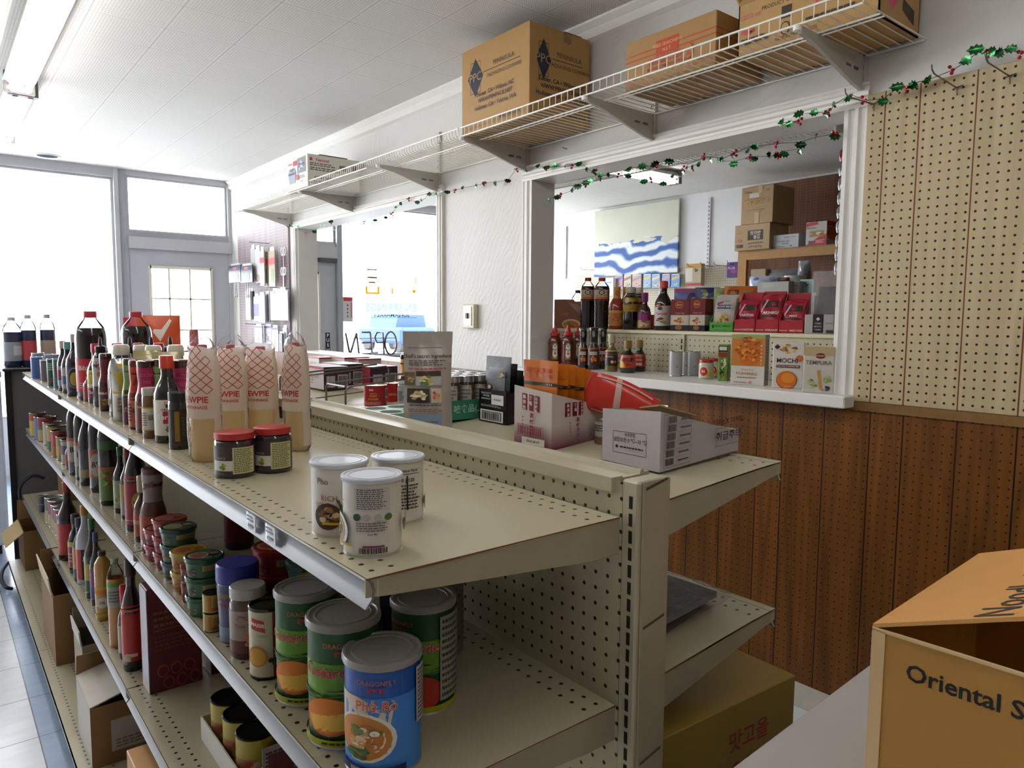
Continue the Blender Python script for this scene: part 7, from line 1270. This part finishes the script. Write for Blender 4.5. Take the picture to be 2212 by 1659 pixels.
tbox('cardboard_box', 'tall brown snack carton with yellow Japanese letters on top of the stack', 1600, 1668, 488, 407, ZT+hl+.001, .34, 'a1825a', [('T', 'Calbee', -.28, .36, .085, '2a2420', .01), ('R', -.24, .06, .20, .32, 'b9b4b0'), ('T', 'ピザポテト', .02, .09, .165, '2a2016', .05), ('T', 'ピザポテト', .02, .09, .165, 'c09028', .015), ('P', -.3, .3, -.14, -.11, 1, '6a5a48'), ('R', -.06, .08, -.5, -.20, 'b59a70'), ('R', .04, .16, .3, .5, 'b59a70'), ('T', '12袋', .33, .36, .06, '6a5a48')], XS-.03)
tbox('cardboard_box', 'white shipping box with blue print on the timber shelf', 1667, 1724, 547, 509, ZT, .25, 'b9bcc2', [('T', 'ITEM NO. 270092', .15, .30, .12, '5a6a68', .01), ('T', 'JAPANESE CURRY', -.05, .0, .13, '6a6a78', .01), ('T', 'BLEND MIX', .0, -.18, .11, '6a6a78', .01), ('E', .22, -.34, .04, .05, 'b03a40'), ('P', -.45, .1, -.42, -.33, 2, '5a6a9a')], XS+.03)
tbox('noodle_box', 'red and white instant food carton at the right end of the timber shelf', 1739, 1784, 544, 481, ZT, .22, 'b9b4b0', [('F', [(-.5, -.5), (.5, -.5), (.5, -.02), (.1, -.15), (-.3, -.4), (-.5, -.45)], 'b02a2a'), ('F', [(-.5, .3), (.1, .38), (.05, .5), (-.5, .46)], 'b83040'), ('R', -.5, .0, .22, .27, '5a8a5a'), ('R', -.3, .38, -.12, .12, '9a7a50'), ('N', .0, .0, .35, .12, ['b88a3a', 'c8b890', '6a5a3a', 'a0602a'], 12, .35), ('E', .12, .0, .12, .07, 'd8c8b0'), ('R', -.35, -.15, -.42, -.28, '5a5a60'), ('P', .0, .45, -.4, -.25, 3, 'd8c0b8')], XS+.04, sd=[('R', -.5, .5, .3, .5, 'a82030'), ('E', .0, .0, .5, .28, 'a85a20'), ('R', -.5, .5, .2, .26, '2a5a34')])
# things on the lower timber level, seen past the shelf goods
ZM = H+.19
MB().box(XS-.9, XS-.1, yl-1.15, yl+.02, ZM-.02, ZM, C('9a9286', .5)).build('tabletop', tb_ := thing('work_table', (0, 0, 0), 'low table of packing goods in front of the timber shelf', 'table'), smooth=0)
for xx in (XS-.88, XS-.16):
    for yy in (yl-1.13, yl-.04): MB().box(xx, xx+.05, yy, yy+.05, 0, ZM-.02, C('8a8276', .5)).build('leg', tb_, smooth=0)
def rbox(name, lab, l, r, yt, dx, d, col, items, cat='box'):
    x = XS-dx; a = at_x(l, 640, x); q = at_x(r, 640, x); w = a.y-q.y; h = z_at(x, a.y, yt)-ZM; b = MB().box(0, d, -w/2, w/2, 0, h, C(col, .5, var=.05), .003); b.deco(planar((-.0004, 0, h/2), (0, -1, 0), (0, 0, 1)), w, h, items); return tag(b.build(name, None, (x, (a.y+q.y)/2, ZM+.0005)), lab, cat)
rbox('storage_box', 'grey open carton with pale square label below the timber shelf', 1632, 1703, 610, .85, .22, 'a39e98', [('R', -.30, .05, .0, .38, 'b0aca4')]); rbox('storage_box', 'pale grey carton with faint red print right of the open grey carton', 1704, 1726, 608, .78, .2, 'aaa29e', [('P', -.4, .4, .1, .2, 1, 'c04a4a'), ('E', .0, -.2, .2, .1, 'b89a98')])
rbox('mint_bag', 'mint green bag with small dark figure sketch', 1727, 1757, 604, .72, .05, 'a3bdb8', [('F', [(-.2, .3), (-.05, .1), (-.1, -.1), (.0, .05), (.2, .15), (.0, .12), (-.15, .32)], '4a5a58')], 'bag'); rbox('storage_box', 'beige carton under the timber shelf beside the post', 1620, 1652, 582, .35, .2, '9a8a68', [])
def rp(l, r, yt, dx, name, lab, mat, items=(), t_=.1): x = XS-dx; a = at_x(l, 640, x); q = at_x(r, 640, x); pouch(name, lab, 'bag', (x, (a.y+q.y)/2, ZM+.0005), a.y-q.y, z_at(x, a.y, yt)-ZM, t_, mat, items, -PI/2)
rp(1618, 1672, 598, .60, 'candy_bag', 'light blue bag with pink and dark pictures behind the grey carton', C('8a9fc0', .3, bump=.3, scale=14), [('E', -.15, .35, .12, .08, '3a3a4a'), ('E', .2, .35, .15, .08, 'c09aa0')]); rp(1672, 1704, 600, .58, 'candy_bag', 'dark brown bag behind the grey carton', C('3a2622', .3), [('E', .2, .4, .2, .06, 'a0603a')])
rp(1655, 1728, 583, .28, 'wrapped_bowls', 'clear wrapped heap of bowls under the timber shelf', C('7f7d80', .15, .3, bump=.8, scale=25), [('R', .1, .3, .1, .2, 'c8c8cc')], .2); rp(1722, 1748, 564, .30, 'wrapped_cups', 'upright clear wrapped stack of cups under the timber shelf', C('8f9498', .15, .3, bump=.8, scale=30), [('R', -.2, .2, -.2, .15, '5a5e64')], .12)
g = MB().lathe([(0, 0), (.06, 0), (.075, .10), (.08, .10), (.08, .115), (0, .115)], C('b9b5b0', .4), 18); p = at_x(1716, 640, XS-.5); h = z_at(XS-.5, p.y, 596)-ZM; tag(g.build('paper_tub', None, (XS-.5, p.y, ZM+h-.115)), 'white round lid showing above the pale grey carton', 'tub')
bpy.data.objects['paper_tub'].location.z = ZM+.0005; bpy.data.objects['paper_tub'].scale = (1, 1, h/.115)
# column of clear wrapped goods at the right edge of the opening
pz = at_y(1813, 520, 1.5)
def strip():
    t = thing('hanging_strip', (0, 0, 0), 'hanging strip of clear wrapped packs at the right edge of the opening', 'pack strip'); x, y = 3.2, at_x(1813, 500, 3.2).y
    for i in range(9):
        z = H+.20+.062*i; MB().lathe([(0, 0), (.022, .004), (.026, .02), (.026, .045), (.02, .058), (0, .06)], C('8f9698' if i < 8 else 'a82040', .15, .2, bump=.6, scale=50), 10).build('pack', t, (x, y-.012, z))
strip()
# wire shelf on the other face of the partition
w2 = thing('wire_shelf', (0, 0, 0), 'white wire shelf on the side room face of the partition above the opening', 'shelf'); wire_deck(w2, 1.25, 3.6, XW+.14, XW+.40, H+.725, .0254, .03)
for y in (1.3, 3.5): MB().prism([(0, 0), (0, -.07), (.22, -.03), (.25, -.01), (.25, 0)], (XW+.127, y, H+.721), (1, 0, 0), (0, 0, 1), (0, .01, 0), BRK).build('bracket', w2, smooth=0)
# ================================================================== KITCHEN TOOLS ON THE MAUVE PEG BOARD
def tool(name, lab, l, r, yt, yb, x, col, items=(), t_=.012, parts=None, grp='packs on the mauve peg board'):
    a = at_x(l, yb, x); q = at_x(r, yb, x); w = a.y-q.y; h = z_at(x, (a.y+q.y)/2, yt)-a.z; o_ = thing(name, (x, (a.y+q.y)/2, a.z), lab, 'hanging pack', 0, grp); g = MB().box(-t_/2, t_/2, -w/2, w/2, 0, h*.9, C(col, .3, var=.08), .003)
    g.deco(planar((-t_/2-.0004, 0, h*.45), (0, -1, 0), (0, 0, 1)), w, h*.9, list(items)); g.build('pack', o_); g = MB().box(-.001, .001, -w*.35, w*.35, h*.9, h, C('b8b6b4', .4)); g.build('header_card', o_, smooth=0); return o_, w, h
XK = 2.29
for l, r, lab in ((496, 523, 'dark blue carded spoon set hanging at the left edge of the mauve peg board'), (521, 547, 'dark blue carded set hanging second on the mauve peg board')):
    o_, w, h = tool('spoon_set', lab, l, r, 569, 612, XK-.05, '2a3448', [('R', -.4, .4, .22, .45, '1c2444'), ('R', -.15, .15, .26, .40, 'b04a5a'), ('E', .0, -.2, .3, .25, '7a8898'), ('P', -.4, .4, -.05, .1, 2, 'a8a068')])
    for dy in (-.02, .02): MB().tube([(0, dy, 0), (0, dy, -.10)], .004, C('9a9a9c', .2, .9), 6).lathe([(0, -.14), (.012, -.13), (.014, -.115), (.006, -.10), (0, -.098)], C('6a6a6e', .25, .8), 10, (0, dy, 0), sx=.4).build('spoon', o_)
ROW = ((544, 553, 528, 611, 'b8b4b8', [('R', -.3, .3, -.4, .1, 'c0b0a0')], 'pale carded ladle pack beside the dark spoon sets'), (553, 564, 530, 612, 'c2bdbc', [('E', 0, -.35, .4, .12, 'a08a88')], 'pale carded ladle pack second in the top row'),
       (564, 573, 533, 618, 'b5b0aa', [('R', -.5, .5, .15, .3, 'b0444a')], 'clear chopstick pack with red band, first of three'), (573, 583, 534, 620, '9a8a70', [('R', -.5, .5, .12, .28, 'b83a3a'), ('R', -.2, .2, -.4, .0, '6a7a4a')], 'clear chopstick pack with red band, second of three'), (583, 596, 533, 620, 'a89880', [('R', -.5, .5, .12, .3, 'b83a3a'), ('R', -.2, .3, -.4, .0, '7a8a5a')], 'clear chopstick pack with red band, third of three'),
       (533, 543, 622, 691, 'b9b5b8', [('R', -.3, .3, -.4, .4, 'c8c4c4')], 'white narrow pack first in the middle row'), (543, 550, 622, 690, '4a3430', [], 'dark brown narrow pack in the middle row'), (550, 561, 634, 694, '8a9ab8', [('R', -.5, .5, -.3, .2, '3a3a6a')], 'blue patterned narrow pack in the middle row'), (561, 574, 631, 697, 'bcbcc4', [('N', 0, 0, .3, .4, ['9aa4b8', 'c8c8cc'], 9)], 'white narrow pack in the middle row'), (574, 584, 629, 696, 'b4b0b2', [('R', .1, .4, -.5, .5, '5a4a4a')], 'pale narrow pack beside the large white one'),
       (586, 624, 621, 692, 'c4c4ca', [('E', .0, -.05, .36, .38, 'd4d4d8'), ('R', -.08, .10, -.22, -.02, 'b0a890'), ('R', -.3, -.15, .42, .48, 'c04a4a')], 'large white gourd shaped strainer pack in the middle row'),
       (552, 568, 700, 740, 'b8b8c8', [('R', -.5, .5, .38, .5, '4a4a90'), ('R', -.1, .1, -.4, .2, '8a7a74')], 'white pack with blue header first in the bottom row'), (573, 588, 700, 742, 'bcb8c4', [('R', -.5, .5, .38, .5, '4a4a90'), ('N', 0, 0, .3, .3, ['3a3438', '8a8488'], 6)], 'white pack with blue header second in the bottom row'), (589, 603, 702, 758, 'b8b2b4', [('R', -.5, .5, .40, .5, '4a4a90'), ('R', -.2, .1, -.4, .3, '9a8a86')], 'pale pack with blue header third in the bottom row'), (604, 612, 716, 760, '2a2830', [('R', -.3, .3, .0, .1, '8a8a8c')], 'black narrow pack in the bottom row'), (613, 622, 702, 758, 'a8b0bc', [('R', -.2, .2, -.4, .3, '8a98a8')], 'grey blue narrow pack last in the bottom row'))
for k, (l, r, yt, yb, col, it, lab) in enumerate(ROW): tool('utensil_pack', lab, l, r, yt, yb, XK-.015*(k % 3), col, it)
for k, (yy, lab) in enumerate(((543, 'white handled scissors pair hanging in the top row by the post'), (586, 'white handled scissors pair hanging below the first pair'))):
    p = at_x(613, yy, XK); r = thing('scissors', p, lab, 'scissors', 0, 'scissors on the peg board')
    for dy in (-.022, .030): MB().tube([(0, dy+.022*math.cos(i*PI/8), .03*math.sin(i*PI/8)) for i in range(16)], .0065, C('c6c4c6', .35), 6, True).build('handle', r)
    MB().box(-.003, .003, -.012, .0, -.14, -.02, C('7a3a34', .4)).box(-.003, .003, .004, .016, -.14, -.02, C('9a9a9c', .3, .8)).build('blades', r, smooth=0)
for k, (l, r, yy) in enumerate(((520, 560, 529), (512, 560, 700), (560, 600, 624))):
    a = at_x(l, yy, XK-.08); g = MB().tube([(XW-.016, a.y-.3, a.z), (XW-.10, a.y-.3, a.z), (XW-.17, a.y-.25, a.z+.006)], .003, C('6a6a70', .4, .7), 5); tag(g.build('peg_hook'), 'wire hook on the mauve peg board, %s row' % ('top', 'bottom', 'middle')[k], 'hook')
# ================================================================== LIGHT
wd = bpy.data.worlds.new('daylight'); SC.world = wd; wd.use_nodes = True
bg = wd.node_tree.nodes['Background']; bg.inputs[0].default_value = (.90, .94, 1, 1); bg.inputs[1].default_value = 9.0
vs = SC.view_settings; vs.view_transform = 'Standard'; vs.look = 'None'; vs.exposure = 0.42; vs.gamma = 1; vs.use_curve_mapping = False
